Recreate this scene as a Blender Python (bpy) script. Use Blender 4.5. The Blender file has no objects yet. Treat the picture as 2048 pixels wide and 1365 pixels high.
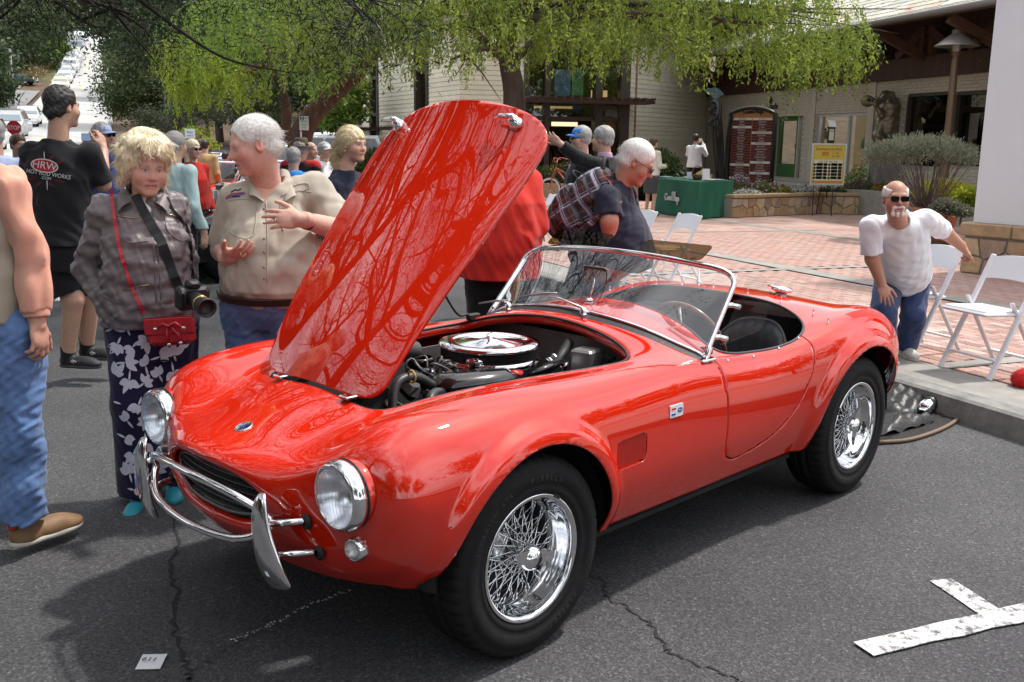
import bpy,math,random
import numpy as np
from mathutils import Vector,Matrix
from mathutils.bvhtree import BVHTree
rnd=random.Random(7)
NR=np.random.default_rng(11)
PI=math.pi
S=bpy.context.scene
COL=S.collection
# ---------------------------------------------------------------- camera
FPX,PITCH,ROLL,CAMH=1981.1,math.radians(11.405),math.radians(0.811),1.688
_R=np.array([1,0,0.]); _F=np.array([0,math.cos(PITCH),-math.sin(PITCH)]); _U=np.cross(_R,_F)
_c,_s=math.cos(ROLL),math.sin(ROLL)
CR,CU=_c*_R+_s*_U,-_s*_R+_c*_U
cam=bpy.data.objects.new('camera',bpy.data.cameras.new('camera'))
COL.objects.link(cam)
cam.matrix_world=Matrix(((CR[0],CU[0],-_F[0],0),(CR[1],CU[1],-_F[1],0),(CR[2],CU[2],-_F[2],CAMH),(0,0,0,1)))
cam.data.sensor_width=36; cam.data.lens=FPX/2048*36
cam.data.clip_start=.05; cam.data.clip_end=2000
S.camera=cam
# ---------------------------------------------------------------- light
SUN_AZ,SUN_EL=math.radians(60),math.radians(62)      # azimuth to the right of the camera's forward axis
w=bpy.data.worlds.new('World'); S.world=w; w.use_nodes=True
nt=w.node_tree; nt.nodes.clear()
o_=nt.nodes.new('ShaderNodeOutputWorld'); bg=nt.nodes.new('ShaderNodeBackground')
sky=nt.nodes.new('ShaderNodeTexSky'); sky.sky_type='NISHITA'; sky.sun_disc=False
sky.sun_elevation=SUN_EL; sky.sun_rotation=SUN_AZ; sky.dust_density=4; sky.air_density=1.0
tc=nt.nodes.new('ShaderNodeTexCoord'); nz=nt.nodes.new('ShaderNodeTexNoise')
nz.inputs['Scale'].default_value=2.2; nz.inputs['Detail'].default_value=5
rp=nt.nodes.new('ShaderNodeValToRGB'); rp.color_ramp.elements[0].position=.30; rp.color_ramp.elements[1].position=.62
mx=nt.nodes.new('ShaderNodeMix'); mx.data_type='RGBA'
nt.links.new(tc.outputs['Generated'],nz.inputs['Vector']); nt.links.new(nz.outputs['Fac'],rp.inputs['Fac'])
nt.links.new(rp.outputs['Color'],mx.inputs['Factor']); nt.links.new(sky.outputs['Color'],mx.inputs['A'])
mx.inputs['B'].default_value=(13,13.3,13.8,1)         # thin bright overcast between the blue
nt.links.new(mx.outputs['Result'],bg.inputs['Color']); bg.inputs['Strength'].default_value=.11
nt.links.new(bg.outputs[0],o_.inputs['Surface'])
sl=bpy.data.lights.new('sun','SUN'); sl.energy=3.0; sl.angle=math.radians(3); sl.color=(1,.95,.88)
sun=bpy.data.objects.new('sun',sl); COL.objects.link(sun)
_d=Vector((math.sin(SUN_AZ)*math.cos(SUN_EL),math.cos(SUN_AZ)*math.cos(SUN_EL),math.sin(SUN_EL)))
sun.rotation_euler=_d.to_track_quat('Z','Y').to_euler(); sun.location=(0,0,30)
vs=S.view_settings
vs.view_transform='Standard'; vs.look='None'; vs.gamma=1; vs.use_curve_mapping=False; vs.exposure=0.45
S.cycles.max_bounces=8; S.cycles.transparent_max_bounces=16; S.cycles.caustics_reflective=False; S.cycles.caustics_refractive=False
# ---------------------------------------------------------------- helpers
def V(*a): return Vector(a)
def ray(px,py):
 "direction through a pixel of the 2048x1365 photograph (used to survey positions on the ground)"
 return _F+CR*((px - 1024)/FPX)+CU*(-(py - 682.5)/FPX)
def gp(px,py,z=0.0):
 d=ray(px,py); t=(z - CAMH)/d[2]; return Vector((d[0]*t,d[1]*t,z))
def dp(px,py,Y):
 d=ray(px,py); t=Y/d[1]; return Vector((d[0]*t,Y,CAMH+d[2]*t))
class MB:
 def __init__(s): s.v=[]; s.f=[]; s.m=[]; s.sm=[]
 def add(s,vs,fs,smooth=False,mi=0):
  b=len(s.v); s.v.extend([tuple(map(float,p)) for p in vs])
  for f in fs: s.f.append(tuple(b+i for i in f)); s.m.append(mi); s.sm.append(smooth)
  return s
 def box(s,c,d,R=None,bev=0,mi=0,taper=1):
  x,y,z=d[0]/2,d[1]/2,d[2]/2
  if bev:
   b=min(bev,x,y,z)
   vs=[]
   for (zz,k) in ((-z,b),(-z+b,0),(z - b,0),(z,b)):
    X,Y=x - k,y - k
    vs += [(-X+b,-Y,zz),(X - b,-Y,zz),(X,-Y+b,zz),(X,Y - b,zz),(X - b,Y,zz),(-X+b,Y,zz),(-X,Y - b,zz),(-X,-Y+b,zz)]
   fs=[tuple(range(7,-1,-1)),tuple(range(24,32))]
   for r in range(3):
    for i in range(8): j=(i+1) % 8; fs.append((r*8+i,r*8+j,r*8+8+j,r*8+8+i))
  else:
   t=taper
   vs=[(-x,-y,-z),(x,-y,-z),(x,y,-z),(-x,y,-z),(-x*t,-y*t,z),(x*t,-y*t,z),(x*t,y*t,z),(-x*t,y*t,z)]
   fs=[(3,2,1,0),(4,5,6,7),(0,1,5,4),(1,2,6,5),(2,3,7,6),(3,0,4,7)]
  if R is not None: vs=[R @ Vector(p) for p in vs]
  c=Vector(c)
  return s.add([c+Vector(p) for p in vs],fs,False,mi)
 def bar(s,a,b,w,h,up=(0,0,1),bev=0,mi=0):
  a,b=Vector(a),Vector(b); d=b - a
  if d.length < 1e-6: return s
  z=d.normalized(); x=Vector(up).cross(z)
  if x.length < 1e-4: x=Vector((1,0,0)).cross(z)
  x.normalize(); y=z.cross(x)
  return s.box((a+b)/2,(w,h,d.length),Matrix((x,y,z)).transposed(),bev,mi)
 def tube(s,pts,r,n=8,cap=True,mi=0,closed=False,flat=None):
  P=[Vector(p) for p in pts]; N=len(P)
  rr=r if hasattr(r,'__len__') else [r]*N
  T=[]
  for i in range(N):
   if closed: t=P[(i+1) % N] - P[i - 1]
   else: t=P[min(i+1,N - 1)] - P[max(i - 1,0)]
   T.append(t.normalized() if t.length > 1e-9 else Vector((0,0,1)))
  x=T[0].orthogonal().normalized() if flat is None else (Vector(flat) - T[0]*T[0].dot(Vector(flat))).normalized()
  vs=[]
  for i in range(N):
   x=(x - T[i]*x.dot(T[i])); x.normalize(); y=T[i].cross(x)
   ra=rr[i] if not hasattr(rr[i],'__len__') else rr[i][0]; rb=rr[i] if not hasattr(rr[i],'__len__') else rr[i][1]
   for k in range(n):
    a=2*PI*k/n; vs.append(P[i]+x*(math.cos(a)*ra)+y*(math.sin(a)*rb))
  fs=[]
  for i in range(N if closed else N - 1):
   j=(i+1) % N
   for k in range(n): l=(k+1) % n; fs.append((i*n+k,i*n+l,j*n+l,j*n+k))
  if cap and not closed: fs += [tuple(range(n - 1,-1,-1)),tuple(range((N - 1)*n,N*n))]
  return s.add(vs,fs,True,mi)
 def lathe(s,prof,n=24,M=None,mi=0,smooth=True,a0=0,a1=2*PI):
  "prof: (r, z) pairs revolved round local z, placed by matrix M"
  full=abs(a1 - a0 - 2*PI) < 1e-6; m=n if full else n+1
  vs=[]
  for r,z in prof:
   for k in range(m):
    a=a0+(a1 - a0)*k/n; p=Vector((r*math.cos(a),r*math.sin(a),z)); vs.append(M @ p if M is not None else p)
  fs=[]
  for i in range(len(prof) - 1):
   for k in range(n): l=(k+1) % m; fs.append((i*m+k,i*m+l,(i+1)*m+l,(i+1)*m+k))
  return s.add(vs,fs,smooth,mi)
 def prism(s,poly,z0,z1,M=None,mi=0):
  n=len(poly); vs=[Vector((p[0],p[1],z0)) for p in poly]+[Vector((p[0],p[1],z1)) for p in poly]
  if M is not None: vs=[M @ p for p in vs]
  return s.add(vs,[tuple(range(n - 1,-1,-1)),tuple(range(n,2*n))]+[(i,(i+1) % n,n+(i+1) % n,n+i) for i in range(n)],False,mi)
 def grid(s,P,smooth=True,mi=0,wrap=False):
  "P[i][j] points"
  n,m=len(P),len(P[0]); vs=[p for r in P for p in r]
  return s.add(vs,[(i*m+j,i*m+(j+1) % m,(i+1)*m+(j+1) % m,(i+1)*m+j) for i in range(n - 1) for j in range(m if wrap else m - 1)],smooth,mi)
 def ball(s,c,r,n=10,m=7,mi=0,R=None):
  r=r if hasattr(r,'__len__') else (r,r,r); P=[]
  for i in range(m+1):
   t=PI*i/m; row=[]
   for k in range(n):
    a=2*PI*k/n; p=Vector((r[0]*math.sin(t)*math.cos(a),r[1]*math.sin(t)*math.sin(a),r[2]*math.cos(t)))
    row.append(Vector(c)+(R @ p if R is not None else p))
   P.append(row)
  return s.grid(P,True,mi,True)
 def build(s,name,mats,parent=None,**k):
  me=bpy.data.meshes.new(name); me.from_pydata(s.v,[],s.f)
  mats=mats if isinstance(mats,(list,tuple)) else [mats]
  for m in mats: me.materials.append(m)
  me.polygons.foreach_set('use_smooth',s.sm)
  if len(mats) > 1: me.polygons.foreach_set('material_index',s.m)
  me.update()
  return link(name,me,parent,**k)
def link(name,me,parent=None,**k):
 o=bpy.data.objects.new(name,me); COL.objects.link(o)
 if parent is not None: o.parent=parent
 return tag(o,**k)
def tag(o,label=None,cat=None,group=None,kind=None):
 if label: o['label']=label
 if cat: o['category']=cat
 if group: o['group']=group
 if kind: o['kind']=kind
 return o
def thing(name,label,cat,loc=(0,0,0),rz=0,group=None,kind=None):
 o=bpy.data.objects.new(name,None); COL.objects.link(o); o.empty_display_size=.1
 o.location=loc; o.rotation_euler=(0,0,rz)
 return tag(o,label,cat,group,kind)
def dup(o,parent=None,label=None):
 c=o.copy(); COL.objects.link(c)
 if parent is not None: c.parent=parent
 for ch in list(o.children): dup(ch,c)
 if label: c['label']=label
 return c
def npmesh(name,Vv,Ff,mats,parent=None,smooth=True,col=None,**k):
 "Vv (n,3) array, Ff (m,3|4) array or list of polygons"
 me=bpy.data.meshes.new(name)
 Vv=np.asarray(Vv,np.float32)
 if isinstance(Ff,np.ndarray):
  m,c=Ff.shape
  me.vertices.add(len(Vv)); me.vertices.foreach_set('co',Vv.ravel())
  me.loops.add(m*c); me.loops.foreach_set('vertex_index',Ff.astype(np.int32).ravel())
  me.polygons.add(m); me.polygons.foreach_set('loop_start',np.arange(0,m*c,c,dtype=np.int32))
  me.update(calc_edges=True)
 else: me.from_pydata(Vv.tolist(),[],Ff)
 me.polygons.foreach_set('use_smooth',[smooth]*len(me.polygons))
 if col is not None:
  a=me.color_attributes.new('col','FLOAT_COLOR','POINT')
  a.data.foreach_set('color',np.concatenate([col,np.ones((len(col),1))],1).astype(np.float32).ravel())
 for m_ in (mats if isinstance(mats,(list,tuple)) else [mats]): me.materials.append(m_)
 me.update()
 return link(name,me,parent,**k)
# ---- materials
MATS={}
def mat(name,c=(.5,.5,.5),r=.5,metal=0,coat=0,spec=.5,noise=None,bump=None,trans=0,ior=1.45,emit=None,es=1,vcol=False,sub=0,alpha=1,rand=0,stretch=None,coatr=.03,sheen=0):
 if name in MATS: return MATS[name]
 m=bpy.data.materials.new(name); m.use_nodes=True; MATS[name]=m
 n=m.node_tree; b=n.nodes['Principled BSDF']; I=b.inputs
 I['Base Color'].default_value=(*c,1); I['Roughness'].default_value=r; I['Metallic'].default_value=metal
 I['Coat Weight'].default_value=coat; I['Coat Roughness'].default_value=coatr; I['Specular IOR Level'].default_value=spec
 I['Transmission Weight'].default_value=trans; I['IOR'].default_value=ior; I['Alpha'].default_value=alpha
 if sheen: I['Sheen Weight'].default_value=sheen
 if sub: I['Subsurface Weight'].default_value=sub; I['Subsurface Radius'].default_value=(.02,.008,.005); I['Subsurface Scale'].default_value=.4
 if emit: I['Emission Color'].default_value=(*emit,1); I['Emission Strength'].default_value=es
 t=n.nodes.new('ShaderNodeTexCoord'); vec=t.outputs['Object']
 if stretch:
  mp=n.nodes.new('ShaderNodeMapping'); mp.inputs['Scale'].default_value=stretch; n.links.new(vec,mp.inputs[0]); vec=mp.outputs[0]
 src=None
 if vcol:
  a=n.nodes.new('ShaderNodeVertexColor'); a.layer_name='col'; src=a.outputs['Color']
 if noise:
  sc,amt=noise[:2]
  z=n.nodes.new('ShaderNodeTexNoise'); z.inputs['Scale'].default_value=sc; z.inputs['Detail'].default_value=6; z.inputs['Roughness'].default_value=.65
  n.links.new(vec,z.inputs['Vector'])
  mr=n.nodes.new('ShaderNodeMapRange'); mr.inputs[1].default_value=.3; mr.inputs[2].default_value=.7; mr.inputs[3].default_value=1 - amt; mr.inputs[4].default_value=1+amt
  n.links.new(z.outputs['Fac'],mr.inputs[0])
  mm=n.nodes.new('ShaderNodeMix'); mm.data_type='RGBA'; mm.blend_type='MULTIPLY'; mm.inputs['Factor'].default_value=1
  if src is not None: n.links.new(src,mm.inputs['A'])
  else: mm.inputs['A'].default_value=(*c,1)
  n.links.new(mr.outputs[0],mm.inputs['B']); src=mm.outputs['Result']
 if rand:
  oi=n.nodes.new('ShaderNodeObjectInfo'); mr=n.nodes.new('ShaderNodeMapRange'); mr.inputs[3].default_value=1 - rand; mr.inputs[4].default_value=1+rand
  n.links.new(oi.outputs['Random'],mr.inputs[0])
  mm=n.nodes.new('ShaderNodeMix'); mm.data_type='RGBA'; mm.blend_type='MULTIPLY'; mm.inputs['Factor'].default_value=1
  if src is not None: n.links.new(src,mm.inputs['A'])
  else: mm.inputs['A'].default_value=(*c,1)
  n.links.new(mr.outputs[0],mm.inputs['B']); src=mm.outputs['Result']
 if src is not None: n.links.new(src,I['Base Color'])
 if bump:
  z=n.nodes.new('ShaderNodeTexNoise'); z.inputs['Scale'].default_value=bump[0]; z.inputs['Detail'].default_value=5; n.links.new(vec,z.inputs['Vector'])
  bp=n.nodes.new('ShaderNodeBump'); bp.inputs['Strength'].default_value=bump[1]; bp.inputs['Distance'].default_value=bump[2] if len(bump) > 2 else .01
  n.links.new(z.outputs['Fac'],bp.inputs['Height']); n.links.new(bp.outputs[0],I['Normal'])
 return m
def leafmat(name,c,c2,tr=.35):
 "leaf: diffuse + translucent, colour varied by noise over the crown and per leaf by attribute"
 if name in MATS: return MATS[name]
 m=bpy.data.materials.new(name); m.use_nodes=True; MATS[name]=m; n=m.node_tree
 b=n.nodes['Principled BSDF']; b.inputs['Roughness'].default_value=.5; b.inputs['Specular IOR Level'].default_value=.25
 t=n.nodes.new('ShaderNodeVertexColor'); t.layer_name='col'
 sx=n.nodes.new('ShaderNodeSeparateColor'); n.links.new(t.outputs['Color'],sx.inputs[0])
 mm=n.nodes.new('ShaderNodeMix'); mm.data_type='RGBA'; mm.inputs['A'].default_value=(*c,1); mm.inputs['B'].default_value=(*c2,1)
 n.links.new(sx.outputs[0],mm.inputs['Factor']); n.links.new(mm.outputs['Result'],b.inputs['Base Color'])
 tl=n.nodes.new('ShaderNodeBsdfTranslucent'); n.links.new(mm.outputs['Result'],tl.inputs['Color'])
 ms=n.nodes.new('ShaderNodeMixShader'); ms.inputs[0].default_value=tr
 n.links.new(b.outputs[0],ms.inputs[1]); n.links.new(tl.outputs[0],ms.inputs[2])
 n.links.new(ms.outputs[0],n.nodes['Material Output'].inputs['Surface'])
 return m
def text(s,size,name,material,parent,M,depth=.002,align='CENTER',bvh=None,sx=1,**k):
 "flat lettering as a mesh; M places it (x right, y up, z out of the face)"
 cu=bpy.data.curves.new(name,'FONT'); cu.body=s; cu.size=size; cu.align_x=align; cu.align_y='CENTER'
 cu.extrude=0 if bvh else depth/2; cu.resolution_u=3; cu.space_line=.8
 t=bpy.data.objects.new(name,cu); COL.objects.link(t)
 dg=bpy.context.evaluated_depsgraph_get(); me=bpy.data.meshes.new_from_object(t.evaluated_get(dg))
 bpy.data.objects.remove(t); bpy.data.curves.remove(cu)
 me.name=name; me.transform(Matrix.Diagonal((sx,1,1,1))); me.transform(M)
 me.materials.clear(); me.materials.append(material)
 return link(name,me,parent,**k)
def frame(o,x,y,z=None):
 "matrix with columns x, y, x*y at origin o"
 x=Vector(x).normalized(); y=Vector(y); z=x.cross(y).normalized(); y=z.cross(x)
 return Matrix(((x[0],y[0],z[0],o[0]),(x[1],y[1],z[1],o[1]),(x[2],y[2],z[2],o[2]),(0,0,0,1)))
def zto(o,z,up=(0,0,1)):
 "matrix at o whose local z points along z"
 z=Vector(z).normalized(); x=Vector(up).cross(z)
 if x.length < 1e-4: x=Vector((1,0,0))
 return frame(o,x,z.cross(x))
def spline(P,n):
 "Catmull-Rom through points P -> n points"
 P=np.array([list(p) for p in P],float); m=len(P); Q=np.vstack([2*P[0] - P[1],P,2*P[-1] - P[-2]])
 t=np.linspace(0,m - 1 - 1e-9,n); i=t.astype(int); f=(t - i)[:,None]
 a,b,c,d=Q[i],Q[i+1],Q[i+2],Q[i+3]
 return .5*(2*b+(c - a)*f+(2*a - 5*b+4*c - d)*f ** 2+(3*b - a - 3*c+d)*f ** 3)
def rrect(w,h,r,n=5):
 out=[]
 for cx,cy,a0 in ((w/2 - r,h/2 - r,0),(-w/2+r,h/2 - r,PI/2),(-w/2+r,-h/2+r,PI),(w/2 - r,-h/2+r,1.5*PI)):
  for k in range(n+1): a=a0+PI/2*k/n; out.append((cx+r*math.cos(a),cy+r*math.sin(a)))
 return out
def sdpoly(P,poly):
 "signed distance (negative inside) of points P (n,2) to a closed polygon"
 poly=np.asarray(poly,float); A=poly; B=np.roll(poly,-1,0); d=np.full(len(P),1e9); ins=np.zeros(len(P),bool)
 for a,b in zip(A,B):
  e=b - a; q=P - a; t=np.clip((q @ e)/(e @ e+1e-12),0,1); d=np.minimum(d,((q - t[:,None]*e) ** 2).sum(1))
  c=(a[1] > P[:,1]) != (b[1] > P[:,1])
  with np.errstate(divide='ignore',invalid='ignore'): ins ^= c & (P[:,0] < (b[0] - a[0])*(P[:,1] - a[1])/(b[1] - a[1])+a[0])
 d=np.sqrt(d); return np.where(ins,-d,d)
def clip(Vv,Ff,g):
 "keep the part of a polygon mesh where g >= 0; returns V, F, cut edges"
 g=np.asarray(g); keep=g >= 0; V2=[tuple(p) for p in Vv]; E={}; F2=[]; cut=[]
 kl=keep.tolist(); gl=g.tolist()
 def mid(a,b):
  k=(a,b) if a < b else (b,a)
  if k not in E:
   t=gl[k[0]]/(gl[k[0]] - gl[k[1]]); p,q=V2[k[0]],V2[k[1]]
   E[k]=len(V2); V2.append(tuple(p[i]+(q[i] - p[i])*t for i in range(3)))
  return E[k]
 for f in Ff:
  n=sum(kl[i] for i in f)
  if n == len(f): F2.append(tuple(f)); continue
  if n == 0: continue
  out=[]; cv=[]
  for i,a in enumerate(f):
   b=f[(i+1) % len(f)]
   if kl[a]: out.append(a)
   if kl[a] != kl[b]: m=mid(a,b); out.append(m); cv.append((len(out) - 1,kl[a]))
  if len(out) >= 3:
   F2.append(tuple(out))
   if len(cv) == 2:
    e=[out[c[0]] for c in cv]; cut.append((e[0],e[1]) if cv[0][1] else (e[1],e[0]))
 used=sorted({i for f in F2 for i in f}); mp={o: n for n,o in enumerate(used)}
 return np.array([V2[i] for i in used]),[tuple(mp[i] for i in f) for f in F2],[(mp[a],mp[b]) for a,b in cut if a in mp and b in mp]
def flange(Vv,Ff,edges,vec):
 "extrude cut edges by vec(point array) and append"
 ids=sorted({i for e in edges for i in e}); mp={}
 P=np.asarray(Vv)[ids]; Q=P+vec(P); b=len(Vv)
 for k,i in enumerate(ids): mp[i]=b+k
 return np.vstack([Vv,Q]),Ff+[(b_,a_,mp[a_],mp[b_]) for a_,b_ in edges],[(mp[a_],mp[b_]) for a_,b_ in edges]
# shared materials
PAINT=mat('red_paint',(.56,.016,.003),r=.5,coat=1,spec=.0,coatr=.012); PAINT.node_tree.nodes['Principled BSDF'].inputs['Coat IOR'].default_value=1.8
CHROME=mat('chrome',(.82,.83,.85),r=.05,metal=1)
BLACKR=mat('black_rubber',(.012,.012,.013),r=.55,bump=(60,.15))
TYRE=mat('tyre_rubber',(.011,.011,.012),r=.7,spec=.25,noise=(30,.3),bump=(120,.2,.002))
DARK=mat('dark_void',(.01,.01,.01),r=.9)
BLEATH=mat('black_leather',(.028,.030,.036),r=.40,bump=(140,.12,.003))
BGLOSS=mat('black_enamel',(.01,.01,.011),r=.18,coat=.6)
ALU=mat('aluminium',(.35,.35,.35),r=.35,metal=.8,noise=(9,.25))
def glassmat(name,tint=(1,1,1),refl=(1,1,1),ior=1.5,rough=0,gr=1):
 if name in MATS: return MATS[name]
 m=bpy.data.materials.new(name); m.use_nodes=True; MATS[name]=m; n=m.node_tree; n.nodes.remove(n.nodes['Principled BSDF'])
 lw=n.nodes.new('ShaderNodeLayerWeight'); lw.inputs[0].default_value=.5; pw=n.nodes.new('ShaderNodeMath'); pw.operation='POWER'; pw.inputs[1].default_value=4.2; n.links.new(lw.outputs['Facing'],pw.inputs[0])
 f0=((ior - 1)/(ior+1)) ** 2*1.9; f=n.nodes.new('ShaderNodeMath'); f.operation='MULTIPLY_ADD'; f.inputs[1].default_value=(1 - f0)*gr; f.inputs[2].default_value=f0; n.links.new(pw.outputs[0],f.inputs[0])
 t=n.nodes.new('ShaderNodeBsdfTransparent'); t.inputs[0].default_value=(*tint,1)
 g=n.nodes.new('ShaderNodeBsdfGlossy'); g.inputs['Color'].default_value=(*refl,1); g.inputs['Roughness'].default_value=rough
 x=n.nodes.new('ShaderNodeMixShader'); n.links.new(f.outputs[0],x.inputs[0]); n.links.new(t.outputs[0],x.inputs[1]); n.links.new(g.outputs[0],x.inputs[2])
 n.links.new(x.outputs[0],n.nodes['Material Output'].inputs['Surface']); return m
GLASS=glassmat('clear_glass',(.94,.96,.96),ior=1.42); SMOKE=glassmat('smoked_acrylic',(.42,.31,.18),ior=1.2,gr=.12)
# ================================================================ the setting
U=V(-.407,.914,0); N_=V(.914,.407,0); K0=V(2.49,6.71,0)       # street direction, plaza direction, a point on the kerb
def W(s,d,z=0): return K0+U*s+N_*d+V(0,0,z)
def SD(p): q=V(p[0],p[1],0) - K0; return q.dot(U),q.dot(N_)
def gz(p): return .15 - .0095*max(0,SD(p)[1])
def pl(px,py):
 "point of the plaza surface seen at a pixel"
 z=.15
 for _ in range(8): p=gp(px,py,z); z=gz(p)
 return p
def prof(s):
 "height of the street, which climbs the hill beyond the junction"
 t=max(0,s - 20); return .0007*t*t if t < 152 else .0007*23104+.05*(t - 152)
def hillx(s): return .061*max(0,s - 42) - .6          # the hill road bends a little to the right
ASPH=bpy.data.materials.new('asphalt'); ASPH.use_nodes=True
def asphalt(m,base,lo,cracks=True):
 n=m.node_tree; b=n.nodes['Principled BSDF']; b.inputs['Roughness'].default_value=.8; b.inputs['Specular IOR Level'].default_value=.35
 t=n.nodes.new('ShaderNodeTexCoord')
 def noise(sc,det=4,ro=.6):
  z=n.nodes.new('ShaderNodeTexNoise'); z.inputs['Scale'].default_value=sc; z.inputs['Detail'].default_value=det; z.inputs['Roughness'].default_value=ro
  n.links.new(t.outputs['Object'],z.inputs['Vector']); return z
 vo=n.nodes.new('ShaderNodeTexVoronoi'); vo.inputs['Scale'].default_value=130; n.links.new(t.outputs['Object'],vo.inputs['Vector'])
 big=noise(.55,5); fine=noise(70,3,.8)
 def ramp(src,stops):
  r=n.nodes.new('ShaderNodeValToRGB'); e=r.color_ramp.elements
  e[0].position,e[0].color=stops[0][0],(*stops[0][1],1); e[1].position,e[1].color=stops[1][0],(*stops[1][1],1)
  for p,c in stops[2:]: q=e.new(p); q.color=(*c,1)
  n.links.new(src,r.inputs[0]); return r.outputs[0]
 c1=ramp(vo.outputs['Color'],[(.25,lo),(.8,base),(.95,tuple(x*1.8 for x in base))])
 c2=ramp(big.outputs['Fac'],[(.30,(.62,.62,.64)),(.68,(1.25,1.25,1.23))])
 c3=ramp(fine.outputs['Fac'],[(.4,(.7,.7,.7)),(.62,(1.25,1.25,1.25))])
 def mul(a,b_):
  x=n.nodes.new('ShaderNodeMix'); x.data_type='RGBA'; x.blend_type='MULTIPLY'; x.inputs['Factor'].default_value=1
  n.links.new(a,x.inputs['A']); n.links.new(b_,x.inputs['B']); return x.outputs['Result']
 n.links.new(mul(mul(c1,c2),c3),b.inputs['Base Color'])
 bp=n.nodes.new('ShaderNodeBump'); bp.inputs['Strength'].default_value=.6; bp.inputs['Distance'].default_value=.004
 n.links.new(vo.outputs['Distance'],bp.inputs['Height']); n.links.new(bp.outputs[0],b.inputs['Normal'])
asphalt(ASPH,(.085,.085,.09),(.045,.045,.048))
CONC=mat('concrete',(.27,.26,.24),r=.85,noise=(5,.22),bump=(80,.25))
CONCL=mat('pale_concrete',(.40,.40,.39),r=.85,noise=(.3,.2),bump=(30,.2))
SOIL=mat('soil',(.10,.065,.04),r=.95,noise=(1.5,.5),bump=(6,.6,.05))
WHITEP=mat('road_paint',(.62,.62,.62),r=.7,noise=(24,.3),bump=(60,.3))
n=WHITEP.node_tree; z=n.nodes.new('ShaderNodeTexNoise'); z.inputs['Scale'].default_value=26; z.inputs['Detail'].default_value=8; z.inputs['Roughness'].default_value=.8; rp=n.nodes.new('ShaderNodeValToRGB'); rp.color_ramp.elements[0].position=.41; rp.color_ramp.elements[1].position=.53; mx=n.nodes.new('ShaderNodeMix'); mx.data_type='RGBA'; tcw=n.nodes.new('ShaderNodeTexCoord'); n.links.new(tcw.outputs['Object'],z.inputs['Vector']); n.links.new(z.outputs['Fac'],rp.inputs[0]); n.links.new(rp.outputs[0],mx.inputs['Factor']); mx.inputs['A'].default_value=(.09,.09,.095,1); pb_=n.nodes['Principled BSDF'].inputs['Base Color']; n.links.new(pb_.links[0].from_socket,mx.inputs['B']); n.links.new(mx.outputs['Result'],pb_)
# terrain -------------------------------------------------------------
def terr(s,d):
 z=prof(s) - .12
 d -= 0 if s < 42 else hillx(s)
 if s > 40 and d > -3.0: z += min(6,.10*(d+3.0)*min(1,(s - 40)/25))
 if s > 34 and d < -11: z += min(9,.045*(-d - 11)*min(1,(s - 34)/30))+.25*math.sin(s*.13+d*.2)
 if d > 0 and s < 46: z=-.6
 return z
ss=np.concatenate([np.arange(-25,60,5),np.arange(60,260,8),np.arange(260,420,25)]); dd=np.concatenate([np.arange(-160,-40,15),np.arange(-40,60,4),np.arange(60,161,20)])
MB().grid([[W(s,d,terr(s,d)) for d in dd] for s in ss]).build('terrain',SOIL,None,kind='structure')
def strip(name,s_list,d0,d1,zf,m,kind='structure'):
 return MB().grid([[W(s,d,zf(s)) for d in (d0,d1)] for s in s_list]).build(name,m,None,kind=kind)
strip('street',np.arange(-25,53,3),-24,0.02,lambda s: prof(s),ASPH)
MB().grid([[W(s,d+hillx(s),prof(s)+.012) for d in (-10.4,-3.6)] for s in np.arange(48,178,4)]).build('hill_road',CONCL,None,kind='structure')
MB().grid([[W(s,d+hillx(s),prof(s)+.016+z) for d,z in ((-3.6,0),(-3.55,.14),(-3.3,.14),(-3.25,-.1))] for s in np.arange(48,176,4)]).build('hill_kerb',CONC,None,kind='structure')
MB().grid([[W(s,d+hillx(s),prof(s)+.05) for d in (-13.6,-10.9)] for s in np.arange(46,118,4)]).build('side_path',mat('path_grey',(.2,.2,.2),r=.9,noise=(.8,.2)),None,kind='structure')
MB().grid([[W(s,d+hillx(s),prof(s)+.06+max(0,-d - 14)*.02) for d in np.arange(-40,-10.3,3)] for s in (116,120,124)]).build('side_road',mat('path_grey'),None,kind='structure')
# painted marks
def mark(name,pts,z=.006):
 m=MB(); m.prism([(p[0],p[1]) for p in pts],z - .003,z); return m.build(name,WHITEP,None,kind='structure')
def band(a,b,w):
 a,b=V(a[0],a[1],0),V(b[0],b[1],0); e=(b - a).normalized(); q=V(-e[1],e[0],0)*w/2; n=max(2,int((b - a).length/.12)); L,R=[],[]
 for i in range(n+1):
  p=a.lerp(b,i/n); L.append(p+q*rnd.uniform(.82,1.08)); R.append(p - q*rnd.uniform(.82,1.08))
 return L+R[::-1]
mark('bay_marking',band(gp(1880,1162),gp(2002,1243),.11)); mark('bay_marking',band(gp(1725,1302),gp(2120,1212),.11),.010)
mark('edge_line',band(W(6,-5.15),W(34,-5.05),.13))
for s in range(54,174,9): MB().grid([[W(s+t,d+hillx(s),prof(s+t)+.03) for d in (-7.1,-6.95)] for t in (0,3)]).build('lane_marking',mat('yellow_paint',(.6,.5,.2),r=.7),None,kind='structure')
TAR=mat('crack_tar',(.018,.018,.018),r=.9)
def crack(pts,w=.012):
 P=spline([gp(*p) for p in pts],60); L,R=[],[]
 for i,p in enumerate(P):
  j=rnd.uniform(-.012,.012); k=rnd.uniform(-.012,.012); ww=w*rnd.uniform(.25,1.2); L.append((p[0]+j - ww/2,p[1]+k,.003)); R.append((p[0]+j+ww/2,p[1]+k+ww*.3,.003))
 MB().grid([L,R],False).build('pavement_crack',TAR,None,kind='structure')
crack([(345,1035),(355,1090),(340,1130),(352,1190),(350,1260),(372,1330),(380,1365)],.016)
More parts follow.
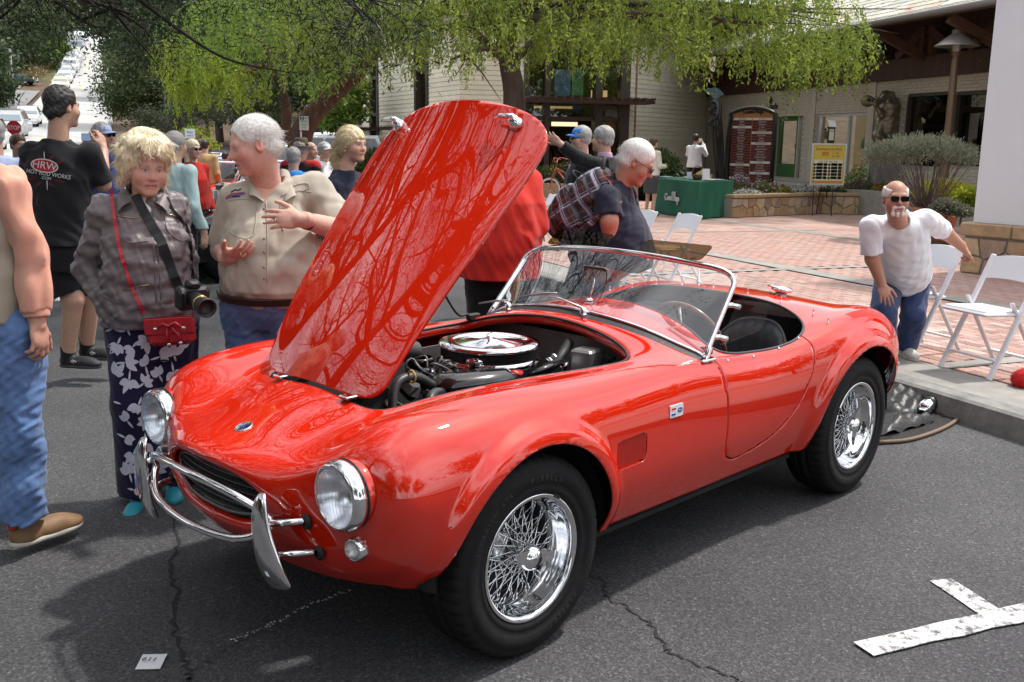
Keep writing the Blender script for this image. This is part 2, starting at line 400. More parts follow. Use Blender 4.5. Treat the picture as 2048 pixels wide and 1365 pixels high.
crack([(1175,1150),(1210,1165),(1215,1195),(1290,1240),(1330,1290),(1345,1310),(1450,1350),(1490,1372)],.013)
crack([(600,1240),(470,1290),(395,1340)],.004)
P=[gp(*q) for q in ((465,1284),(540,1252),(610,1215),(700,1182))]
m=MB()
for i in range(60):
 f=i/60*3; k=min(2,int(f)); q=P[k].lerp(P[k+1],f - k)+V(rnd.uniform(-.01,.01),rnd.uniform(-.01,.01),.004); r_=rnd.uniform(.002,.006); m.prism([(q[0]+r_*math.cos(a),q[1]+r_*math.sin(a)) for a in (0,1.5,3,4.6)],.003,.005)
m.build('chalk_line',WHITEP,None,kind='structure')
# kerb and plaza ---------------------------------------------------------
KERB=mat('kerb_concrete',(.21,.205,.195),r=.85,noise=(7,.35),bump=(60,.3))
kb=MB()
for s in np.arange(-12,34,3.0):
 for a,b in ((s+.006,s+2.994),):
  pts=[(0,.0),(.012,.135),(.035,.15),(.17,.151),(.17,.0)]
  vs=[W(x,d,z if z > 0 else -.02) for x in (a,b) for d,z in pts]; n=5
  kb.add(vs,[(0,1,2,3,4),(9,8,7,6,5)]+[(i,i+5,(i+1) % 5+5,(i+1) % 5) for i in range(5)])
kb.build('kerb',KERB,None,kind='structure')
# plaza sheet: brick pattern continues beyond the modelled bricks
PB=bpy.data.materials.new('brick_paving'); PB.use_nodes=True; n=PB.node_tree; b=n.nodes['Principled BSDF']; b.inputs['Roughness'].default_value=.8; b.inputs['Specular IOR Level'].default_value=.3
t=n.nodes.new('ShaderNodeTexCoord'); bt=n.nodes.new('ShaderNodeTexBrick'); mp=n.nodes.new('ShaderNodeMapping'); mp.inputs['Rotation'].default_value=(0,0,math.radians(-24 - 22))
n.links.new(t.outputs['Object'],mp.inputs[0]); n.links.new(mp.outputs[0],bt.inputs['Vector'])
bt.inputs['Color1'].default_value=(.44,.30,.26,1); bt.inputs['Color2'].default_value=(.37,.235,.20,1); bt.inputs['Mortar'].default_value=(.31,.215,.185,1)
bt.inputs['Scale'].default_value=1; bt.inputs['Brick Width'].default_value=.21; bt.inputs['Row Height'].default_value=.105; bt.inputs['Mortar Size'].default_value=.006
z=n.nodes.new('ShaderNodeTexNoise'); z.inputs['Scale'].default_value=.9; z.inputs['Detail'].default_value=6; n.links.new(t.outputs['Object'],z.inputs['Vector'])
mr=n.nodes.new('ShaderNodeMapRange'); mr.inputs[1].default_value=.3; mr.inputs[2].default_value=.7; mr.inputs[3].default_value=.8; mr.inputs[4].default_value=1.2; n.links.new(z.outputs['Fac'],mr.inputs[0])
mm=n.nodes.new('ShaderNodeMix'); mm.data_type='RGBA'; mm.blend_type='MULTIPLY'; mm.inputs['Factor'].default_value=1; n.links.new(bt.outputs['Color'],mm.inputs['A']); n.links.new(mr.outputs[0],mm.inputs['B']); n.links.new(mm.outputs['Result'],b.inputs['Base Color'])
def pz(s,d): return .15 - .0095*max(0,d)
plaza=MB().grid([[W(s,d,pz(s,d) - (.012 if s < 10 and d < 8 else .0)) for d in (.15,2,4,6,8,8.2,12,20,34)] for s in (-14,-8,-4,0,4,8,10,10.3,14,18,24,30,42)],False).build('plaza_paving',PB,None,kind='structure')
BR=[mat('brick_red',(.38,.235,.195),r=.8,noise=(40,.25),rand=.25,bump=(90,.3)),mat('brick_rose',(.44,.31,.27),r=.8,noise=(40,.2),rand=.2,bump=(90,.3)),mat('brick_brown',(.31,.19,.16),r=.85,noise=(40,.25),rand=.2,bump=(90,.3))]
proto=[]
for mt in BR:
 me_=MB().box((0,0,-.02),(.203,.098,.04),bev=.004); o=me_.build('brick',mt,plaza); proto.append(o.data); bpy.data.objects.remove(o)
ang=math.radians(24+90 - 22+22); ca,sa=math.cos(ang),math.sin(ang)
bricks=[]
for i in range(-80,120):
 for j in range(-60,160):
  x0=i*.21+(.105 if j % 2 else 0); y0=j*.105; x=x0*U[0]+y0*N_[0]; y=x0*U[1]+y0*N_[1]; s,d=x0,y0+.62
  if not (-2.5 < s < 10 and .66 < d < 8): continue
  p=W(s,d,pz(s,d)+rnd.uniform(-.0015,.0015))
  if abs((d % 4.2) - 3.5) < .16 or (s+.1) % 5.1 < .16: continue                   # concrete joints cross here
  q=np.array([p[0],p[1],p[2] - CAMH]); zc=q @ _F; xc=(q @ CR)/zc*FPX+1024; yc_=682.5 - (q @ CU)/zc*FPX
  if -30 < xc < 2090 and yc_ < 1400: bricks.append((zc,p))
bricks.sort(key=lambda t: t[0])
rzb=math.atan2(U[1],U[0]); stuff=[MB() for _ in BR]
for k,(zc,p) in enumerate(bricks):
 mi=rnd.choices((0,1,2),(5,3,2))[0]
 if k < 290:
  o=link('brick',proto[mi],plaza); o.location=p; o.rotation_euler=(rnd.uniform(-.008,.008),rnd.uniform(-.008,.008),rzb+rnd.uniform(-.01,.01))
 else:
  e,f=U*.0995,N_*.047; a,b_=p,p - V(0,0,.012)
  stuff[mi].add([a - e - f,a+e - f,a+e+f,a - e+f,b_ - e - f,b_+e - f,b_+e+f,b_ - e+f],[(0,1,2,3),(0,4,5,1),(1,5,6,2),(2,6,7,3),(3,7,4,0)] if False else [(3,2,1,0),(1,5,4,0),(2,6,5,1),(3,7,6,2),(0,4,7,3)])
for sb,mt in zip(stuff,BR):
 sb.f=[f[::-1] for f in sb.f]; sb.build('brick_field',mt,plaza,kind='stuff')
# concrete bands in the paving
def pband(s0,s1,d0,d1,up=.003):
 return MB().grid([[W(s,d,pz(s,d)+up) for d in np.linspace(d0,d1,3)] for s in np.linspace(s0,s1,6)],False).build('concrete_band',CONC,None,kind='structure')
pband(-14,40,.17,.62)
for d in (3.5,7.7): pband(-14,40,d - .15,d+.15,.004)
for s in (5.1*k - .03 for k in range(0,3)): pband(s - .08,s+.08,.62,8.3,.0055)
# ================================================================ buildings
SIDE=mat('white_siding',(.68,.63,.50),r=.65,noise=(3,.08),bump=(40,.12),rand=.05)
DWOOD=mat('dark_timber',(.055,.026,.017),r=.6,noise=(6,.35),stretch=(1,1,.2),bump=(30,.2))
DFRAME=mat('bronze_frame',(.045,.030,.022),r=.45)
GREYB=mat('grey_painted_brick',(.45,.405,.335),r=.75,noise=(4,.10),rand=.06,bump=(60,.2))
WARM=mat('warm_interior',(.35,.22,.10),r=.8,emit=(1,.62,.25),es=.35)
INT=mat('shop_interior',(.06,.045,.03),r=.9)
SHOPGL=glassmat('shop_glass',(.80,.82,.80),ior=1.5)
def plane_hit(px,py,a,nrm):
 d=Vector(ray(px,py)); t=(a - V(0,0,CAMH)).dot(nrm)/d.dot(nrm); return V(0,0,CAMH)+d*t
class Wall:
 "vertical plane through plan points a, b; at(px, py) surveys a pixel on to it"
 def __init__(s,a,b):
  s.a,s.b=V(a[0],a[1],0),V(b[0],b[1],0); s.e=(s.b - s.a).normalized(); s.n=V(s.e[1],-s.e[0],0); s.L=(s.b - s.a).length
  if s.n.dot(-s.a) < 0: s.n=-s.n
 def at(s,px,py): return plane_hit(px,py,s.a,s.n)
 def t(s,px,py=280): return (s.at(px,py) - s.a).dot(s.e)
 def z(s,px,py): return s.at(px,py)[2]
 def p(s,t,z,o=0): return s.a+s.e*t+s.n*o+V(0,0,z)
 def box(s,m,t0,t1,z0,z1,o0,o1,mi=0,bev=0):
  c=s.p((t0+t1)/2,(z0+z1)/2,(o0+o1)/2); R=Matrix((s.e,s.n,V(0,0,1))).transposed()
  if R.determinant() < 0: R=Matrix((-s.e,s.n,V(0,0,1))).transposed()
  return m.box(c,(abs(t1 - t0),abs(o1 - o0),abs(z1 - z0)),R,bev,mi)
 def pxbox(s,m,x0,y0,x1,y1,o0,o1,mi=0,bev=0):
  a,b=s.at(x0,y1),s.at(x1,y0); t0,t1=(a - s.a).dot(s.e),(b - s.a).dot(s.e); return s.box(m,t0,t1,a[2],b[2],o0,o1,mi,bev)
stA=thing('white_sided_store','cream white clapboard store with tall dark framed glass entrance','store building',(0,0,0))
C=dp(920,300,31); E0,E1=dp(1048,300,31.3),dp(1252,300,32); J=dp(1410,300,37); L0=dp(708,300,41)
def clap(w,t0,t1,z0,z1,parent):
 R=Matrix((w.e,w.n,V(0,0,1))).transposed()
 m=MB(); w.box(m,t0,t1,z0 - .4,z1,-.20,-.012); m.build('wall',SIDE,parent)
 z=z0+.02; me=None
 while z < z1:
  a=[w.p(t,z+dz,o) for t in (t0,t1) for dz,o in ((0,.014),(.138,.001),(.138,-.01),(0,-.01))]
  m=MB(); m.add(a,[(0,1,2,3),(7,6,5,4),(4,5,1,0),(5,6,2,1),(6,7,3,2),(7,4,0,3)]); m.build('board',SIDE,parent); z += .145
wl=Wall(L0,C); tsl=[wl.t(x) for x in (708,742,758,832,857,920)]
zb=.0
clap(wl,tsl[0],tsl[1],zb,4.45,stA); clap(wl,tsl[2],tsl[3],zb,5.2,stA); clap(wl,tsl[4],wl.L,zb,5.6,stA)
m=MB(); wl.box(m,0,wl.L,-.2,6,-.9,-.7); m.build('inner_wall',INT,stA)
for a,b in ((1,2),(3,4)):
 m=MB(); f=m; wl.box(m,tsl[a] - .05,tsl[a]+.15,zb,5.2,-.22,.05); wl.box(m,tsl[b] - .15,tsl[b]+.05,zb,5.2,-.22,.05)
 for z in (1.2,2.55,3.9): wl.box(m,tsl[a]+.15,tsl[b] - .15,z,z+.12,-.2,.0)
 fr=m.build('window',DFRAME,stA)
 m=MB(); wl.box(m,tsl[a]+.15,tsl[b] - .15,zb,5.1,-.12,-.11); m.build('pane',SHOPGL,fr)
 # slatted canopy
 zc=2.0; m=MB(); t0,t1=tsl[a] - 1.3,tsl[b]+.3
 for k in range(3): wl.box(m,t0,t1,zc,zc+.07,.05+k*.35,.12+k*.35)
 cn=m.build('canopy',DWOOD,stA)
 for k in range(14):
  t=t0+(t1 - t0)*k/13; mm=MB(); wl.box(mm,t - .03,t+.03,zc+.073,zc+.12,0,.95); mm.build('slat',DWOOD,cn)
m=MB(); wl.box(m,-.1,tsl[1]+.1,4.45,4.6,-.2,.35); m.build('eave',DWOOD,stA)
wf=Wall(C,E0); clap(wf,0,wf.L,zb,5.6,stA)
wr=Wall(E1,J); clap(wr,.0,wr.L,zb - .1,5.8,stA)
wall_lamp=MB(); wl.pxbox(wall_lamp,716,238,724,250,.02,.14); wl.pxbox(wall_lamp,712,224,714,250,.1,.12); wall_lamp.build('wall_lamp',DFRAME,stA)
# entrance
we=Wall(E0,E1); Z=lambda y: we.z(1150,y)
cols=[1050,1090,1095,1190,1198,1240,1252]
m=MB()
for x0,x1 in ((1046,1056),(1088,1098),(1188,1202),(1238,1256)): we.box(m,we.t(x0),we.t(x1),-.2,5.4,-.35,.06)
for y0,y1 in ((200,206),(234,242)): we.box(m,0,we.L,Z(y1),Z(y0),-.3,-.02)
we.box(m,0,we.L,4.9,5.4,-.3,.04)
fr=m.build('entrance_frame',DFRAME,stA)
for x0,x1 in ((1056,1088),(1098,1188),(1202,1238)):
 for z0,z1 in ((Z(200),4.9),(Z(234),Z(206)),(-.1,Z(242))):
  if x0 == 1098 and z0 < 0: continue
  mm=MB(); we.box(mm,we.t(x0),we.t(x1),z0,z1,-.12,-.11); mm.build('pane',SHOPGL,fr)
m=MB(); zc=Z(208)
for k in range(3): we.box(m,-.2,we.L+.55,zc,zc+.1,.1+k*.4,.2+k*.4)
cn=m.build('canopy',DWOOD,stA)
for k in range(16):
 t=-.1+(we.L+.55)*k/15; mm=MB(); we.box(mm,t - .035,t+.035,zc+.103,zc+.17,.0,1.25); mm.build('slat',DWOOD,cn)
m=MB(); we.box(m,-.3,we.L+.3,-.2,5.6,-6.1,-6.0); we.box(m,-.3,we.L+.3,5.5,5.6,-6.1,-.3); we.box(m,-.4,-.3,-.2,5.6,-6.1,-.3); we.box(m,we.L+.3,we.L+.4,-.2,5.6,-6.1,-.3); m.build('interior',mat('store_interior',(.22,.14,.07),r=.8),stA)
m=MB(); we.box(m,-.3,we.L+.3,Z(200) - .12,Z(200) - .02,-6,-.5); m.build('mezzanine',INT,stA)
def glow(x0,y0,x1,y1,o,es,c=(1,.62,.25)):
 m=MB(); we.pxbox(m,x0,y0,x1,y1,o - .05,o); m.build('lit_panel',mat('lit_panel_%d' % int(es*100),(.3,.2,.1),emit=c,es=es),stA)
glow(1204,178,1238,202,-1.2,.55); glow(1098,199,1188,203,-1.5,.9,(1,.8,.5)); glow(1135,243,1190,251,-2,.9,(1,.8,.45)); glow(1104,207,1186,212,-2.4,.35); glow(1216,228,1230,236,-1.6,1.6,(1,.75,.4)); glow(1058,212,1080,226,-2,.9,(.8,.85,.9))
for x0,x1,c in ((1116,1150,(.12,.25,.45)),(1152,1176,(.12,.35,.15))):
 m=MB(); we.pxbox(m,x0,138,x1,190,-.5,-.47); m.build('hanging_picture',mat('picture_%d' % x0,c,r=.6,noise=(3,.8)),stA)
m=MB()
for k in range(14): x=1100+k*10+rnd.uniform(-3,3); we.pxbox(m,x,300+rnd.uniform(-20,20),x+6,380,-2.5 - rnd.random(),-2.2)
m.build('merchandise',mat('merchandise',(.10,.05,.03),r=.8,noise=(4,.9)),stA)
m=MB(); wl.box(m,-.2,wl.L+.1,5.6,5.75,-8,.5); we.box(m,-2,we.L+5.5,5.75,5.95,-7,.6); m.build('roof',DWOOD,stA)
# ---- shop row on the right
B0,B1=V(6.95,37.0,0),V(10.3,24.0,0); wb=Wall(B0,B0+(B1 - B0)*1.75); ZB=lambda px,py: wb.z(px,py)
shop=thing('brick_shop_row','grey painted brick shop row under a slate roof with dark timber trusses','shop building')
FL=.62; ZT=3.36
ops=[(1552,233,1603,352),(1633,228,1742,348),(1810,190,1893,330),(1905,185,2040,330)]
OP=[]
for x0,y0,x1,y1 in ops: OP.append((wb.t(x0),wb.t(x1),max(FL,wb.z(x0,y1)) if y1 > 300 else 0,wb.z((x0+x1)/2,y0)))
m=MB(); ts=0
for t0,t1,z0,z1 in OP:
 wb.box(m,ts,t0,-.3,ZT,-.25,-.01); wb.box(m,t0,t1,z1,ZT,-.25,-.01); wb.box(m,t0,t1,-.3,z0 - .02,-.25,-.01); ts=t1
wb.box(m,ts,wb.L,-.3,ZT,-.25,-.01); m.build('wall',mat('grey_mortar',(.33,.30,.26),r=.9),shop)
bl=[]; z=FL - .5; r_=0
while z < ZT - .05:
 t=-.1+(.1 if r_ % 2 else 0)
 while t < wb.L*.62:
  if not any(t0 - .10 < t+.1 < t1+.10 and z0 - .1 < z+.03 < z1+.02 for t0,t1,z0,z1 in OP) and t > 0: bl.append((t,z))
  t += .212
 z += .077; r_ += 1
bl.sort(key=lambda q: -q[0])
bm_=MB().box((0,0,0),(.203,.022,.068),bev=0); bo=bm_.build('brick',GREYB,shop); bdat=bo.data; bpy.data.objects.remove(bo)
rz=math.atan2(wb.e[1],wb.e[0]); bs=MB(); R_=Matrix.Rotation(rz,3,'Z')
for k,(t,z) in enumerate(bl):
 p=wb.p(t+.1,z+.034,rnd.uniform(-.001,.004))
 if k < 280: o=link('brick',bdat,shop); o.location=p; o.rotation_euler=(0,0,rz)
 else: bs.box(p,(.203,.022,.068),R_)
bs.build('brick_courses',GREYB,shop,kind='stuff')
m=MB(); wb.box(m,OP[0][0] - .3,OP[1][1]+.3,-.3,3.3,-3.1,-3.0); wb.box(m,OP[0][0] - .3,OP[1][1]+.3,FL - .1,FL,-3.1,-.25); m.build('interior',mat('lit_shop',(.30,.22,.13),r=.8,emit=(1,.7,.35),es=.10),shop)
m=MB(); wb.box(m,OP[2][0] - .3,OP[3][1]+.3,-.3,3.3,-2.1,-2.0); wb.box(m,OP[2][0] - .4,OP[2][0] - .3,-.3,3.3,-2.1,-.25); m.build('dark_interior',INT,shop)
GRN=mat('green_door',(.035,.11,.028),r=.4); t0,t1,z0,z1=OP[0]; tm_=wb.t(1591)
m=MB(); wb.box(m,t0,t0+.12,FL,z1,-.18,-.08); wb.box(m,tm_ - .12,tm_,FL,z1,-.18,-.08); wb.box(m,t0+.12,tm_ - .12,z1 - .14,z1,-.18,-.08); wb.box(m,t0+.12,tm_ - .12,FL,FL+.50,-.18,-.08)
dr=m.build('door',GRN,shop); m=MB(); wb.box(m,t0+.12,tm_ - .12,FL+.5,z1 - .14,-.14,-.13); m.build('pane',SHOPGL,dr)
m=MB(); wb.box(m,tm_ - .1,tm_ - .06,FL+.95,FL+1.1,-.08,-.04); m.build('handle',CHROME,dr)
m=MB(); wb.box(m,tm_+.05,t1 - .04,FL+.1,z1,-.14,-.13); m.build('side_pane',SHOPGL,shop)
m=MB(); wb.box(m,tm_,tm_+.05,FL,z1,-.18,-.05); wb.box(m,t1 - .04,t1,FL,z1,-.18,-.05); wb.box(m,t0 - .03,t1,z1,z1+.06,-.18,.01); m.build('door_frame',mat('pale_frame',(.45,.44,.40),r=.5),shop)
m=MB()
for zz in (FL+.55,FL+1.2,FL+1.75): wb.box(m,t0,t1+.2,zz,zz+.04,-1.3,-.8)
sh_=m.build('display_shelf',mat('shelf_wood',(.5,.4,.25),r=.6,emit=(1,.7,.35),es=.15),shop)
for k,(px,py,c) in enumerate(((1571,262,(.05,.025,.015)),(1585,262,(.12,.06,.03)),(1596,270,(.2,.08,.04)),(1566,300,(.03,.02,.02)),(1580,297,(.04,.02,.015)),(1597,298,(.04,.03,.02)))):
 p=wb.at(px,py) - wb.n*1.0; q=MB(); q.box(p,(.30,.15,.24),R_,.03); h_=q.build('handbag',mat('bag_%d' % k,c,r=.4),None); tag(h_,('small dark handbag with a looped handle on the upper shelf behind the green door','brown handbag on the upper shelf at the edge of the green door','tan handbag in the narrow pane beside the green door','black handbag on the low shelf behind the green door','dark brown square handbag on the low shelf behind the green door','dark handbag low in the narrow pane beside the green door')[k],'handbag','handbags in the green door shop')
 MB().tube([p+R_ @ V(.09*math.cos(a),0,.12+.12*math.sin(a)) for a in np.linspace(0,PI,9)],.012,5).build('handle',mat('bag_%d' % k),h_)
# display window
t0,t1,z0,z1=OP[1]; m=MB(); AF=mat('aluminium_frame',(.55,.55,.54),r=.4,metal=.4); tm2=wb.t(1693)
for a,b in ((t0,t0+.06),(tm2 - .04,tm2+.04),(t1 - .05,t1)): wb.box(m,a,b,z0,z1,-.12,-.03)
wb.box(m,t0,t1,z1 - .06,z1,-.12,-.02); wi=m.build('window',AF,shop)
for a,b in ((t0+.06,tm2 - .04),(tm2+.04,t1 - .05)): m=MB(); wb.box(m,a,b,z0,z1 - .06,-.08,-.07); m.build('pane',SHOPGL,wi)
cl_c=[(.35,.05,.03),(.02,.05,.25),(.5,.35,.05),(.03,.25,.12),(.30,.10,.03),(.04,.04,.05),(.45,.42,.38),(.2,.03,.05)]
m=MB(); ms_=[mat('garment_%d' % i,c,r=.8) for i,c in enumerate(cl_c)]
for k in range(46): t=t0+.6+(t1 - t0 - .6)*k/46; zz=FL+rnd.choice((.1,1.0))+rnd.random()*.1; wb.box(m,t,t+.05,zz,zz+rnd.uniform(.5,.9),-2.2 - rnd.random()*.5,-1.9,rnd.randrange(8))
m.build('hanging_garments',ms_,shop)
for k in range(12):
 p=wb.at(rnd.uniform(1690,1728),rnd.uniform(238,254)) - wb.n*1.6; MB().ball(p,.045,6,5).build('lamp_bulb',mat('bulb_glow',(.9,.6,.3),emit=(1,.72,.4),es=9),shop)
mn=thing('mannequin','dressed shop mannequin in yellow and green behind the display window','mannequin',wb.at(1681,348) - wb.n*.8)
mn.location.z=FL
b_=MB(); b_.lathe([(.16,.0),(.15,.5),(.12,.9),(.17,1.05),(.15,1.2),(.05,1.36)],14); b_.build('dress',mat('mannequin_dress',(.45,.40,.06),r=.7),mn)
b_=MB(); b_.lathe([(.19,1.0),(.20,1.1),(.17,1.25),(.06,1.38)],14); b_.build('jacket',mat('mannequin_jacket',(.03,.2,.08),r=.7),mn)
b_=MB(); b_.ball((0,0,1.52),(.085,.10,.12)); b_.lathe([(.05,1.34),(.045,1.45)],10); b_.build('head',mat('mannequin_skin',(.75,.72,.68),r=.5),mn)
for k,(px0,px1) in enumerate(((1810,1893),(1905,2040))):
 t0,t1,z0,z1=OP[2+k]; m=MB(); wb.box(m,t0,t1,z0,z1,-.10,-.09); p_=m.build('dark_window',glassmat('dark_glass',(.12,.12,.12),ior=1.6),shop)
 m=MB(); wb.box(m,t0 - .03,t0+.03,z0,z1,-.12,.01); wb.box(m,t1 - .03,t1+.03,z0,z1,-.12,.01); wb.box(m,t0,t1,z1 - .03,z1+.05,-.12,.015); m.build('frame',DFRAME,p_)
for x,wd in ((1632,.3),(1745,.55),(1898,.25)):
 t=wb.t(x); m=MB(); wb.box(m,t - wd/2 - (.15 if x < 1700 else 0),t+wd/2 - .25,FL - .3,ZT,-.01,.05); m.build('pilaster',GREYB,shop)
sg=wb.at(1537,212); text('nade',.30,'shop_lettering',DFRAME,shop,frame(wb.at(1549,213)+wb.n*.03,wb.e,V(0,0,1)),.01)
m=MB(); q=wb.at(1543,201)+wb.n*.03
for k in range(5): m.ball(q+wb.e*(.06*math.cos(k*1.26))+V(0,0,.06*math.sin(k*1.26)),.05,6,5)
m.tube([q - V(0,0,.14),q],.012,5); m.build('tree_emblem',DFRAME,shop)
# beam, trusses, roof
m=MB(); wb.box(m,-.3,wb.L,ZT,ZT+.5,-.15,.12); m.build('beam',DWOOD,shop)
for k in range(16):
 t=.6+k*1.25; mm=MB(); mm.lathe([(.035,0),(.03,.02),(0,.025)],8,zto(wb.p(t,ZT+.25,.12),wb.n)); mm.build('bolt',mat('bolt_bronze',(.18,.12,.07),r=.4,metal=.6),shop)
ZE,OV=4.55,1.5
TW=mat('brown_timber',(.085,.040,.024),r=.6,noise=(5,.35),bump=(30,.2))
for k in range(8):
 t=1.5+k*2.7; m=MB(); a0=wb.p(t,ZT+.5,.1)
 m.bar(wb.p(t,ZT+.45,.02),wb.p(t,ZE - .15,OV),.16,.2); m.bar(wb.p(t - 1.1,ZT+.55,.03),wb.p(t - .1,ZE - .05,.03),.2,.15,wb.n); m.bar(wb.p(t+1.1,ZT+.55,.03),wb.p(t+.1,ZE - .05,.03),.2,.15,wb.n); m.bar(wb.p(t - .12,ZT+.5,.03),wb.p(t - .12,ZE,.03),.16,.14,wb.n); m.bar(wb.p(t+.22,ZT+.5,.03),wb.p(t+.22,ZE,.03),.16,.14,wb.n)
 m.build('truss',TW,shop)
m=MB(); wb.box(m,-.3,wb.L,ZT+.5,ZE+.8,-.5,-.4); m.build('upper_wall',DWOOD,shop)
pitch=math.radians(29); rise,run=math.sin(pitch),math.cos(pitch)
def rp(t,r,up=0): return wb.p(t,ZE+r*rise+up*run,OV+.1 - r*run+up*rise)
m=MB(); m.add([rp(t,r,u) for t in (-1.5,wb.L) for r,u in ((0,0),(8,0),(8,-.12),(0,-.12))],[(0,1,2,3),(7,6,5,4),(0,4,5,1),(1,5,6,2),(2,6,7,3),(3,7,4,0)]); roof=m.build('roof',DWOOD,shop)
m=MB(); P0=[rp(t,-.06,.02) for t in np.linspace(-1.5,wb.L,3)]; m.tube(P0,.075,8); m.build('gutter',mat('gutter_metal',(.16,.15,.14),r=.5),shop)
MB().tube([rp(t,-.1,.13) for t in np.linspace(-1.5,wb.L,3)],.012,5).build('gutter_strip',mat('strip_white',(.7,.7,.7),r=.5),shop)
SL=[mat('slate_%d' % i,c,r=.7,noise=(5,.2),rand=.12,bump=(20,.3)) for i,c in enumerate(((.44,.42,.34),(.52,.50,.42),(.42,.32,.24),(.36,.36,.32)))]
sd_=[]
for m_ in SL:
 o=MB().box((0,.21,0),(.44,.46,.022),bev=0).build('slate',m_,roof); sd_.append(o.data); bpy.data.objects.remove(o)
lst=[]
for r_ in range(28):
 t=1.0+(.23 if r_ % 2 else 0)+rnd.uniform(-.06,.06)
 while t < wb.L*.85: lst.append((t,r_*.27)); t += .46+rnd.uniform(-.04,.05)
def seen_key(q):
 p=rp(q[0],q[1],0); v=np.array(p) - [0,0,CAMH]; zc=v @ _F; x,y=1024+FPX*(v @ CR)/zc,682.5 - FPX*(v @ CU)/zc
 return zc+(0 if 1500 < x < 2010 and -30 < y < 300 else 1000)
lst.sort(key=seen_key); st_=[MB() for _ in SL]; xr,yr=wb.e,(rp(0,1) - rp(0,0)).normalized()
for k,(t,r) in enumerate(lst):
 mi=rnd.choices(range(4),(5,4,2,2))[0]; M=frame(rp(t,r,.035),xr,(rp(0,1) - rp(0,0))+(rp(0,0,-1) - rp(0,0))*.045) @ Matrix.Rotation(rnd.uniform(-.02,.02),4,'Z')
 if k < 295: o=link('slate',sd_[mi],roof); o.matrix_local=M
 else: st_[mi].box(M @ V(0,.21,0),(.44,.46,.022),M.to_3x3())
for s_,m_ in zip(st_,SL): s_.build('slate_field',m_,roof,kind='stuff')
# raised stone edge before the shops
fld=MB(); wb.box(fld,0,wb.L,-.2,FL - .004,-.02,1.6); fld.build('raised_walk',CONC,shop)
# ---- white column with stone base at the right edge of the plaza
colm=thing('white_column','broad white stucco column on a flagstone base at the plaza edge','column',pl(1922,545))
cx0,cy0,cz0=colm.location; pe=V(.58,-.81,0).normalized(); pn=V(pe[1],-pe[0],0); pn=pn if pn.dot(V(-1,-.2,0)) > 0 else -pn
def cl(t,o,z): return pe*t - pn*o+V(0,0,z)
def slab(m,t0,t1,o0,o1,z0,z1,bev=0): R=Matrix((pe,-pn,V(0,0,1))).transposed(); return m.box(cl((t0+t1)/2,(o0+o1)/2,(z0+z1)/2),(t1 - t0,o1 - o0,z1 - z0),R,bev)
hb_=dp(1930,452,cy0)[2] - cz0
m=MB(); slab(m,.06,2.6,.06,1.2,hb_+.05,5.5); m.build('shaft',mat('white_stucco',(.66,.67,.70),r=.7,noise=(2,.03),bump=(50,.08)),colm)
STONE=[mat('flag_%d' % i,c,r=.7,noise=(6,.28),bump=(14,.5,.02)) for i,c in enumerate(((.40,.28,.16),(.35,.23,.13),(.46,.34,.21),(.30,.21,.15),(.40,.31,.23)))]
MORT=mat('stone_mortar',(.26,.25,.23),r=.9,bump=(60,.4))
def flagwall(parent,a,ex,ez,w,h,nrm,n,seed):
 "crazy-paved stones (Voronoi cells) on a rectangle a + ex*[0,w] + ez*[0,h]"
 r=random.Random(seed); pts=[]
 nx=max(1,round(math.sqrt(n*w/h))); nz_=max(1,round(n/nx))
 for i in range(nx):
  for j in range(nz_): pts.append(((i+.5+r.uniform(-.4,.4))*w/nx,(j+.5+r.uniform(-.36,.36))*h/nz_))
 for i,p in enumerate(pts):
  poly=[(0,0),(w,0),(w,h),(0,h)]
  for j,q in enumerate(pts):
   if i == j: continue
   mx_,mz_=(p[0]+q[0])/2,(p[1]+q[1])/2; dx,dz=q[0] - p[0],q[1] - p[1]; out=[]
   for k in range(len(poly)):
    A,B=poly[k],poly[(k+1) % len(poly)]; fa=(A[0] - mx_)*dx+(A[1] - mz_)*dz; fb=(B[0] - mx_)*dx+(B[1] - mz_)*dz
    if fa <= 0: out.append(A)
    if fa*fb < 0: t=fa/(fa - fb); out.append((A[0]+(B[0] - A[0])*t,A[1]+(B[1] - A[1])*t))
   poly=out
   if len(poly) < 3: break
  if len(poly) < 3: continue
  c=(sum(q[0] for q in poly)/len(poly),sum(q[1] for q in poly)/len(poly)); g=.016
  sh=[]
  for q in poly: L=math.hypot(q[0] - c[0],q[1] - c[1]); f=max(.2,(L - g)/L); sh.append((c[0]+(q[0] - c[0])*f,c[1]+(q[1] - c[1])*f))
  dth=r.uniform(.018,.035); n_=len(sh); vs=[a+ex*q[0]+ez*q[1]+nrm*o for o,k in ((-.01,1),(dth - .008,1),(dth,.93)) for q in [(c[0]+(s[0] - c[0])*k,c[1]+(s[1] - c[1])*k) for s in sh]]
  m=MB(); m.add(vs,[tuple(range(2*n_,3*n_))]+[(l*n_+k,l*n_+(k+1) % n_,(l+1)*n_+(k+1) % n_,(l+1)*n_+k) for l in (0,1) for k in range(n_)])
  m.build('stone',STONE[r.randrange(5)],parent)
m=MB(); slab(m,0,2.7,0,1.3,-.1,hb_ - .12); m.build('base',MORT,colm)
flagwall(colm,cl(0,0,0),pe,V(0,0,1),1.7,hb_ - .14,pn,9,3); flagwall(colm,cl(0,1.3,0),pn,V(0,0,1),1.3,hb_ - .14,-pe,5,4)
CAPS=mat('cap_stone',(.36,.25,.14),r=.7,noise=(6,.25),bump=(14,.4,.02))
for t0,t1 in ((-.05,.62),(.63,1.5),(1.51,2.7)): m=MB(); slab(m,t0,t1,-.05,1.3,hb_ - .12,hb_+.045,.015); m.build('cap_stone',CAPS,colm)
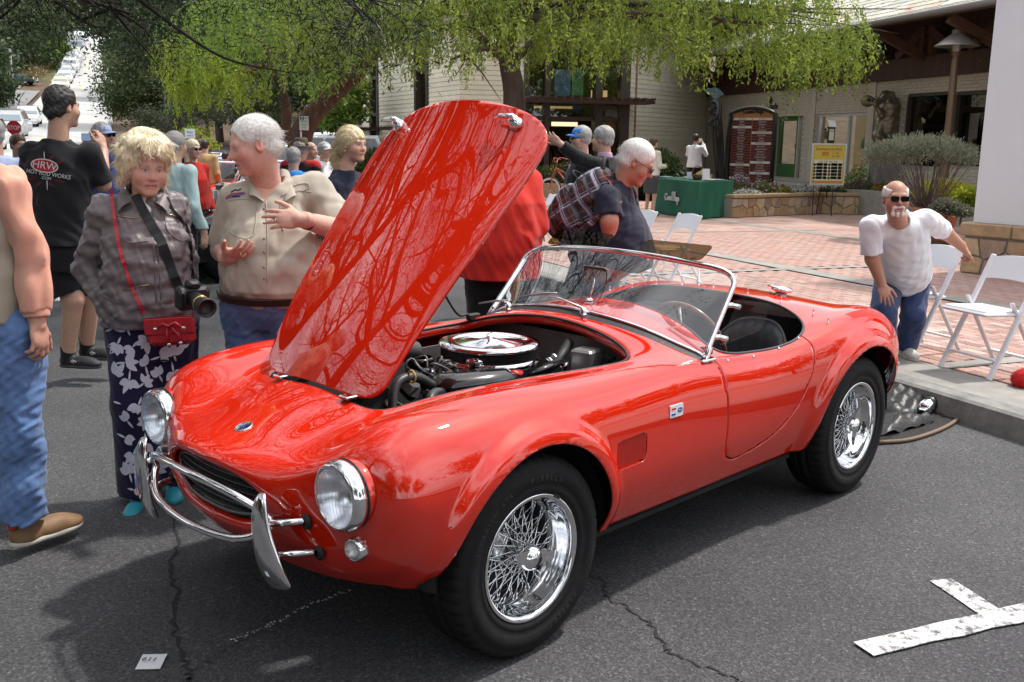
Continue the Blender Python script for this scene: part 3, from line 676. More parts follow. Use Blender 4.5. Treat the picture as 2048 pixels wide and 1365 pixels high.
# ================================================================ trees and planting
BARK=mat('bark',(.075,.055,.042),r=.9,noise=(7,.4),stretch=(1,1,.3),bump=(24,.8,.03))
BARKR=mat('red_bark',(.10,.048,.034),r=.9,noise=(6,.4),stretch=(1,1,.3),bump=(24,.8,.03))
BARKD=mat('dark_bark',(.035,.028,.024),r=.95,noise=(7,.4),bump=(24,.8,.03))
LM=dict(
 pepper=leafmat('pepper_leaf',(.085,.14,.026),(.30,.37,.06),.5),lime=leafmat('lime_leaf',(.13,.20,.02),(.42,.48,.05),.55),
 pine=leafmat('pine_needles',(.012,.022,.012),(.035,.045,.02),.2),oak=leafmat('oak_leaf',(.034,.056,.020),(.11,.145,.05),.35),
 olive=leafmat('olive_leaf',(.05,.065,.035),(.13,.15,.09),.3),bright=leafmat('maple_leaf',(.085,.155,.025),(.26,.37,.06),.5),sage=leafmat('sage_leaf',(.10,.115,.075),(.26,.27,.20),.25),
 grassy=leafmat('meadow_leaf',(.07,.10,.025),(.30,.27,.10),.3),yellow=leafmat('yellow_leaf',(.20,.22,.02),(.55,.50,.06),.4),dark=leafmat('dark_leaf',(.02,.04,.014),(.06,.095,.03),.3))
def leafmesh(name,P,Ln,Wd,mats,parent,hang=.0,tone=None,seed=1,dirs=None,**k):
 "one four-cornered leaf at every point of P"
 r=np.random.default_rng(seed); n=len(P)
 D=r.normal(size=(n,3)) if dirs is None else dirs+r.normal(size=(n,3))*.35
 D[:,2] -= hang; D/=np.linalg.norm(D,axis=1,keepdims=True)
 X=np.cross(D,r.normal(size=(n,3))); X/=np.linalg.norm(X,axis=1,keepdims=True)+1e-9
 l=(Ln*r.uniform(.6,1.35,n))[:,None]; w=(Wd*r.uniform(.7,1.3,n))[:,None]
 Q=np.stack([P,P+D*l*.5+X*w*.5,P+D*l,P+D*l*.5 - X*w*.5],1).reshape(-1,3)
 t=np.clip((r.uniform(0,1,n) if tone is None else tone+r.normal(0,.18,n)),0,1); c=np.repeat(np.stack([t,t,t],1),4,0)
 return npmesh(name,Q,np.arange(4*n).reshape(n,4),mats,parent,smooth=False,col=c,**k)
def blobs(r,n,c,rad,fill=.5):
 "clump centres through an ellipsoid, denser towards its surface"
 d=r.normal(size=(n,3)); d/=np.linalg.norm(d,axis=1,keepdims=True); q=r.uniform(fill,1,n) ** .6
 return np.array(c)+d*q[:,None]*np.array(rad)
def crown(parent,r,c,rad,nclump,nleaf,cs,Ln,Wd,lm,seed,hang=.1,fill=.35,flat=.7):
 C_=blobs(r,nclump,c,rad,fill); ct=r.uniform(.0,1,nclump)
 i=r.integers(0,nclump,nleaf); o=r.normal(size=(nleaf,3))*np.array([cs,cs,cs*flat])*.5
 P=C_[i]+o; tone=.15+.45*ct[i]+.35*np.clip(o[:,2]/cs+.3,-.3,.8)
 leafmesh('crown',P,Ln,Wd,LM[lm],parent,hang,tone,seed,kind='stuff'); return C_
def limbs(parent,paths,m,name='trunk'):
 mb=MB()
 for pts,r0,r1 in paths:
  n=max(4,len(pts)*4); Q=spline(pts,n) if len(pts) > 2 else np.linspace(pts[0],pts[1],n); mb.tube(Q,list(np.linspace(r0,r1,n)),9 if r0 > .05 else 5)
 return mb.build(name,m,parent)
def branchy(r,base,tips,sag=.15,wob=.12):
 out=[]
 for t in tips:
  a,b=np.array(base),np.array(t); L=np.linalg.norm(b - a); pts=[a+(b - a)*f+r.normal(size=3)*wob*L*.3*math.sin(f*PI)+np.array([0,0,sag*L*math.sin(f*PI)]) for f in np.linspace(0,1,6)]
  out.append(pts)
 return out
def tree(name,label,loc,h,rad,lm,seed,nclump=60,nleaf=5000,Ln=.3,Wd=.16,trunk_h=.35,tr=.2,bark=None,group=None,cat='tree',hang=.1,cs=None,flat=.7,zc=None):
 r=np.random.default_rng(seed); t=thing(name,label,cat,loc,0,group)
 zc=h - rad[2] if zc is None else zc
 Cc=crown(t,r,(0,0,zc),rad,nclump,nleaf,cs or rad[0]*.38,Ln,Wd,lm,seed,hang,flat=flat)
 b0=(r.normal()*.1,r.normal()*.1,h*trunk_h); P=[([(0,0,-.3),(r.normal()*.08,r.normal()*.08,h*trunk_h*.5),b0],tr,tr*.75)]
 for q in branchy(r,b0,Cc[r.integers(0,len(Cc),9)]): P.append((q,tr*.5,tr*.06))
 limbs(t,P,bark or BARK); return t
# ---- drooping light-green tree in front of the store
def sprays(r,starts,length,nper,droop=.85,spread=.25,wind=(0,0,0)):
 "hanging leafy twigs: points and directions along each"
 P,D,T=[],[],[]
 for s in starts:
  d=r.normal(size=3)*np.array([1,1,.3]); d/=np.linalg.norm(d); L=length*r.uniform(.4,1.3); k=max(4,int(nper*L/length)); p=np.array(s,float); tn=r.uniform(0,1)
  for j in range(k):
   f=j/k; v=d*(1 - f)*.8+np.array([0,0,-droop*(f*1.5+.25)])+np.array(wind); v/=np.linalg.norm(v)+1e-9; p=p+v*L/k
   P.append(p+r.normal(size=3)*spread*.12); D.append(v+r.normal(size=3)*.6); T.append(np.clip(tn*.6+.3*f+.1,0,1))
 return np.array(P),np.array(D),np.array(T)
def weeping(name,label,base,paths,starts,lm,seed,L,nper,Ln,Wd,bark,spread=.3,droop=.85):
 r=np.random.default_rng(seed); t=thing(name,label,'tree',base)
 limbs(t,[([tuple(np.array(p) - np.array(base)) for p in pts],a,b) for pts,a,b in paths],bark)
 P,D,T=sprays(r,np.array(starts) - np.array(base),L,nper,droop,spread)
 leafmesh('crown',P,Ln,Wd,LM[lm],t,.2,T,seed,D,kind='stuff'); return t
r=np.random.default_rng(5)
Y1=23.5
def pts_in(r,n,fn,poly=None):
 "survey points inside a picture-space outline at depths fn(px, py)"
 out=[]; xs=[p[0] for p in poly]; ys=[p[1] for p in poly]
 while len(out) < n:
  x,y=r.uniform(min(xs),max(xs)),r.uniform(min(ys),max(ys))
  if sdpoly(np.array([[x,y]]),poly)[0] < 0: out.append(tuple(dp(x,y,fn(x,y,r))))
 return out
b1=dp(1012,300,Y1); b1.z=gz(b1)
top=[dp(1028,215,Y1),dp(1018,130,Y1),dp(1000,40,Y1),dp(1010,-120,Y1)]
outl=[(560,60),(640,-120),(1000,-220),(1560,-160),(1700,0),(1748,80),(1700,115),(1640,135),(1560,140),(1480,80),(1380,105),(1290,90),(1220,95),(1120,80),(1040,70),(960,110),(900,70),(830,85),(760,110),(690,95),(620,120),(560,105)]
st1=pts_in(r,2500,lambda x,y,q: Y1+q.normal()*1.6,outl)
P1=[([tuple(b1),tuple(top[0]),tuple(top[1]),tuple(top[2]),tuple(top[3])],.30,.16)]
for tgt in ((620,40),(740,10),(860,-40),(900,120),(1160,40),(1240,-30),(1320,60),(1440,20),(1540,50),(1680,30),(1600,-60),(1100,-100)):
 e=np.array(dp(tgt[0],tgt[1],Y1+r.normal()*1.2)); s0=np.array(top[2] if abs(tgt[0] - 1010) > 150 else top[1]); mid=(s0+e)/2+np.array([0,0,.5])+r.normal(size=3)*.3
 P1.append(([tuple(s0),tuple(mid),tuple(e)],.11,.02))
 for _ in range(5): q=e+r.normal(size=3)*np.array([1.0,.8,.5]); P1.append(([tuple(mid*.4+e*.6),tuple((mid+e+q)/3),tuple(q)],.035,.006))
weeping('pepper_tree','large drooping light green tree spreading across the store front, straight trunk behind the raised hood',b1,P1,st1,'pepper',5,.95,44,.10,.036,BARK)
# ---- leaning tree by the parking sign, its left sprays coloured lime to look backlit
Y2=27.0
b2=dp(598,330,Y2); b2.z=.05
fork=dp(590,262,Y2)
outl2=[(330,130),(350,40),(430,-60),(620,-120),(760,-60),(760,60),(720,110),(640,150),(600,135),(560,120),(520,110),(470,130),(420,120),(380,160)]
st2=pts_in(r,620,lambda x,y,q: Y2+q.normal()*1.5,outl2)
P2=[([tuple(b2),tuple(dp(600,285,Y2)),tuple(dp(622,235,Y2)),tuple(dp(668,188,Y2)),tuple(dp(720,140,Y2)),tuple(dp(760,70,Y2))],.36,.15),
 ([tuple(dp(600,300,Y2)),tuple(dp(574,268,Y2)),tuple(dp(572,210,Y2)),tuple(dp(550,150,Y2)),tuple(dp(530,130,Y2)),tuple(dp(480,150,Y2 - .5))],.16,.08),
 ([tuple(dp(548,146,Y2)),tuple(dp(520,80,Y2)),tuple(dp(430,60,Y2))],.09,.02),([tuple(dp(560,180,Y2)),tuple(dp(600,90,Y2)),tuple(dp(620,10,Y2))],.08,.02),([tuple(dp(700,160,Y2)),tuple(dp(640,90,Y2)),tuple(dp(610,60,Y2))],.08,.02)]
t2=weeping('leaning_tree','leaning reddish trunked tree with a second grey stem beside the parking sign',b2,P2,st2,'bright',8,.9,44,.10,.036,BARKR)
rr=np.random.default_rng(9); st3=pts_in(rr,150,lambda x,y,q: Y2 - 1.6+q.normal()*.5,[(300,90),(350,75),(470,110),(540,160),(520,185),(460,170),(420,160),(380,175),(330,190),(345,130)])
P,D,T=sprays(rr,np.array(st3) - np.array(b2),.75,40,.9,.25); leafmesh('sunlit_sprays',P,.11,.036,LM['lime'],t2,.2,T,3,D,kind='stuff')
# ---- Monterey pines over the street: dark limbs at top left, more of them out of frame (they show in the hood)
def pine(label,base,h,seed,limbs_at,nspray=90,tr=.32,nsp=3,group='dark pines over the street',needle=.16,nw=.022):
 r=np.random.default_rng(seed); t=thing('pine_tree',label,'pine tree',base,0,group); P=[([(0,0,-.2),(.1,.1,h*.3),(-.1,.2,h*.65),(.2,.1,h)],tr,tr*.35)]; Q=[]; T=[]
 for (z,az,L,up) in limbs_at:
  a=math.radians(az); d=np.array([math.cos(a),math.sin(a),0]); p0=np.array([0,0,z]); bend=r.uniform(-.5,.5); pts=[p0]
  for k in range(1,7): f=k/6; pts.append(p0+d*L*f+np.array([-d[1],d[0],0])*bend*L*.25*math.sin(f*3)+np.array([0,0,up*L*f - .12*L*f*f])+r.normal(size=3)*.10*L*.25)
  P.append(([tuple(q) for q in pts],.035+L*.018,.012))
  for k in range(1,7):
   for _ in range(nsp):
    q=pts[k]+r.normal(size=3)*np.array([.9,.9,.45])*(.5+L*.1); m_=(pts[k]+q)/2+r.normal(size=3)*.12; P.append(([tuple(pts[k]*.7+pts[k - 1]*.3),tuple(m_),tuple(q)],.022,.005))
    if k > 2 or r.random() < .35: Q.append(q); T.append(r.uniform(0,.8))
 limbs(t,P,BARKD); Q=np.array(Q); T=np.array(T); i=r.integers(0,len(Q),len(Q)*nspray)
 leafmesh('crown',Q[i]+r.normal(size=(len(i),3))*np.array([.28,.28,.17]),needle,nw,LM['pine'],t,.0,T[i],seed,kind='stuff'); return t
bp_=W(6.0,-9.2); pine('dark pine at the street edge with low limbs over the crowd',bp_,16,21,[(6.4,15,6.5,.12),(7,45,6,.15),(7.6,-20,6,.12),(8.4,25,6,.15),(9,-5,5.5,.2),(9.6,50,5,.2),(10.4,15,5,.2),(11.2,-30,5,.25),(12,30,4,.3),(13,-5,3.5,.3),(8.8,-60,5,.15),(10,-90,4.5,.2),(3.3,30,5.0,.06),(3.5,8,5.5,.05),(3.7,55,5,.05),(3.9,20,6.8,.03),(4.2,40,7,.03),(4.3,0,6.5,.08),(4.7,25,8,.02),(5,60,6,.06),(5.3,10,7.5,.05),(5.6,35,8,.03),(6.8,110,4,.1),(7.5,0,5,.2),(8,80,4,.2),(9,200,4,.2),(9,-40,4,.3)],330,nsp=5,needle=.10,nw=.011)
for k,(s,d,h,sd_) in enumerate(((1.8,-11.0,15,37),(-3.5,-12.5,13,31),(1.5,-17,14,32),(10,-17,13,34),(-9,-9.5,12,33))):
 rq=np.random.default_rng(sd_); pine('tall dark pine across the street beyond the frame edge',W(s,d),h,sd_,[(rq.uniform(3.2,h*.95),rq.uniform(0,360),rq.uniform(3,6),rq.uniform(.05,.5)) for _ in range(17)],60,.36,needle=.2)
# ---- trees of the hillside
def px_tree(name,label,px,py_base,D,h,rad,lm,seed,zb=None,**k):
 p=dp(px,py_base,D); s,d=SD(p); p.z=zb if zb is not None else p.z; return tree(name,label,p,h,rad,lm,seed,**k)
px_tree('round_tree','dense rounded dark green tree on the bank beside the hill road',287,262,62,4.4,(2.5,2.6,1.85),'oak',41,nclump=90,nleaf=16000,Ln=.22,Wd=.10,trunk_h=.2)
px_tree('conifer','tall dark conifer with a pale bare trunk above the rounded tree',310,230,78,12.5,(3.6,4.2,5.6),'dark',42,nclump=110,nleaf=14000,Ln=.35,Wd=.14,flat=.3)
px_tree('conifer','dark layered conifer standing close to the hill road edge',262,200,105,11,(2.6,3.0,4.5),'dark',43,nclump=90,nleaf=9000,Ln=.4,Wd=.16,flat=.3)
px_tree('olive_tree','grey green olive tree on the bank behind the crowd',420,300,46,3.6,(1.9,1.9,1.2),'olive',44,nclump=60,nleaf=9000,Ln=.16,Wd=.06,trunk_h=.35,tr=.1)
px_tree('olive_tree','smaller grey green bush at the foot of the rounded tree',335,292,52,2.2,(1.6,1.6,.9),'olive',45,nclump=40,nleaf=5000,Ln=.16,Wd=.06,tr=.07)
px_tree('maple_tree','bright green broadleaf tree beside the store corner',682,330,36,3.7,(1.05,1.3,1.3),'bright',46,nclump=50,nleaf=6000,Ln=.17,Wd=.12,trunk_h=.3,tr=.1)
px_tree('dark_tree','dark tree with a thick black trunk behind the banner',360,320,50,8.5,(2.4,2.4,2.6),'dark',47,nclump=60,nleaf=8000,Ln=.22,Wd=.10,trunk_h=.5,tr=.34,bark=BARKD)
bgt=[(440,275,60,7,3.2,'dark'),(520,280,58,6,3,'oak'),(640,285,52,5.5,2.6,'dark'),(480,240,82,10,4.5,'oak'),(580,235,88,11,5,'dark'),(400,215,96,11,4.5,'oak'),(330,190,115,13,5,'dark'),(680,260,75,10,4.5,'oak'),(740,250,80,10,4.5,'dark'),
 (70,155,150,11,5,'oak'),(60,180,130,10,6,'dark'),(-20,185,120,10,6,'dark'),(85,130,185,13,5.5,'dark'),(170,112,260,20,10,'oak'),(215,108,265,22,10,'dark'),(40,110,200,18,9,'oak'),(270,115,230,20,9,'dark'),(-60,120,180,18,8,'dark'),(330,130,190,19,8,'oak'),(410,150,150,18,7,'dark'),(500,160,140,18,7,'oak'),(600,170,130,18,7,'dark'),(690,180,125,18,7,'oak'),(-40,240,85,6,3.0,'dark'),(-70,225,90,9,4,'dark')]
lbl='''dark evergreen just behind the blonde woman in red|mid green oak between the olive tree and the white haired man|dark evergreen right behind the leaning tree trunk|broad oak above the olive tree on the bank|dark evergreen filling the gap left of the leaning trunk|oak between the tall conifer and the leaning tree|dark evergreen behind the tall conifer|oak behind the bright maple by the store corner|dark evergreen beside the store's left corner|oak right behind the bright green bush|dark evergreen behind the side road sign|dark evergreen at the left picture edge behind the side road|dark tall evergreen above the bright green bush|large oak closing the top of the hill road on its left|tall dark evergreen closing the top of the hill road|distant oak above the left bank|distant dark evergreen right of the hill road top|distant dark evergreen beyond the left picture edge|distant oak behind the tall conifer|distant dark evergreen above the lime sprays|distant oak above the white haired man|distant dark evergreen behind the leaning tree crown|distant oak behind the store corner|small dark evergreen of the near bank beyond the left edge|dark evergreen at the far left edge of the near bank'''.split('|')
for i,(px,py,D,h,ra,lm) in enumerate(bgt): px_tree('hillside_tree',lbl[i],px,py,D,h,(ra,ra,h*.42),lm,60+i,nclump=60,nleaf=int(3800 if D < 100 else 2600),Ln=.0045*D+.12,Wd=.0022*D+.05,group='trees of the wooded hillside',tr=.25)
px_tree('bright_bush','bright green rounded bush on the bank left of the hill road',122,158,140,5.0,(2.0,2.2,2.3),'bright',90,nclump=50,nleaf=4500,Ln=.5,Wd=.3,cat='bush',zc=2.6)
for k,(px,py,D,h,ra,lm,lb) in enumerate(((520,268,60,1.2,1.0,'olive','low clipped grey bush on the bank behind the white haired man'),(545,255,62,1.3,1.1,'dark','low dark bush on the bank left of the leaning tree'),(395,305,44,1.2,.9,'lime','yellow green bush behind the blonde woman in red'),(545,275,50,1.1,.8,'dark','dark spiky bush beside the white fence'))):
 px_tree('bank_bush',lb,px,py,D,h,(ra,ra,h*.5),lm,95+k,nclump=25,nleaf=2200,Ln=.12,Wd=.06,cat='bush',zc=h*.45,tr=.05)
# meadow on the left bank (nobody could count it)
r=np.random.default_rng(77); n=34000; s_=r.uniform(44,114,n); d_=-13.8 - r.uniform(0,1,n) ** 1.3*22
P=np.array([W(a,b+hillx(a),0) for a,b in zip(s_,d_)]); P[:,2]=[prof(a)+.35+.045*(-b - 14)+.25*math.sin(a*.4+b) for a,b in zip(s_,d_)]
mead=MB().grid([[W(a,b+hillx(a),prof(a)+.25+.045*(-b - 14)+.25*math.sin(a*.4+b)) for b in np.arange(-38,-13.2,2)] for a in np.arange(44,116,3)]).build('meadow',mat('meadow_soil',(.10,.11,.035),r=.95,noise=(.5,.5)),None,kind='structure')
tone=.5+.4*np.sin(s_*.5+np.sin(d_*.6)*2); leafmesh('grass',P,.45,.10,LM['grassy'],None,-.8,tone,78,kind='stuff')
r=np.random.default_rng(79); n=6000; s_=r.uniform(126,176,n); d_=-11.5 - r.uniform(0,1,n)*12; P=np.array([W(a,b+hillx(a),prof(a)+max(0,-b - 11)*.12+.1) for a,b in zip(s_,d_)])
leafmesh('dry_grass',P,.8,.2,leafmat('dry_grass',(.16,.12,.06),(.35,.27,.14),.2),None,-.7,None,80,kind='stuff')
MB().grid([[W(a,b+hillx(a),prof(a)+max(0,-b - 11)*.12) for b in np.arange(-40,-9.4,3)] for a in np.arange(124,182,6)]).build('left_bank',mat('bank_green',(.085,.085,.035),r=.95,noise=(.3,.5)),None,kind='structure')
# unseen far side of the street, added to darken low sky and paint reflections
bs_=thing('unseen_far_shops','long shingled shop building added across the street, unseen outside the frame','shop building',W(-14,-21),math.atan2(U[1],U[0])); bm2=MB(); bm2.box((0,3,3),(46,6,6)); bm2.build('wall',mat('shop_wall',(.16,.13,.10),r=.8,noise=(1,.2)),bs_)
m=MB(); m.prism([(-1.2,6.02),(7,6.02),(3,9)],-23.6,23.6,frame(V(0,0,0),V(0,1,0),V(0,0,1))); m.build('roof',mat('shingle_roof',(.07,.06,.055),r=.9,noise=(2,.4)),bs_)
for k in range(12): m=MB(); m.box((-21+k*3.8,-.02,1.6),(2.4,.06,2.2)); m.build('window',DARK,bs_);
for k,(s,d,h) in enumerate(((-16,-3,9),(-20,6,8),(-12,-12,8.5),(-24,-9,10),(-8,16,8),(-15,13,9),(-2,-20,9))): tree('added_street_tree','broad oak added unseen on the street behind the camera',W(s,d),h,(3.4,3.4,3.2),'oak',140+k,nclump=60,nleaf=4500,Ln=.34,Wd=.2,group='added oaks behind the camera')
# ================================================================ the red sports car
CARX,CARY,CARPSI=-.447,3.569,math.radians(225.35)
car=thing('sports_car','red open two seat sports car with its front hood raised','sports car',(CARX,CARY,0),CARPSI)
def rings():
 R=[]
 for k,(ry,rz,xo,cz) in enumerate(((.300,.082,.752,.586),(.328,.112,.772,.586))):
  row=[]
  for j in range(10):
   t=PI*j/9; y=ry*math.sin(t) ** .75; c=math.cos(t)
   row.append((xo - .04*(y/.30) ** 2 - (.03 if c < 0 else 0)*abs(c),y,cz+rz*c))
  R.append(row)
 P=lambda x,*q: R.append([(x+(a[2] if len(a) > 2 else 0),a[0],a[1]) for a in q])
 P(.66,(0,.728,.06),(.15,.726,.052),(.27,.716,.035),(.36,.70,.02),(.445,.685,-.005),(.49,.62,-.01),(.475,.54,-.01),(.40,.455,-.005),(.25,.41,.0),(0,.395,.005))
 P(.585,(0,.757,.015),(.16,.756,.012),(.30,.742,.005),(.43,.762,0),(.53,.79,-.005),(.64,.765,-.01),(.70,.68,-.01),(.68,.56,-.005),(.57,.43,.01),(.36,.36,.02))
 P(.45,(0,.812),(.18,.81),(.33,.79),(.45,.826),(.565,.862),(.68,.825),(.745,.71),(.75,.58),(.70,.44),(.57,.335))
 P(.30,(0,.856),(.20,.854),(.38,.825),(.48,.852),(.585,.882),(.69,.848),(.765,.735),(.772,.59),(.745,.44),(.64,.325))
 P(.10,(0,.89),(.22,.887),(.41,.852),(.50,.868),(.60,.894),(.70,.855),(.77,.74),(.778,.6),(.75,.44),(.67,.32))
 P(-.20,(0,.912),(.25,.905),(.42,.868),(.52,.868),(.60,.882),(.695,.848),(.755,.74),(.762,.6),(.745,.44),(.67,.315))
 P(-.50,(0,.927),(.27,.918),(.43,.878),(.52,.864),(.60,.866),(.675,.832),(.728,.735),(.738,.6),(.728,.44),(.665,.305))
 P(-.85,(0,.948),(.29,.936),(.45,.888),(.53,.868),(.60,.858),(.665,.824),(.708,.73),(.718,.6),(.71,.44),(.66,.30))
 P(-1.12,(0,.985),(.30,.965),(.46,.902),(.54,.87),(.605,.845),(.66,.81),(.70,.725),(.712,.6),(.706,.44),(.655,.295))
 P(-1.5,(0,.985),(.30,.95),(.46,.88),(.55,.838),(.612,.81),(.662,.785),(.702,.71),(.712,.6),(.706,.44),(.655,.295))
 P(-1.8,(0,.955),(.30,.935),(.46,.89),(.56,.855),(.625,.828),(.685,.80),(.722,.72),(.73,.6),(.72,.44),(.665,.30))
 P(-2.05,(0,.968),(.30,.955),(.45,.918),(.55,.885),(.635,.876),(.715,.845),(.762,.74),(.768,.6),(.75,.44),(.68,.315))
 P(-2.32,(0,.950),(.30,.938),(.45,.915),(.55,.905),(.635,.902),(.72,.86),(.775,.75),(.782,.6),(.765,.44),(.69,.32))
 P(-2.6,(0,.885),(.28,.88),(.43,.876),(.53,.885),(.62,.885),(.70,.835),(.752,.735),(.755,.6),(.73,.45),(.64,.33))
 P(-2.8,(0,.78),(.26,.785),(.40,.80),(.51,.815),(.60,.81),(.665,.76),(.70,.67),(.69,.56),(.64,.45),(.54,.34))
 P(-2.92,(0,.64),(.24,.645),(.38,.66),(.48,.685),(.56,.69),(.61,.65),(.63,.585),(.61,.51),(.55,.43),(.46,.36))
 P(-2.955,(0,.52),(.2,.525),(.3,.53),(.4,.54),(.46,.545),(.5,.535),(.52,.52),(.5,.49),(.45,.46),(.38,.44))
 for r in R[3:-3]:
  a,b,c=r[0],r[1],r[2]; k=(b[1]/c[1]) ** 2; r[1]=(b[0],b[1],a[2] - (a[2] - c[2])*k)
 return np.array(R)
def bspline_mat(n,m,sym=False):
 "m samples of a uniform cubic B-spline over n control points with end interpolation (or mirrored start)"
 t=np.linspace(0,n - 1,m); i=np.clip(t.astype(int),0,n - 2); f=t - i
 B=np.stack([(1 - f) ** 3,3*f ** 3 - 6*f ** 2+4,-3*f ** 3+3*f ** 2+3*f+1,f ** 3],1)/6
 M=np.zeros((m,n+2))
 for k in range(4): M[np.arange(m),i+k] += B[:,k]
 E=np.zeros((n+2,n)); E[1:n+1]=np.eye(n); E[n+1,n - 1]=2; E[n+1,n - 2]=-1
 if sym: E[0,1]=1
 else: E[0,0]=2; E[0,1]=-1
 return M @ E
def car_surface(nu=300,nv=110):
 P=rings(); n,m=P.shape[:2]
 def ev(P,a,b):
  o=[]
  for c in range(3):
   Mv=bspline_mat(m,b,True)
   if c == 1:                                          # y is odd about the centre line
    M2=Mv.copy(); E=bspline_mat(m,b,False); Q=P[:,:,1]
    t=np.linspace(0,m - 1,b); i=np.clip(t.astype(int),0,m - 2); f=t - i
    k0=np.where(i == 0,(1 - f) ** 3/6,0); M2[:,1] -= 2*k0
    o.append(bspline_mat(n,a) @ Q @ M2.T)
   else: o.append(bspline_mat(n,a) @ P[:,:,c] @ Mv.T)
  return np.stack(o,-1)
 C=P.copy()
 for _ in range(2): C=C+.75*(P - ev(C,n,m))
 C[:,0,1]=0
 return ev(C,nu,nv)
SURF=car_surface()
WH=[(0.0,.345),(-2.286,.345)]
def flare(Q):
 "wheel-arch lips: a raised band round each arch"
 Q=Q.copy()
 for (x,z),r0 in zip(WH,(.395,.405)):
  d=np.hypot(Q[...,0] - x,Q[...,2] - z); low=Q[...,2] < z
  d=np.where(low,np.abs(Q[...,0] - x),d)
  t=np.clip((r0+.085 - d)/.05,0,1); t=t*t*(3 - 2*t)
  side=np.clip((np.abs(Q[...,1]) - .45)/.12,0,1)
  Q[...,1] += np.sign(Q[...,1])*.026*t*side
 return Q
half=flare(SURF); nu,nv=half.shape[:2]
full=np.concatenate([half[:,:0:-1]*np.array([1,-1,1]),half],1); nw=full.shape[1]
VB=full.reshape(-1,3)
FB=[(i*nw+j,(i+1)*nw+j,(i+1)*nw+j+1,i*nw+j+1) for i in range(nu - 1) for j in range(nw - 1)]
# openings -----------------------------------------------------------
_h=[(0,.0),(-.004,.16),(-.002,.25),(.012,.315),(.045,.355),(.12,.378),(.26,.405),(.55,.455),(.86,.505),(1.02,.522),(1.10,.515),(1.155,.475),(1.19,.40),(1.212,.28),(1.222,.14),(1.226,0)]
_h=spline(_h,80); HOODP=np.array([(.332 - u*.998,w) for u,w in _h]); HOODP=np.vstack([HOODP,HOODP[-2:0:-1]*[1,-1]])
_k=spline([(-1.30,0),(-1.30,.25),(-1.285,.42),(-1.26,.52),(-1.27,.585),(-1.34,.612),(-1.5,.622),(-1.7,.640),(-1.84,.642),(-1.95,.605),(-2.03,.52),(-2.055,.38),(-2.03,.2),(-2.00,0)],80)
COCK=np.vstack([_k,_k[-2:0:-1]*[1,-1]])
VENT=[(-.515+a,.60+b) for a,b in rrect(.185,.11,.025)]
DOOR=[(-1.165,1.05),(-1.165,.80),(-1.175,.60),(-1.18,.48),(-1.20,.425),(-1.245,.398),(-1.30,.392),(-1.42,.405),(-1.56,.44),(-1.68,.505),(-1.76,.58),(-1.82,.67),(-1.85,.75),(-1.86,.82),(-1.85,1.05)]
DOOR=[tuple(p) for p in spline(DOOR,70)]
def g_hood(P): return np.where(P[:,2] > .66,sdpoly(P[:,:2],HOODP),1)
def g_cock(P): return np.where(P[:,2] > .66,sdpoly(P[:,:2],COCK),1)
def g_arch(P):
 g=np.full(len(P),9.)
 for (x,z),r in zip(WH,(.395,.405)):
  d=np.where(P[:,2] < z,np.abs(P[:,0] - x),np.hypot(P[:,0] - x,P[:,2] - z)) - r
  g=np.minimum(g,d)
 return np.where(np.abs(P[:,1]) > .3,g,1)
def g_door(P): return np.where(np.abs(P[:,1]) > .4,sdpoly(P[:,[0,2]],DOOR),1)
def g_lamp(P): return np.where(P[:,0] > .4,np.minimum(np.hypot(P[:,1] - .565,P[:,2] - .675),np.hypot(P[:,1]+.565,P[:,2] - .675)) - .096,1)
def g_vent(P): return np.where((np.abs(P[:,1]) > .4) & (P[:,2] < .75),sdpoly(P[:,[0,2]],VENT),1)
BV,BF,_=clip(VB,FB,g_arch(VB)); BV,BF,_=clip(BV,BF,g_vent(BV)); BV,BF,_=clip(BV,BF,g_lamp(BV))
arch_e=None
bv,bf,hood_e=clip(BV,BF,g_hood(BV) - .005)
n0=len(bv)
bv2,bf2,e2=flange(bv,bf,hood_e,lambda P: np.stack([-(P[:,0]+.3)*.018,-P[:,1]*.035,np.full(len(P),-.012)],1))
bv2,bf2,e3=flange(bv2,bf2,e2,lambda P: np.stack([-(P[:,0]+.3)*.012,-P[:,1]*.02,np.full(len(P),-.03)],1))
hood_rim=[tuple(bv2[a]) for a,b in e2]
bv,bf,cock_e=clip(bv2,bf2,g_cock(bv2))
cock_rim=[tuple(bv[i]) for e in cock_e for i in e]
dg=g_door(bv)
dV,dF,_=clip(bv,bf,-(dg+.0028)); bV,bF,_=clip(bv,bf,dg - .0028)
# inner skins give the sheet-metal edges depth
def skin(Vv,Ff,t):
 nrm=np.zeros_like(Vv)
 for f in Ff:
  a,b,c=Vv[f[0]],Vv[f[1]],Vv[f[2]]; nn=np.cross(b - a,c - a)
  for i in f: nrm[i] += nn
 nrm/=np.linalg.norm(nrm,axis=1,keepdims=True)+1e-12
 ec={}
 for f in Ff:
  for i in range(len(f)):
   a,b=f[i],f[(i+1) % len(f)]; ec[(a,b)]=1
 n=len(Vv); out=np.vstack([Vv,Vv - nrm*t]); FF=list(Ff)+[tuple(n+i for i in f[::-1]) for f in Ff]
 FF += [(b,a,a+n,b+n) for (a,b) in ec if (b,a) not in ec]
 return out,FF,len(Ff)
flip=lambda F: [f[::-1] for f in F]
def orient(Vv,Ff):
 "faces outward: the centre-line roof of the body must look up"
 s=sum((np.cross(Vv[f[1]] - Vv[f[0]],Vv[f[2]] - Vv[f[0]]) @ (Vv[f[0]] - np.array([-1.1,0,.4]))) for f in Ff[::17])
 return Ff if s > 0 else flip(Ff)
bF=orient(bV,bF); dF=orient(dV,dF)
bVs,bFs,_=skin(bV,bF,.006)
body=npmesh('body',bVs,bFs,PAINT,car)
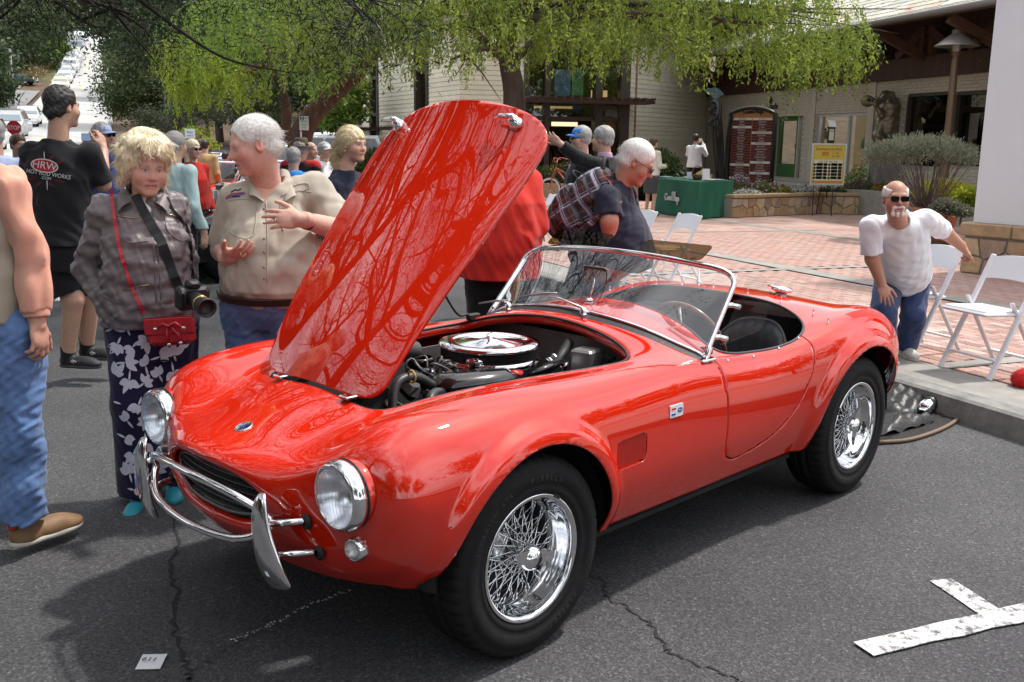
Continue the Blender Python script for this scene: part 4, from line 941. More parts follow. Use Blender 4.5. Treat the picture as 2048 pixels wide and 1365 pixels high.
for sgn in (1,-1):
 msk=[f for f in dF if dV[f[0]][1]*sgn > 0]
 ids=sorted({i for f in msk for i in f}); mp={o: i for i,o in enumerate(ids)}
 v_,f_,_=skin(dV[ids],[tuple(mp[i] for i in f) for f in msk],.012)
 npmesh('door',v_,f_,PAINT,car)
# hood: the same surface, inside the opening, swung up about its front hinge
hV,hF,_=clip(VB,FB,np.where(VB[:,2] > .66,-g_hood(VB),-1) - .002); hF=orient(hV,hF)
hV,hF,_=skin(hV,hF,.016)
PH=math.radians(-48.2); ch,sh=math.cos(PH),math.sin(PH)
def swing(p):
 x,z=p[0] - .332,p[2] - .848
 k=.95 - .06*min(1.2,-x)/1.2 if x < 0 else .95          # the panel itself is a little narrower than the opening
 return Vector((.332+x*ch - z*sh,(p[1]+.5)*k - .5,.848+x*sh+z*ch+.012))
hV=np.array([swing(p) for p in hV]); hood=npmesh('hood',hV,hF,PAINT,car)
hb=BVHTree.FromPolygons([tuple(p) for p in hV],hF)
nH=Vector((-sh,0,ch)); nH=Vector((math.cos(math.radians(41.8)),0,math.sin(math.radians(41.8))))
def onhood(u,y):
 e=Vector((-.613,0,.79)); p=Vector((.332,y,.848))+e*u
 r=hb.ray_cast(p+nH*.3,-nH,1); return r[0] if r[0] else p
for y in (-.41,.265):
 p=onhood(1.145,y); m=MB()
 m.lathe([(.0,0),(.027,0),(.027,.012),(.02,.022),(.016,.04),(.0,.042)],16,zto(p,nH))
 q=p+nH*.04
 m.tube([q+V(0,.012,0),q+V(.0,-.02,.004),q+V(-.0,-.055,.006),q+V(0,-.085,.0)],[(.015,.010),(.012,.009),(.011,.008),(.005,.005)],8)
 m.build('handle',CHROME,hood)
# rubber seal and bright bead round the engine opening
def loopsort(pts):
 P=np.array(pts); c=P.mean(0); a=np.arctan2(P[:,1] - c[1],P[:,0] - c[0]); return P[np.argsort(a)]
L=loopsort(hood_rim)[::2]; MB().tube(L+[0,0,.004],.0055,6,closed=True).build('rubber_seal',BLACKR,car)
L2=loopsort(cock_rim)[::3]; L2[:,2] -= .001
MB().tube(L2,.007,6,closed=True).build('cockpit_piping',BLEATH,car)
# side vents
bodybvh=BVHTree.FromPolygons([tuple(p) for p in VB],FB)
def flank(x,z,s=1):
 r=bodybvh.ray_cast(Vector((x,s*1.2,z)),Vector((0,-s,0)),1); return r[0],r[1]
for s in (1,-1):
 m=MB(); P=[]
 for k in range(len(VENT)):
  x,z=VENT[k]; p,_=flank(x,z,s); P.append([p,p - V(0,s*.03,0)])
 P.append(P[0]); m.grid(P,False)
 m.add([r[1] for r in P[:-1]],[tuple(range(len(P) - 1))])
 vent=m.build('side_vent',PAINT,car)
 for k in range(4):
  x=-.452 - k*.042; a=flank(x,.60,s)[0]
  MB().add([(x+dx,a[1] - s*(o+dd),z) for dd in (0,.004) for dx,o in ((.015,.024),(-.022,.001)) for z in (.551,.649)],[(0,2,3,1),(5,7,6,4),(0,4,6,2),(1,3,7,5)]).build('louver',PAINT,vent)
 # enamel badge
 p,nn=flank(-.80,.695,s); nn=Vector((0,s,0)) if nn is None else nn
 if nn[1]*s < 0: nn=-nn
 M=frame(p+nn*.003,V(-s,0,0),V(0,0,1)); W_=mat('badge_white',(.75,.76,.78),r=.25)
 m=MB(); m.prism(rrect(.082,.048,.004),-.003,.003,M); bad=m.build('side_badge',W_,car)
 for nm,c,dx,dy,ww,hh in (('red_stripe',(.55,.01,.01),-.02,.010,.026,.007),('blue_stripe',(.02,.05,.35),-.02,-.012,.026,.007)):
  MB().prism([(dx - ww/2,dy - hh/2),(dx+ww/2,dy - hh/2),(dx+ww/2,dy+hh/2),(dx - ww/2,dy+hh/2)],.003,.0042,M).build(nm,mat(nm,c,r=.3),bad)
 MB().prism([(.021+.016*math.cos(a),.0+.0095*math.sin(a)) for a in np.linspace(0,2*PI,18,False)],.003,.0042,M).build('blue_oval',mat('blue_oval',(.01,.04,.3),r=.3),bad)
 text('Ford',.013,'oval_lettering',W_,bad,M @ Matrix.Translation((.021,0,.0046)),.0006)
# ---- wheels
def make_wheel():
 m=MB()
 m.lathe([(.203,.090),(.208,.100),(.2155,.105),(.2185,.101),(.2165,.094),(.207,.09)],56)
 m.lathe([(.2165,.104),(.209,.1035),(.203,.099),(.1995,.088),(.1985,.070),(.191,.060),(.189,.046),(.180,.034),(.175,.020),(.174,-.05),(.188,-.07),(.20,-.09),(.21,-.1)],56)
 wheel=m.build('wheel',CHROME,car)
 prof=[(.20,-.09),(.215,-.102),(.25,-.112),(.285,-.114),(.315,-.108),(.332,-.097),(.3405,-.082),(.344,-.058),(.345,-.036),(.345,-.029),(.337,-.028),(.337,-.020),(.3455,-.019),(.3455,.019),(.337,.020),(.337,.028),(.345,.029),(.345,.036),(.344,.058),(.3405,.082),(.332,.097),(.318,.106),(.300,.1105),(.2985,.1125),(.285,.1145),(.262,.1135),(.260,.1115),(.242,.109),(.239,.1105),(.228,.107),(.218,.098),(.206,.09)]
 n=250; vs=[]
 for r,z in prof:
  for k in range(n):
   a=2*PI*k/n; rr=r
   if abs(z) > .03 and r > .325 and k % 5 == (0 if z > 0 else 2): rr -= .008 if r > .335 else .004
   if abs(z) < .02 and r > .34 and k % 10 == 0: rr -= .006
   vs.append((rr*math.cos(a),rr*math.sin(a),z))
 fs=[]; sm=[]
 t=MB(); t.add(vs,[(i*n+k,i*n+(k+1) % n,(i+1)*n+(k+1) % n,(i+1)*n+k) for i in range(len(prof) - 1) for k in range(n)],True)
 tyre=t.build('tyre',TYRE,wheel)
 tm=mat('tyre_lettering',(.035,.035,.036),r=.5)
 for word,a0,sz,rad in (('PIRELLI',-118,.028,.274),('SCORPION STR',78,.024,.274),('PIRELLI',20,.028,.274)):
  st=math.degrees(sz*.82/rad)
  for i,chx in enumerate(word):
   if chx == ' ': continue
   a=math.radians(a0 - st*(i - (len(word) - 1)/2)); p=V(rad*math.cos(a),rad*math.sin(a),.1142)
   text(chx,sz,'raised_letter',tm,wheel,frame(p,V(math.sin(a),-math.cos(a),0),V(math.cos(a),math.sin(a),0)),.0012)
 kinds=[]
 for (r0,z0,r1,z1,da,off) in ((.040,.060,.175,.006,38,0),(.040,.060,.175,.006,-38,10),(.056,-.035,.174,-.028,34,5),(.056,-.035,.174,-.028,-34,15)):
  a=math.radians(off); b=math.radians(off+da)
  p=V(r0*math.cos(a),r0*math.sin(a),z0); q=V(r1*math.cos(b),r1*math.sin(b),z1); mm=MB()
  mm.tube([p,q],.0018,5); mm.tube([q+(p - q)*.09,q],.0034,5)
  kinds.append(mm)
 for mm in kinds:
  first=mm.build('spoke',CHROME,wheel)
  for i in range(1,18):
   c=first.copy(); COL.objects.link(c); c.rotation_euler=(0,0,2*PI*i/18)
 m=MB(); m.lathe([(.056,-.06),(.058,-.03),(.050,-.02),(.036,0),(.034,.05),(.042,.06),(.042,.07),(.03,.072)],24); hub=m.build('hub',CHROME,wheel)
 m=MB(); m.lathe([(.044,.068),(.046,.082),(.043,.100),(.034,.112),(.030,.114),(.029,.117),(.0,.119)],28)
 for a in (100,292):
  ca,sa=math.cos(math.radians(a)),math.sin(math.radians(a)); d=V(ca,sa,0); tn=V(-sa,ca,0)
  P=[]
  for f,wd,zz,th in ((.03,.030,.095,.012),(.055,.024,.098,.010),(.078,.019,.104,.007),(.092,.012,.110,.004)):
   c=d*f+V(0,0,zz); P.append([c+tn*wd - V(0,0,th),c+tn*wd*.9+V(0,0,th),c - tn*wd*.9+V(0,0,th),c - tn*wd - V(0,0,th)])
  m.grid(P,False,wrap=True); m.add(P[-1],[(0,1,2,3)])
 m.build('spinner',CHROME,wheel)
 text('B',.03,'spinner_mark',ALU,wheel,frame(V(0,0,.1195),V(1,0,0),V(0,1,0)),.001)
 MB().lathe([(.0,-.085),(.15,-.085),(.178,-.07),(.178,-.06)],32).build('brake_drum',mat('cast_iron',(.02,.02,.022),r=.7),wheel)
 MB().tube([V(.19,.0,.045),V(.18,.0,.075),V(.165,0,.088)],.004,6).build('valve_stem',BLACKR,wheel)
 m=MB()
 for k in range(3): m.box((.2165,.012*k - .012,.1035),(.012,.010,.006),bev=.002)
 m.build('balance_weight',BLACKR,wheel)
 return wheel
w0=make_wheel(); yc=.637
def place(wh,x,s,spin,steer=0):
 wh.matrix_local=zto(V(x,s*yc,.345),V(math.sin(steer)*-s,s*math.cos(steer),0)) @ Matrix.Rotation(spin,4,'Z')
w0.matrix_local=Matrix.Identity(4)
ws=[w0]+[dup(w0,car) for _ in range(3)]
for wh,(x,s,sp) in zip(ws,((0,1,math.radians(60)),(-2.286,1,math.radians(150)),(0,-1,.3),(-2.286,-1,2.))): place(wh,x,s,sp)
# wells, floor pan
for x in (0,-2.286):
 for s in (1,-1):
  m=MB(); m.lathe([(.40,.0),(.415,-.02),(.42,-.36),(.0,-.36)],28,zto(V(x,s*.715,.345),V(0,s,0)),a0=0,a1=PI) if s > 0 else m.lathe([(.40,.0),(.415,-.02),(.42,-.36),(.0,-.36)],28,zto(V(x,s*.715,.345),V(0,s,0)),a0=0,a1=PI)
  m.build('wheel_well',DARK,car)
m=MB()
for x0,x1,yy in ((.40,.36,.4),(.36,-.42,.36),(-.42,-1.84,.64),(-1.84,-2.72,.36),(-2.72,-2.9,.45)): m.box(((x0+x1)/2,0,.27),(x0 - x1,2*yy,.02))
m.build('floor_pan',DARK,car)
# ---- grille
m=MB(); m.box((.66,0,.592),(.01,.58,.17)); gb=m.build('grille_backing',DARK,car)
GM=mat('grille_metal',(.16,.16,.165),r=.35,metal=.7)
gr=MB().tube([V(.735 - .04*math.sin(t) ** 2,.288*math.copysign(abs(math.sin(t)) ** .8,math.sin(t)),.592+.07*math.cos(t)) for t in np.linspace(0,2*PI,48,False)],.006,6,closed=True).build('grille',GM,car)
def gy(z): return .285*max(0,1 - ((z - .592)/.068) ** 2) ** .45
for k in range(6):
 z=.592+(k - 2.5)*.0225; y=gy(z); MB().add([(.722 - .04*(yy/.3) ** 2+dx,yy,z+dz) for yy in np.linspace(-y,y,9) for dx,dz in ((.012,0),(-.02,.004),(-.02,.001),(.012,-.003))],[(i*4+j,i*4+(j+1) % 4,i*4+4+(j+1) % 4,i*4+4+j) for i in range(8) for j in range(4)]).build('slat',GM,gr)
for y in np.linspace(-.27,.27,28):
 hz=.07*max(0,1 - (abs(y)/.29) ** 2.2) ** .5
 MB().box((.708 - .04*(y/.3) ** 2,y,.592),(.022,.0022,2*hz)).build('slat',GM,gr)
# ---- bumper
def over(s):
 m=MB(); Q=spline([(.775,.378,.668),(.784,.380,.650),(.792,.384,.60),(.790,.394,.53),(.778,.406,.45),(.756,.416,.39),(.748,.419,.376)],22)
 rr=spline([(.013,.004,0),(.026,.011,0),(.040,.014,0),(.054,.015,0),(.064,.015,0),(.062,.013,0),(.046,.008,0)],22)
 m.tube([(a,s*b,c) for a,b,c in Q],[(r[0],r[1]) for r in rr],18,flat=(0,1,0)); return m.build('overrider',CHROME,car)
for s in (1,-1):
 o=over(s)
 for z,y in ((.575,.40),(.475,.405)):
  MB().tube([(.77,s*.392,z),(.60,s*(y+.07),z - .005)],.0105,10).build('bumper_stay',CHROME,car)
  e=bodybvh.ray_cast(Vector((.80,s*.383,z)),Vector((-.17,s*(y+.07 - .392),-.005)).normalized(),1)
  if e[0]: MB().lathe([(.011,-.006),(.025,-.004),(.025,.006),(.018,.012),(.011,.012)],16,zto(e[0],V(1,-.1*s,0))).build('grommet',BLACKR,car)
MB().tube(spline([(.745,.372,.570),(.775,.33,.612),(.81,.22,.644),(.825,0,.655),(.81,-.22,.644),(.775,-.33,.612),(.745,-.372,.570)],40),.0125,12).build('bumper_bar',CHROME,car)
MB().tube(spline([(.745,.372,.560),(.775,.33,.522),(.81,.22,.492),(.825,0,.482),(.81,-.22,.492),(.775,-.33,.522),(.745,-.372,.560)],40),.0125,12).build('bumper_bar',CHROME,car)
# ---- lamps
LENS=glassmat('lamp_glass',(.93,.95,.97),ior=1.35); REFL=mat('lamp_reflector',(.9,.9,.92),r=.22,metal=1)
for s in (1,-1):
 c=V(.612,s*.565,.675); M=zto(c,V(1,0,-.02))
 m=MB(); m.lathe([(.094,-.08),(.1,-.04),(.1005,.004),(.099,.006)],40,M); hl=m.build('headlight',PAINT,car)
 MB().lathe([(.101,-.004),(.106,.000),(.108,.014),(.106,.030),(.100,.042),(.094,.047),(.090,.046),(.088,.040)],44,M).build('chrome_rim',CHROME,hl)
 MB().lathe([(.103,-.008),(.107,-.006),(.107,.0),(.1,.0)],36,M).build('gasket',BLACKR,hl)
 MB().lathe([(.089,.040),(.075,.010),(.055,-.018),(.03,-.034),(.0,-.038)],36,M).build('reflector',REFL,hl)
 m=MB(); P=[]
 for r,z in ((.0893,.041),(.085,.0475),(.07,.056),(.05,.0625),(.025,.066),(.002,.067)):
  P.append([M @ V(r*math.cos(a),r*math.sin(a),z) for a in np.linspace(0,2*PI,36,False)])
 m.grid(P,True,0,True); m.build('lens',LENS,hl)
 m=MB()
 for i in range(-5,6):
  x=i*.014; hh=math.sqrt(max(0,.08 ** 2 - x*x)); zf=lambda r: .064 - 2.9*r*r
  m.tube([M @ V(x,y,zf(math.hypot(x,y)) - .0025) for y in np.linspace(-hh,hh,9)],.0018,4)
 m.build('lens_flute',LENS,hl)
 MB().ball(M @ V(0,0,-.01),.011,8,6).build('bulb',mat('bulb_glass',(.6,.6,.62),r=.1),hl)
 p=V(.632,s*.588,.515); r=bodybvh.ray_cast(V(.9,s*.60,.515),V(-1,0,0),1)
 if r[0]: p=r[0]
 M=zto(p - V(.012,0,0),V(1,.12*s,0)); m=MB(); m.lathe([(.034,-.01),(.036,.02),(.034,.032),(.029,.036),(.027,.032)],26,M); il=m.build('indicator_lamp',CHROME,car)
 MB().lathe([(.028,.028),(.026,.036),(.018,.045),(.0,.049)],22,M).build('lens',mat('frosted_lens',(.75,.75,.74),r=.25,trans=.6),il)
 MB().lathe([(.026,.026),(.0,.0)],18,M).build('reflector',REFL,il)
# nose badge
r=bodybvh.ray_cast(V(.612,0,1),V(0,0,-1),1); M=zto(r[0],r[1] if r[1][2] > 0 else -r[1],(0,1,0))
bd=MB().lathe([(.030,-.002),(.031,.003),(.028,.005),(.026,.004),(.0,.0045)],28,M).build('nose_badge',CHROME,car)
bb=mat('badge_blue',(.05,.07,.25),r=.3)
m=MB()
for a in (0,60,120): m.prism([(.02*math.cos(math.radians(a+d))*k,.02*math.sin(math.radians(a+d))*k) for d,k in ((0,1),(90,.12),(180,1),(270,.12))],.0045,.0056,M)
m.build('badge_star',bb,bd)
# ---- engine bay
bay=MB(); xs,ys=(.24,-.98),.47
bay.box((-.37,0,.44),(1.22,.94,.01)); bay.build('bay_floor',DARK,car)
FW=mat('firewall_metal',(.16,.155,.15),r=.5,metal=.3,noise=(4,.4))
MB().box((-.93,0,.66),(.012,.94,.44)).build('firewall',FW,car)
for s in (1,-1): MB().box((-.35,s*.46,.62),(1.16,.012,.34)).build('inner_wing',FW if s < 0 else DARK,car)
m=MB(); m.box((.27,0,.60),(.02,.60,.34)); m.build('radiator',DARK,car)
blk=MB(); blk.box((-.50,-.03,.58),(.62,.34,.22),bev=.05); blk.box((-.5,.16,.68),(.52,.12,.07),Matrix.Rotation(.4,3,'X'),.025); blk.box((-.5,-.22,.68),(.52,.12,.07),Matrix.Rotation(-.4,3,'X'),.025)
eng=blk.build('engine_block',mat('engine_black',(.02,.02,.022),r=.5,noise=(12,.5)),car)
AC=V(-.575,-.07,.79)
MESH=mat('filter_mesh',(.05,.05,.052),r=.5,metal=.5)
ac=MB(); ac.lathe([(.0,.03),(.195,.03),(.21,.02),(.213,0),(.2,-.008),(.0,-.008)],56,Matrix.Translation(AC)).build('air_cleaner',CHROME,car)
air=bpy.data.objects['air_cleaner']
fm=MB()
for k in range(150):
 a0,a1=2*PI*k/150,2*PI*(k+.5)/150
 for (aa,rr),(ab,rb) in (((a0,.203),(a1,.197)),((a1,.197),(2*PI*(k+1)/150,.203))):
  fm.add([AC+V(rr*math.cos(aa),rr*math.sin(aa),.026),AC+V(rr*math.cos(aa),rr*math.sin(aa),.072),AC+V(rb*math.cos(ab),rb*math.sin(ab),.072),AC+V(rb*math.cos(ab),rb*math.sin(ab),.026)],[(0,1,2,3)])
fm.build('filter_element',MESH,air)
MB().lathe([(.2,.066),(.212,.070),(.213,.078),(.205,.086),(.17,.090),(.158,.086),(.15,.081),(.14,.082),(.05,.090),(.035,.094),(.012,.095),(.01,.115),(.0,.117)],64,Matrix.Translation(AC)).build('cleaner_lid',CHROME,air)
m=MB(); P=V(.035,0,.102)
m.box(AC+V(0,0,.112),(.07,.012,.008),Matrix.Rotation(.5,3,'Z'),.003); m.build('wing_nut',CHROME,air)
TK=MB(); Rz=Matrix.Rotation(-.18,3,'Z'); TK.box((-.34,.085,.775),(.34,.175,.07),Rz,.03); TK.box((-.34,.085,.715),(.36,.19,.06),Rz,.012)
tk=TK.build('expansion_tank',BGLOSS,car); tk.data.polygons.foreach_set('use_smooth',[True]*len(tk.data.polygons))
MB().lathe([(.0,.035),(.012,.035),(.03,.03),(.038,.024),(.04,.012),(.03,.008),(.03,0)],20,Matrix.Translation((-.41,.02,.812))).build('pressure_cap',CHROME,tk)
MB().box((-.41,.02,.838),(.095,.018,.008),Matrix.Rotation(.9,3,'Z'),.003).build('cap_bar',CHROME,tk)
MB().lathe([(.03,-.003),(.03,.003),(0,.0035)],18,zto(V(-.525,.135,.79),V(-.1,.4,1))).build('round_sticker',mat('sticker_red',(.5,.03,.04),r=.4),tk)
text('FORD',.035,'tank_lettering',mat('grey_letter',(.12,.12,.13),r=.4),tk,frame(V(-.40,.09,.811),V(-.98,.18,0),V(-.18,-.98,0)),.003)
HOSE=mat('hose_rubber',(.03,.03,.033),r=.4)
for P in ([(-.19,.09,.75),(-.10,.13,.77),(-.04,.17,.74),(-.02,.20,.62)],[(-.19,.16,.74),(-.12,.23,.74),(-.1,.27,.66),(-.04,.29,.58)],[(-.17,.05,.77),(-.08,.04,.82),(.02,.05,.80),(.07,.10,.66)]): MB().tube(spline(P,16),.019,10).build('hose',HOSE,car)
for P in ([(-.02,.04,.70),(-.2,.2,.66),(-.25,.3,.6)],): MB().tube(spline(P,8),.012,8).build('hose',HOSE,car)
m=MB(); m.lathe([(.055,-.08),(.06,-.05),(.06,.05),(.04,.08),(0,.085)],20,zto(V(-.04,.22,.60),V(.3,.5,.8))); m.build('alternator',ALU,car)
m=MB(); m.lathe([(.09,-.012),(.1,0),(.09,.012),(.02,.014),(0,.014)],24,zto(V(.04,.06,.66),V(1,0,.1))); m.build('fan_pulley',BGLOSS,car)
MB().tube([(.05,.13,.72),(.04,.28,.56),(.03,.22,.52),(.05,.0,.6)],.009,6,closed=True).build('drive_belt',BLACKR,car)
MB().tube([V(-.05,.06,.80)+V(.0,.022*math.cos(t),.022*math.sin(t)+.03) for t in np.linspace(0,2*PI,16,False)],.004,6,closed=True).build('dipstick',mat('yellow_plastic',(.6,.42,.08),r=.4),car)
m=MB(); m.lathe([(.035,0),(.04,.03),(.038,.07),(.02,.08),(0,.08)],16,Matrix.Translation((-.27,-.10,.72))); m.build('distributor',BGLOSS,car)
for k in range(6):
 a=k*1.05; MB().tube(spline([V(-.27+.03*math.cos(a),-.10+.03*math.sin(a),.79),V(-.27+.07*math.cos(a),-.1+.07*math.sin(a),.835),V(-.30+.1*math.cos(a+.6),-.12+.1*math.sin(a+.6),.80),V(-.4,-.10+.1*math.sin(a),.72)],12),.0045,6).build('ignition_lead',mat('lead_grey',(.12,.12,.13),r=.4),car)
m=MB(); m.box((-.83,.24,.79),(.10,.10,.13),Matrix.Rotation(.2,3,'Z'),.008); m.build('brake_reservoir',mat('dull_steel',(.30,.30,.31),r=.4,metal=.7),car)
m=MB()
for k in range(5): m.box((-.86,.34,.74+k*.022),(.03,.04,.012))
m.build('fuse_block',DARK,car)
MB().tube([(-.62,.10,.72),(-.76,.15,.80),(-.86,.12,.86)],.022,10).build('heater_hose',BLACKR,car)
for f in (.62,.74): MB().tube([V(-.62,.1,.72).lerp(V(-.80,.14,.83),f),V(-.62,.1,.72).lerp(V(-.80,.14,.83),f+.06)],.026,12).build('hose_clip',CHROME,car)
MB().tube([(-.50,.24,.80),(-.72,.22,.815)],.013,8).build('cross_strut',BGLOSS,car); MB().tube([(-.72,.22,.815),(-.73,.20,.74)],.016,8).build('cross_strut',CHROME,car)
P=spline([(-.42,-.36,.80),(-.30,-.37,.83),(-.18,-.34,.80),(-.10,-.30,.70)],40); MB().tube(P,[.045+.005*(i % 2) for i in range(40)],12).build('air_duct',mat('duct_grey',(.05,.05,.05),r=.6),car)
MB().lathe([(.06,-.1),(.06,.0),(.065,.005),(.065,.02),(.055,.025)],20,Matrix.Translation((-.42,-.34,.76))).build('duct_collar',BGLOSS,car)
MB().tube(spline([(-.83,-.475,.905),(-.74,-.47,.93),(-.55,-.455,1.20),(-.40,-.44,1.42)],20),.0055,8).build('prop_rod',BLACKR,car)
m=MB(); m.box((-.84,-.455,.895),(.07,.03,.03),bev=.005); m.build('hood_catch',BLACKR,car)
for y in (-.2,.2): MB().box((.335,y,.848),(.05,.05,.012),bev=.003).build('hood_hinge',CHROME,car)
# ---- cockpit
m=MB()
m.box((-1.62,0,.30),(.9,1.2,.02)); m.box((-1.20,0,.58),(.02,1.2,.56)); m.box((-2.12,0,.55),(.02,1.2,.62))
for s in (1,-1): m.box((-1.65,s*.622,.52),(.96,.012,.42))
m.build('cockpit_tub',mat('black_carpet',(.008,.008,.008),r=.95),car)
P=[]
for y in np.linspace(-.56,.56,25):
 x=-1.285+.03*(y/.56) ** 2; r=bodybvh.ray_cast(V(x,y,1.3),V(0,0,-1),1); zt=(r[0][2] if r[0] else .9) - .012
 P.append([(x+.04,y,zt),(x - .012,y,zt - .008),(x - .02,y,zt - .03),(x - .005,y,zt - .2),(x+.05,y,zt - .24)])
MB().grid(P).build('dashboard',BLEATH,car)
for y,z,rr in ((.20,.80,.045),(.42,.80,.045),(0,.82,.03),(-.1,.82,.03)):
 MB().lathe([(rr,-.005),(rr,.006),(rr*.9,.008),(0,.004)],20,zto(V(-1.30,y,z),V(-1,0,0))).build('gauge',BGLOSS,car)
sc=V(-1.43,.32,.815); Ms=zto(sc,V(-1,0,.42)); wood=mat('wood_rim',(.13,.05,.02),r=.25,coat=.6)
sw=MB().tube([Ms @ V(.195*math.cos(a),.195*math.sin(a),0) for a in np.linspace(0,2*PI,56,False)],.0125,10,closed=True).build('steering_wheel',wood,car)
for a in (90,210,330):
 a=math.radians(a); MB().tube([Ms @ V(.03*math.cos(a),.03*math.sin(a),-.03),Ms @ V(.19*math.cos(a),.19*math.sin(a),0)],[.008,.006],6).build('spoke',CHROME,sw)
MB().lathe([(.045,-.06),(.045,-.03),(.03,-.018),(0,-.016)],18,Ms).build('horn_button',BGLOSS,sw)
MB().tube([Ms @ V(0,0,-.04),Ms @ V(0,0,-.2)],.02,8).build('column',BGLOSS,sw)
def seat(yc):
 P1,P2,top=[],[],[]
 na,nz=46,14
 for i in range(na+1):
  a=-1+2*i/na; ed=abs(a); zt=.845 - .20*ed ** 3.2; y=yc+.235*a
  xo=-2.02+.13*ed ** 2.4; pl=.010*abs(math.cos(a*PI*4.5)) ** .45
  fr,bk=[],[]
  for k in range(nz+1):
   f=k/nz; z=.42+(zt - .42)*f; lean=-.05*f; rl=.035*max(0,(f - .85)/.15) ** 2
   fr.append((xo+lean+.045+pl*(1 - max(0,f - .9)*8) - rl,y,z)); bk.append((xo+lean - .035+rl,y,z))
  P1.append(fr); P2.append(bk); top.append((xo+lean+.006,y,zt+.002))
 m=MB(); m.grid([a+b[::-1] for a,b in zip(P1,P2)])
 st=m.build('seat',BLEATH,car); MB().tube(top,.007,6).build('piping',mat('grey_piping',(.10,.10,.105),r=.4),st)
 m=MB(); m.box((-1.76,yc,.40),(.44,.44,.13),Matrix.Rotation(.12,3,'Y'),.05); m.build('cushion',BLEATH,st)
seat(.315); seat(-.315)
m=MB(); m.box((-1.6,0,.45),(.8,.14,.2),bev=.05); m.build('transmission_tunnel',BLEATH,car)
# ---- windscreen
def wbase(y):
 t=abs(y)/.63; return V(-.985 - .125*t ** 2.2,y,.985 - .135*t ** 2)
def wtop(y):
 t=abs(y)/.60; return V(-1.30 - .075*t ** 2.2,y,1.205 - .045*t ** 2)
ysb=np.linspace(-.63,.63,41)
for i in range(41):
 pass
def onbody(p,up=.004):
 r=bodybvh.ray_cast(V(p[0],p[1],1.4),V(0,0,-1),1); return V(p[0],p[1],r[0][2]+up) if r[0] else p
base=[onbody(wbase(y),.012) for y in ysb]; top=[wtop(y*.60/.63) for y in ysb]
G=[]
for b,t in zip(base,top): G.append([b.lerp(t,f) for f in np.linspace(0,.985,9)])
G2=[[p - V(-.004,0,.002) for p in r] for r in G]
m=MB(); m.grid(G); wsn=m.build('windshield',glassmat('windshield_glass',(.94,.96,.96),ior=1.62),car)
left=[base[-1].lerp(top[-1],f) for f in np.linspace(0,.82,8)]
cr=[]
a,b=left[-1],top[-5]; cn=top[-1]
for f in np.linspace(.15,.85,6): cr.append(a*(1 - f) ** 2+cn*2*f*(1 - f)+b*f ** 2)
right=[V(p[0],-p[1],p[2]) for p in left]; cl=[V(p[0],-p[1],p[2]) for p in cr]
path=left+cr+list(reversed(top[4:-4]))+list(reversed(cl))+list(reversed(right))
MB().tube(path,[(.0145,.011)]*len(path),10).build('windshield_frame',CHROME,car)
MB().tube([p+V(0,0,-.002) for p in base],[(.012,.008)]*41,8).build('windshield_channel',CHROME,car)
P=[]
for y in ysb:
 b=wbase(y); P.append([onbody(b+V(d,0,0),hgt) for d,hgt in ((-.035,.001),(-.02,.007),(.02,.007),(.045,.001))])
MB().grid(P).build('windshield_gasket',BLACKR,car)
for s in (1,-1):
 p=base[-1] if s > 0 else base[0]
 m=MB(); m.bar(p+V(.01,0,-.03),p.lerp(top[-1] if s > 0 else top[0],.12),.03,.02,(1,0,0),.004); m.box(p+V(-.0,s*.01,-.012),(.09,.03,.01),bev=.003)
 m.build('windshield_bracket',CHROME,car)
 for f in (.22,.60):
  q=p.lerp(top[-1] if s > 0 else top[0],f); m=MB(); m.tube([q,q+V(-.035,s*.012,0)],.011,8); m.tube([q+V(-.03,s*.01,0),q+V(-.06,s*.03,-.01)],[.009,.013],8); m.build('wing_clamp',CHROME,car)
 # side wind wing
 o=p.lerp(top[-1] if s > 0 else top[0],.12)+V(-.045,s*.02,0)
 ex=V(-.27,s*.03,-.01); ez=V(-.10,-s*.01,.27)
 pts=[o,o+ex*.88+ez*.16,o+ex+ez*.30,o+ex*.98+ez*.75,o+ex*.72+ez*.98,o+ex*.30+ez]
 nn=ex.cross(ez).normalized()*.003
 m=MB(); m.add([a for a in pts]+[a+nn for a in pts],[tuple(range(6)),tuple(range(11,5,-1))]+[(i,i+6,(i+1) % 6+6,(i+1) % 6) for i in range(6)]); m.build('wind_wing',glassmat('wing_acrylic',(.93,.95,.95),ior=1.12,gr=.25),car)
# sun visors on the top rail
for y,tilt in ((.27,.52),(-.27,.62)):
 c=wtop(y)+V(-.012,0,.0)
 up=V(-math.cos(tilt),0,math.sin(tilt)); M=frame(c+up*.045+V(0,0,.012),V(0,1,0),up)
 m=MB(); m.prism(rrect(.35,.11,.02),-.002,.002,M); v=m.build('sun_visor',SMOKE,car)
 for d in (-.11,.11): MB().tube([c+V(0,d,-.02),c+V(-.02,d,.0),c+V(-.03,d+.02,.01)],[.009,.012,.008],8).build('visor_clamp',CHROME,v)
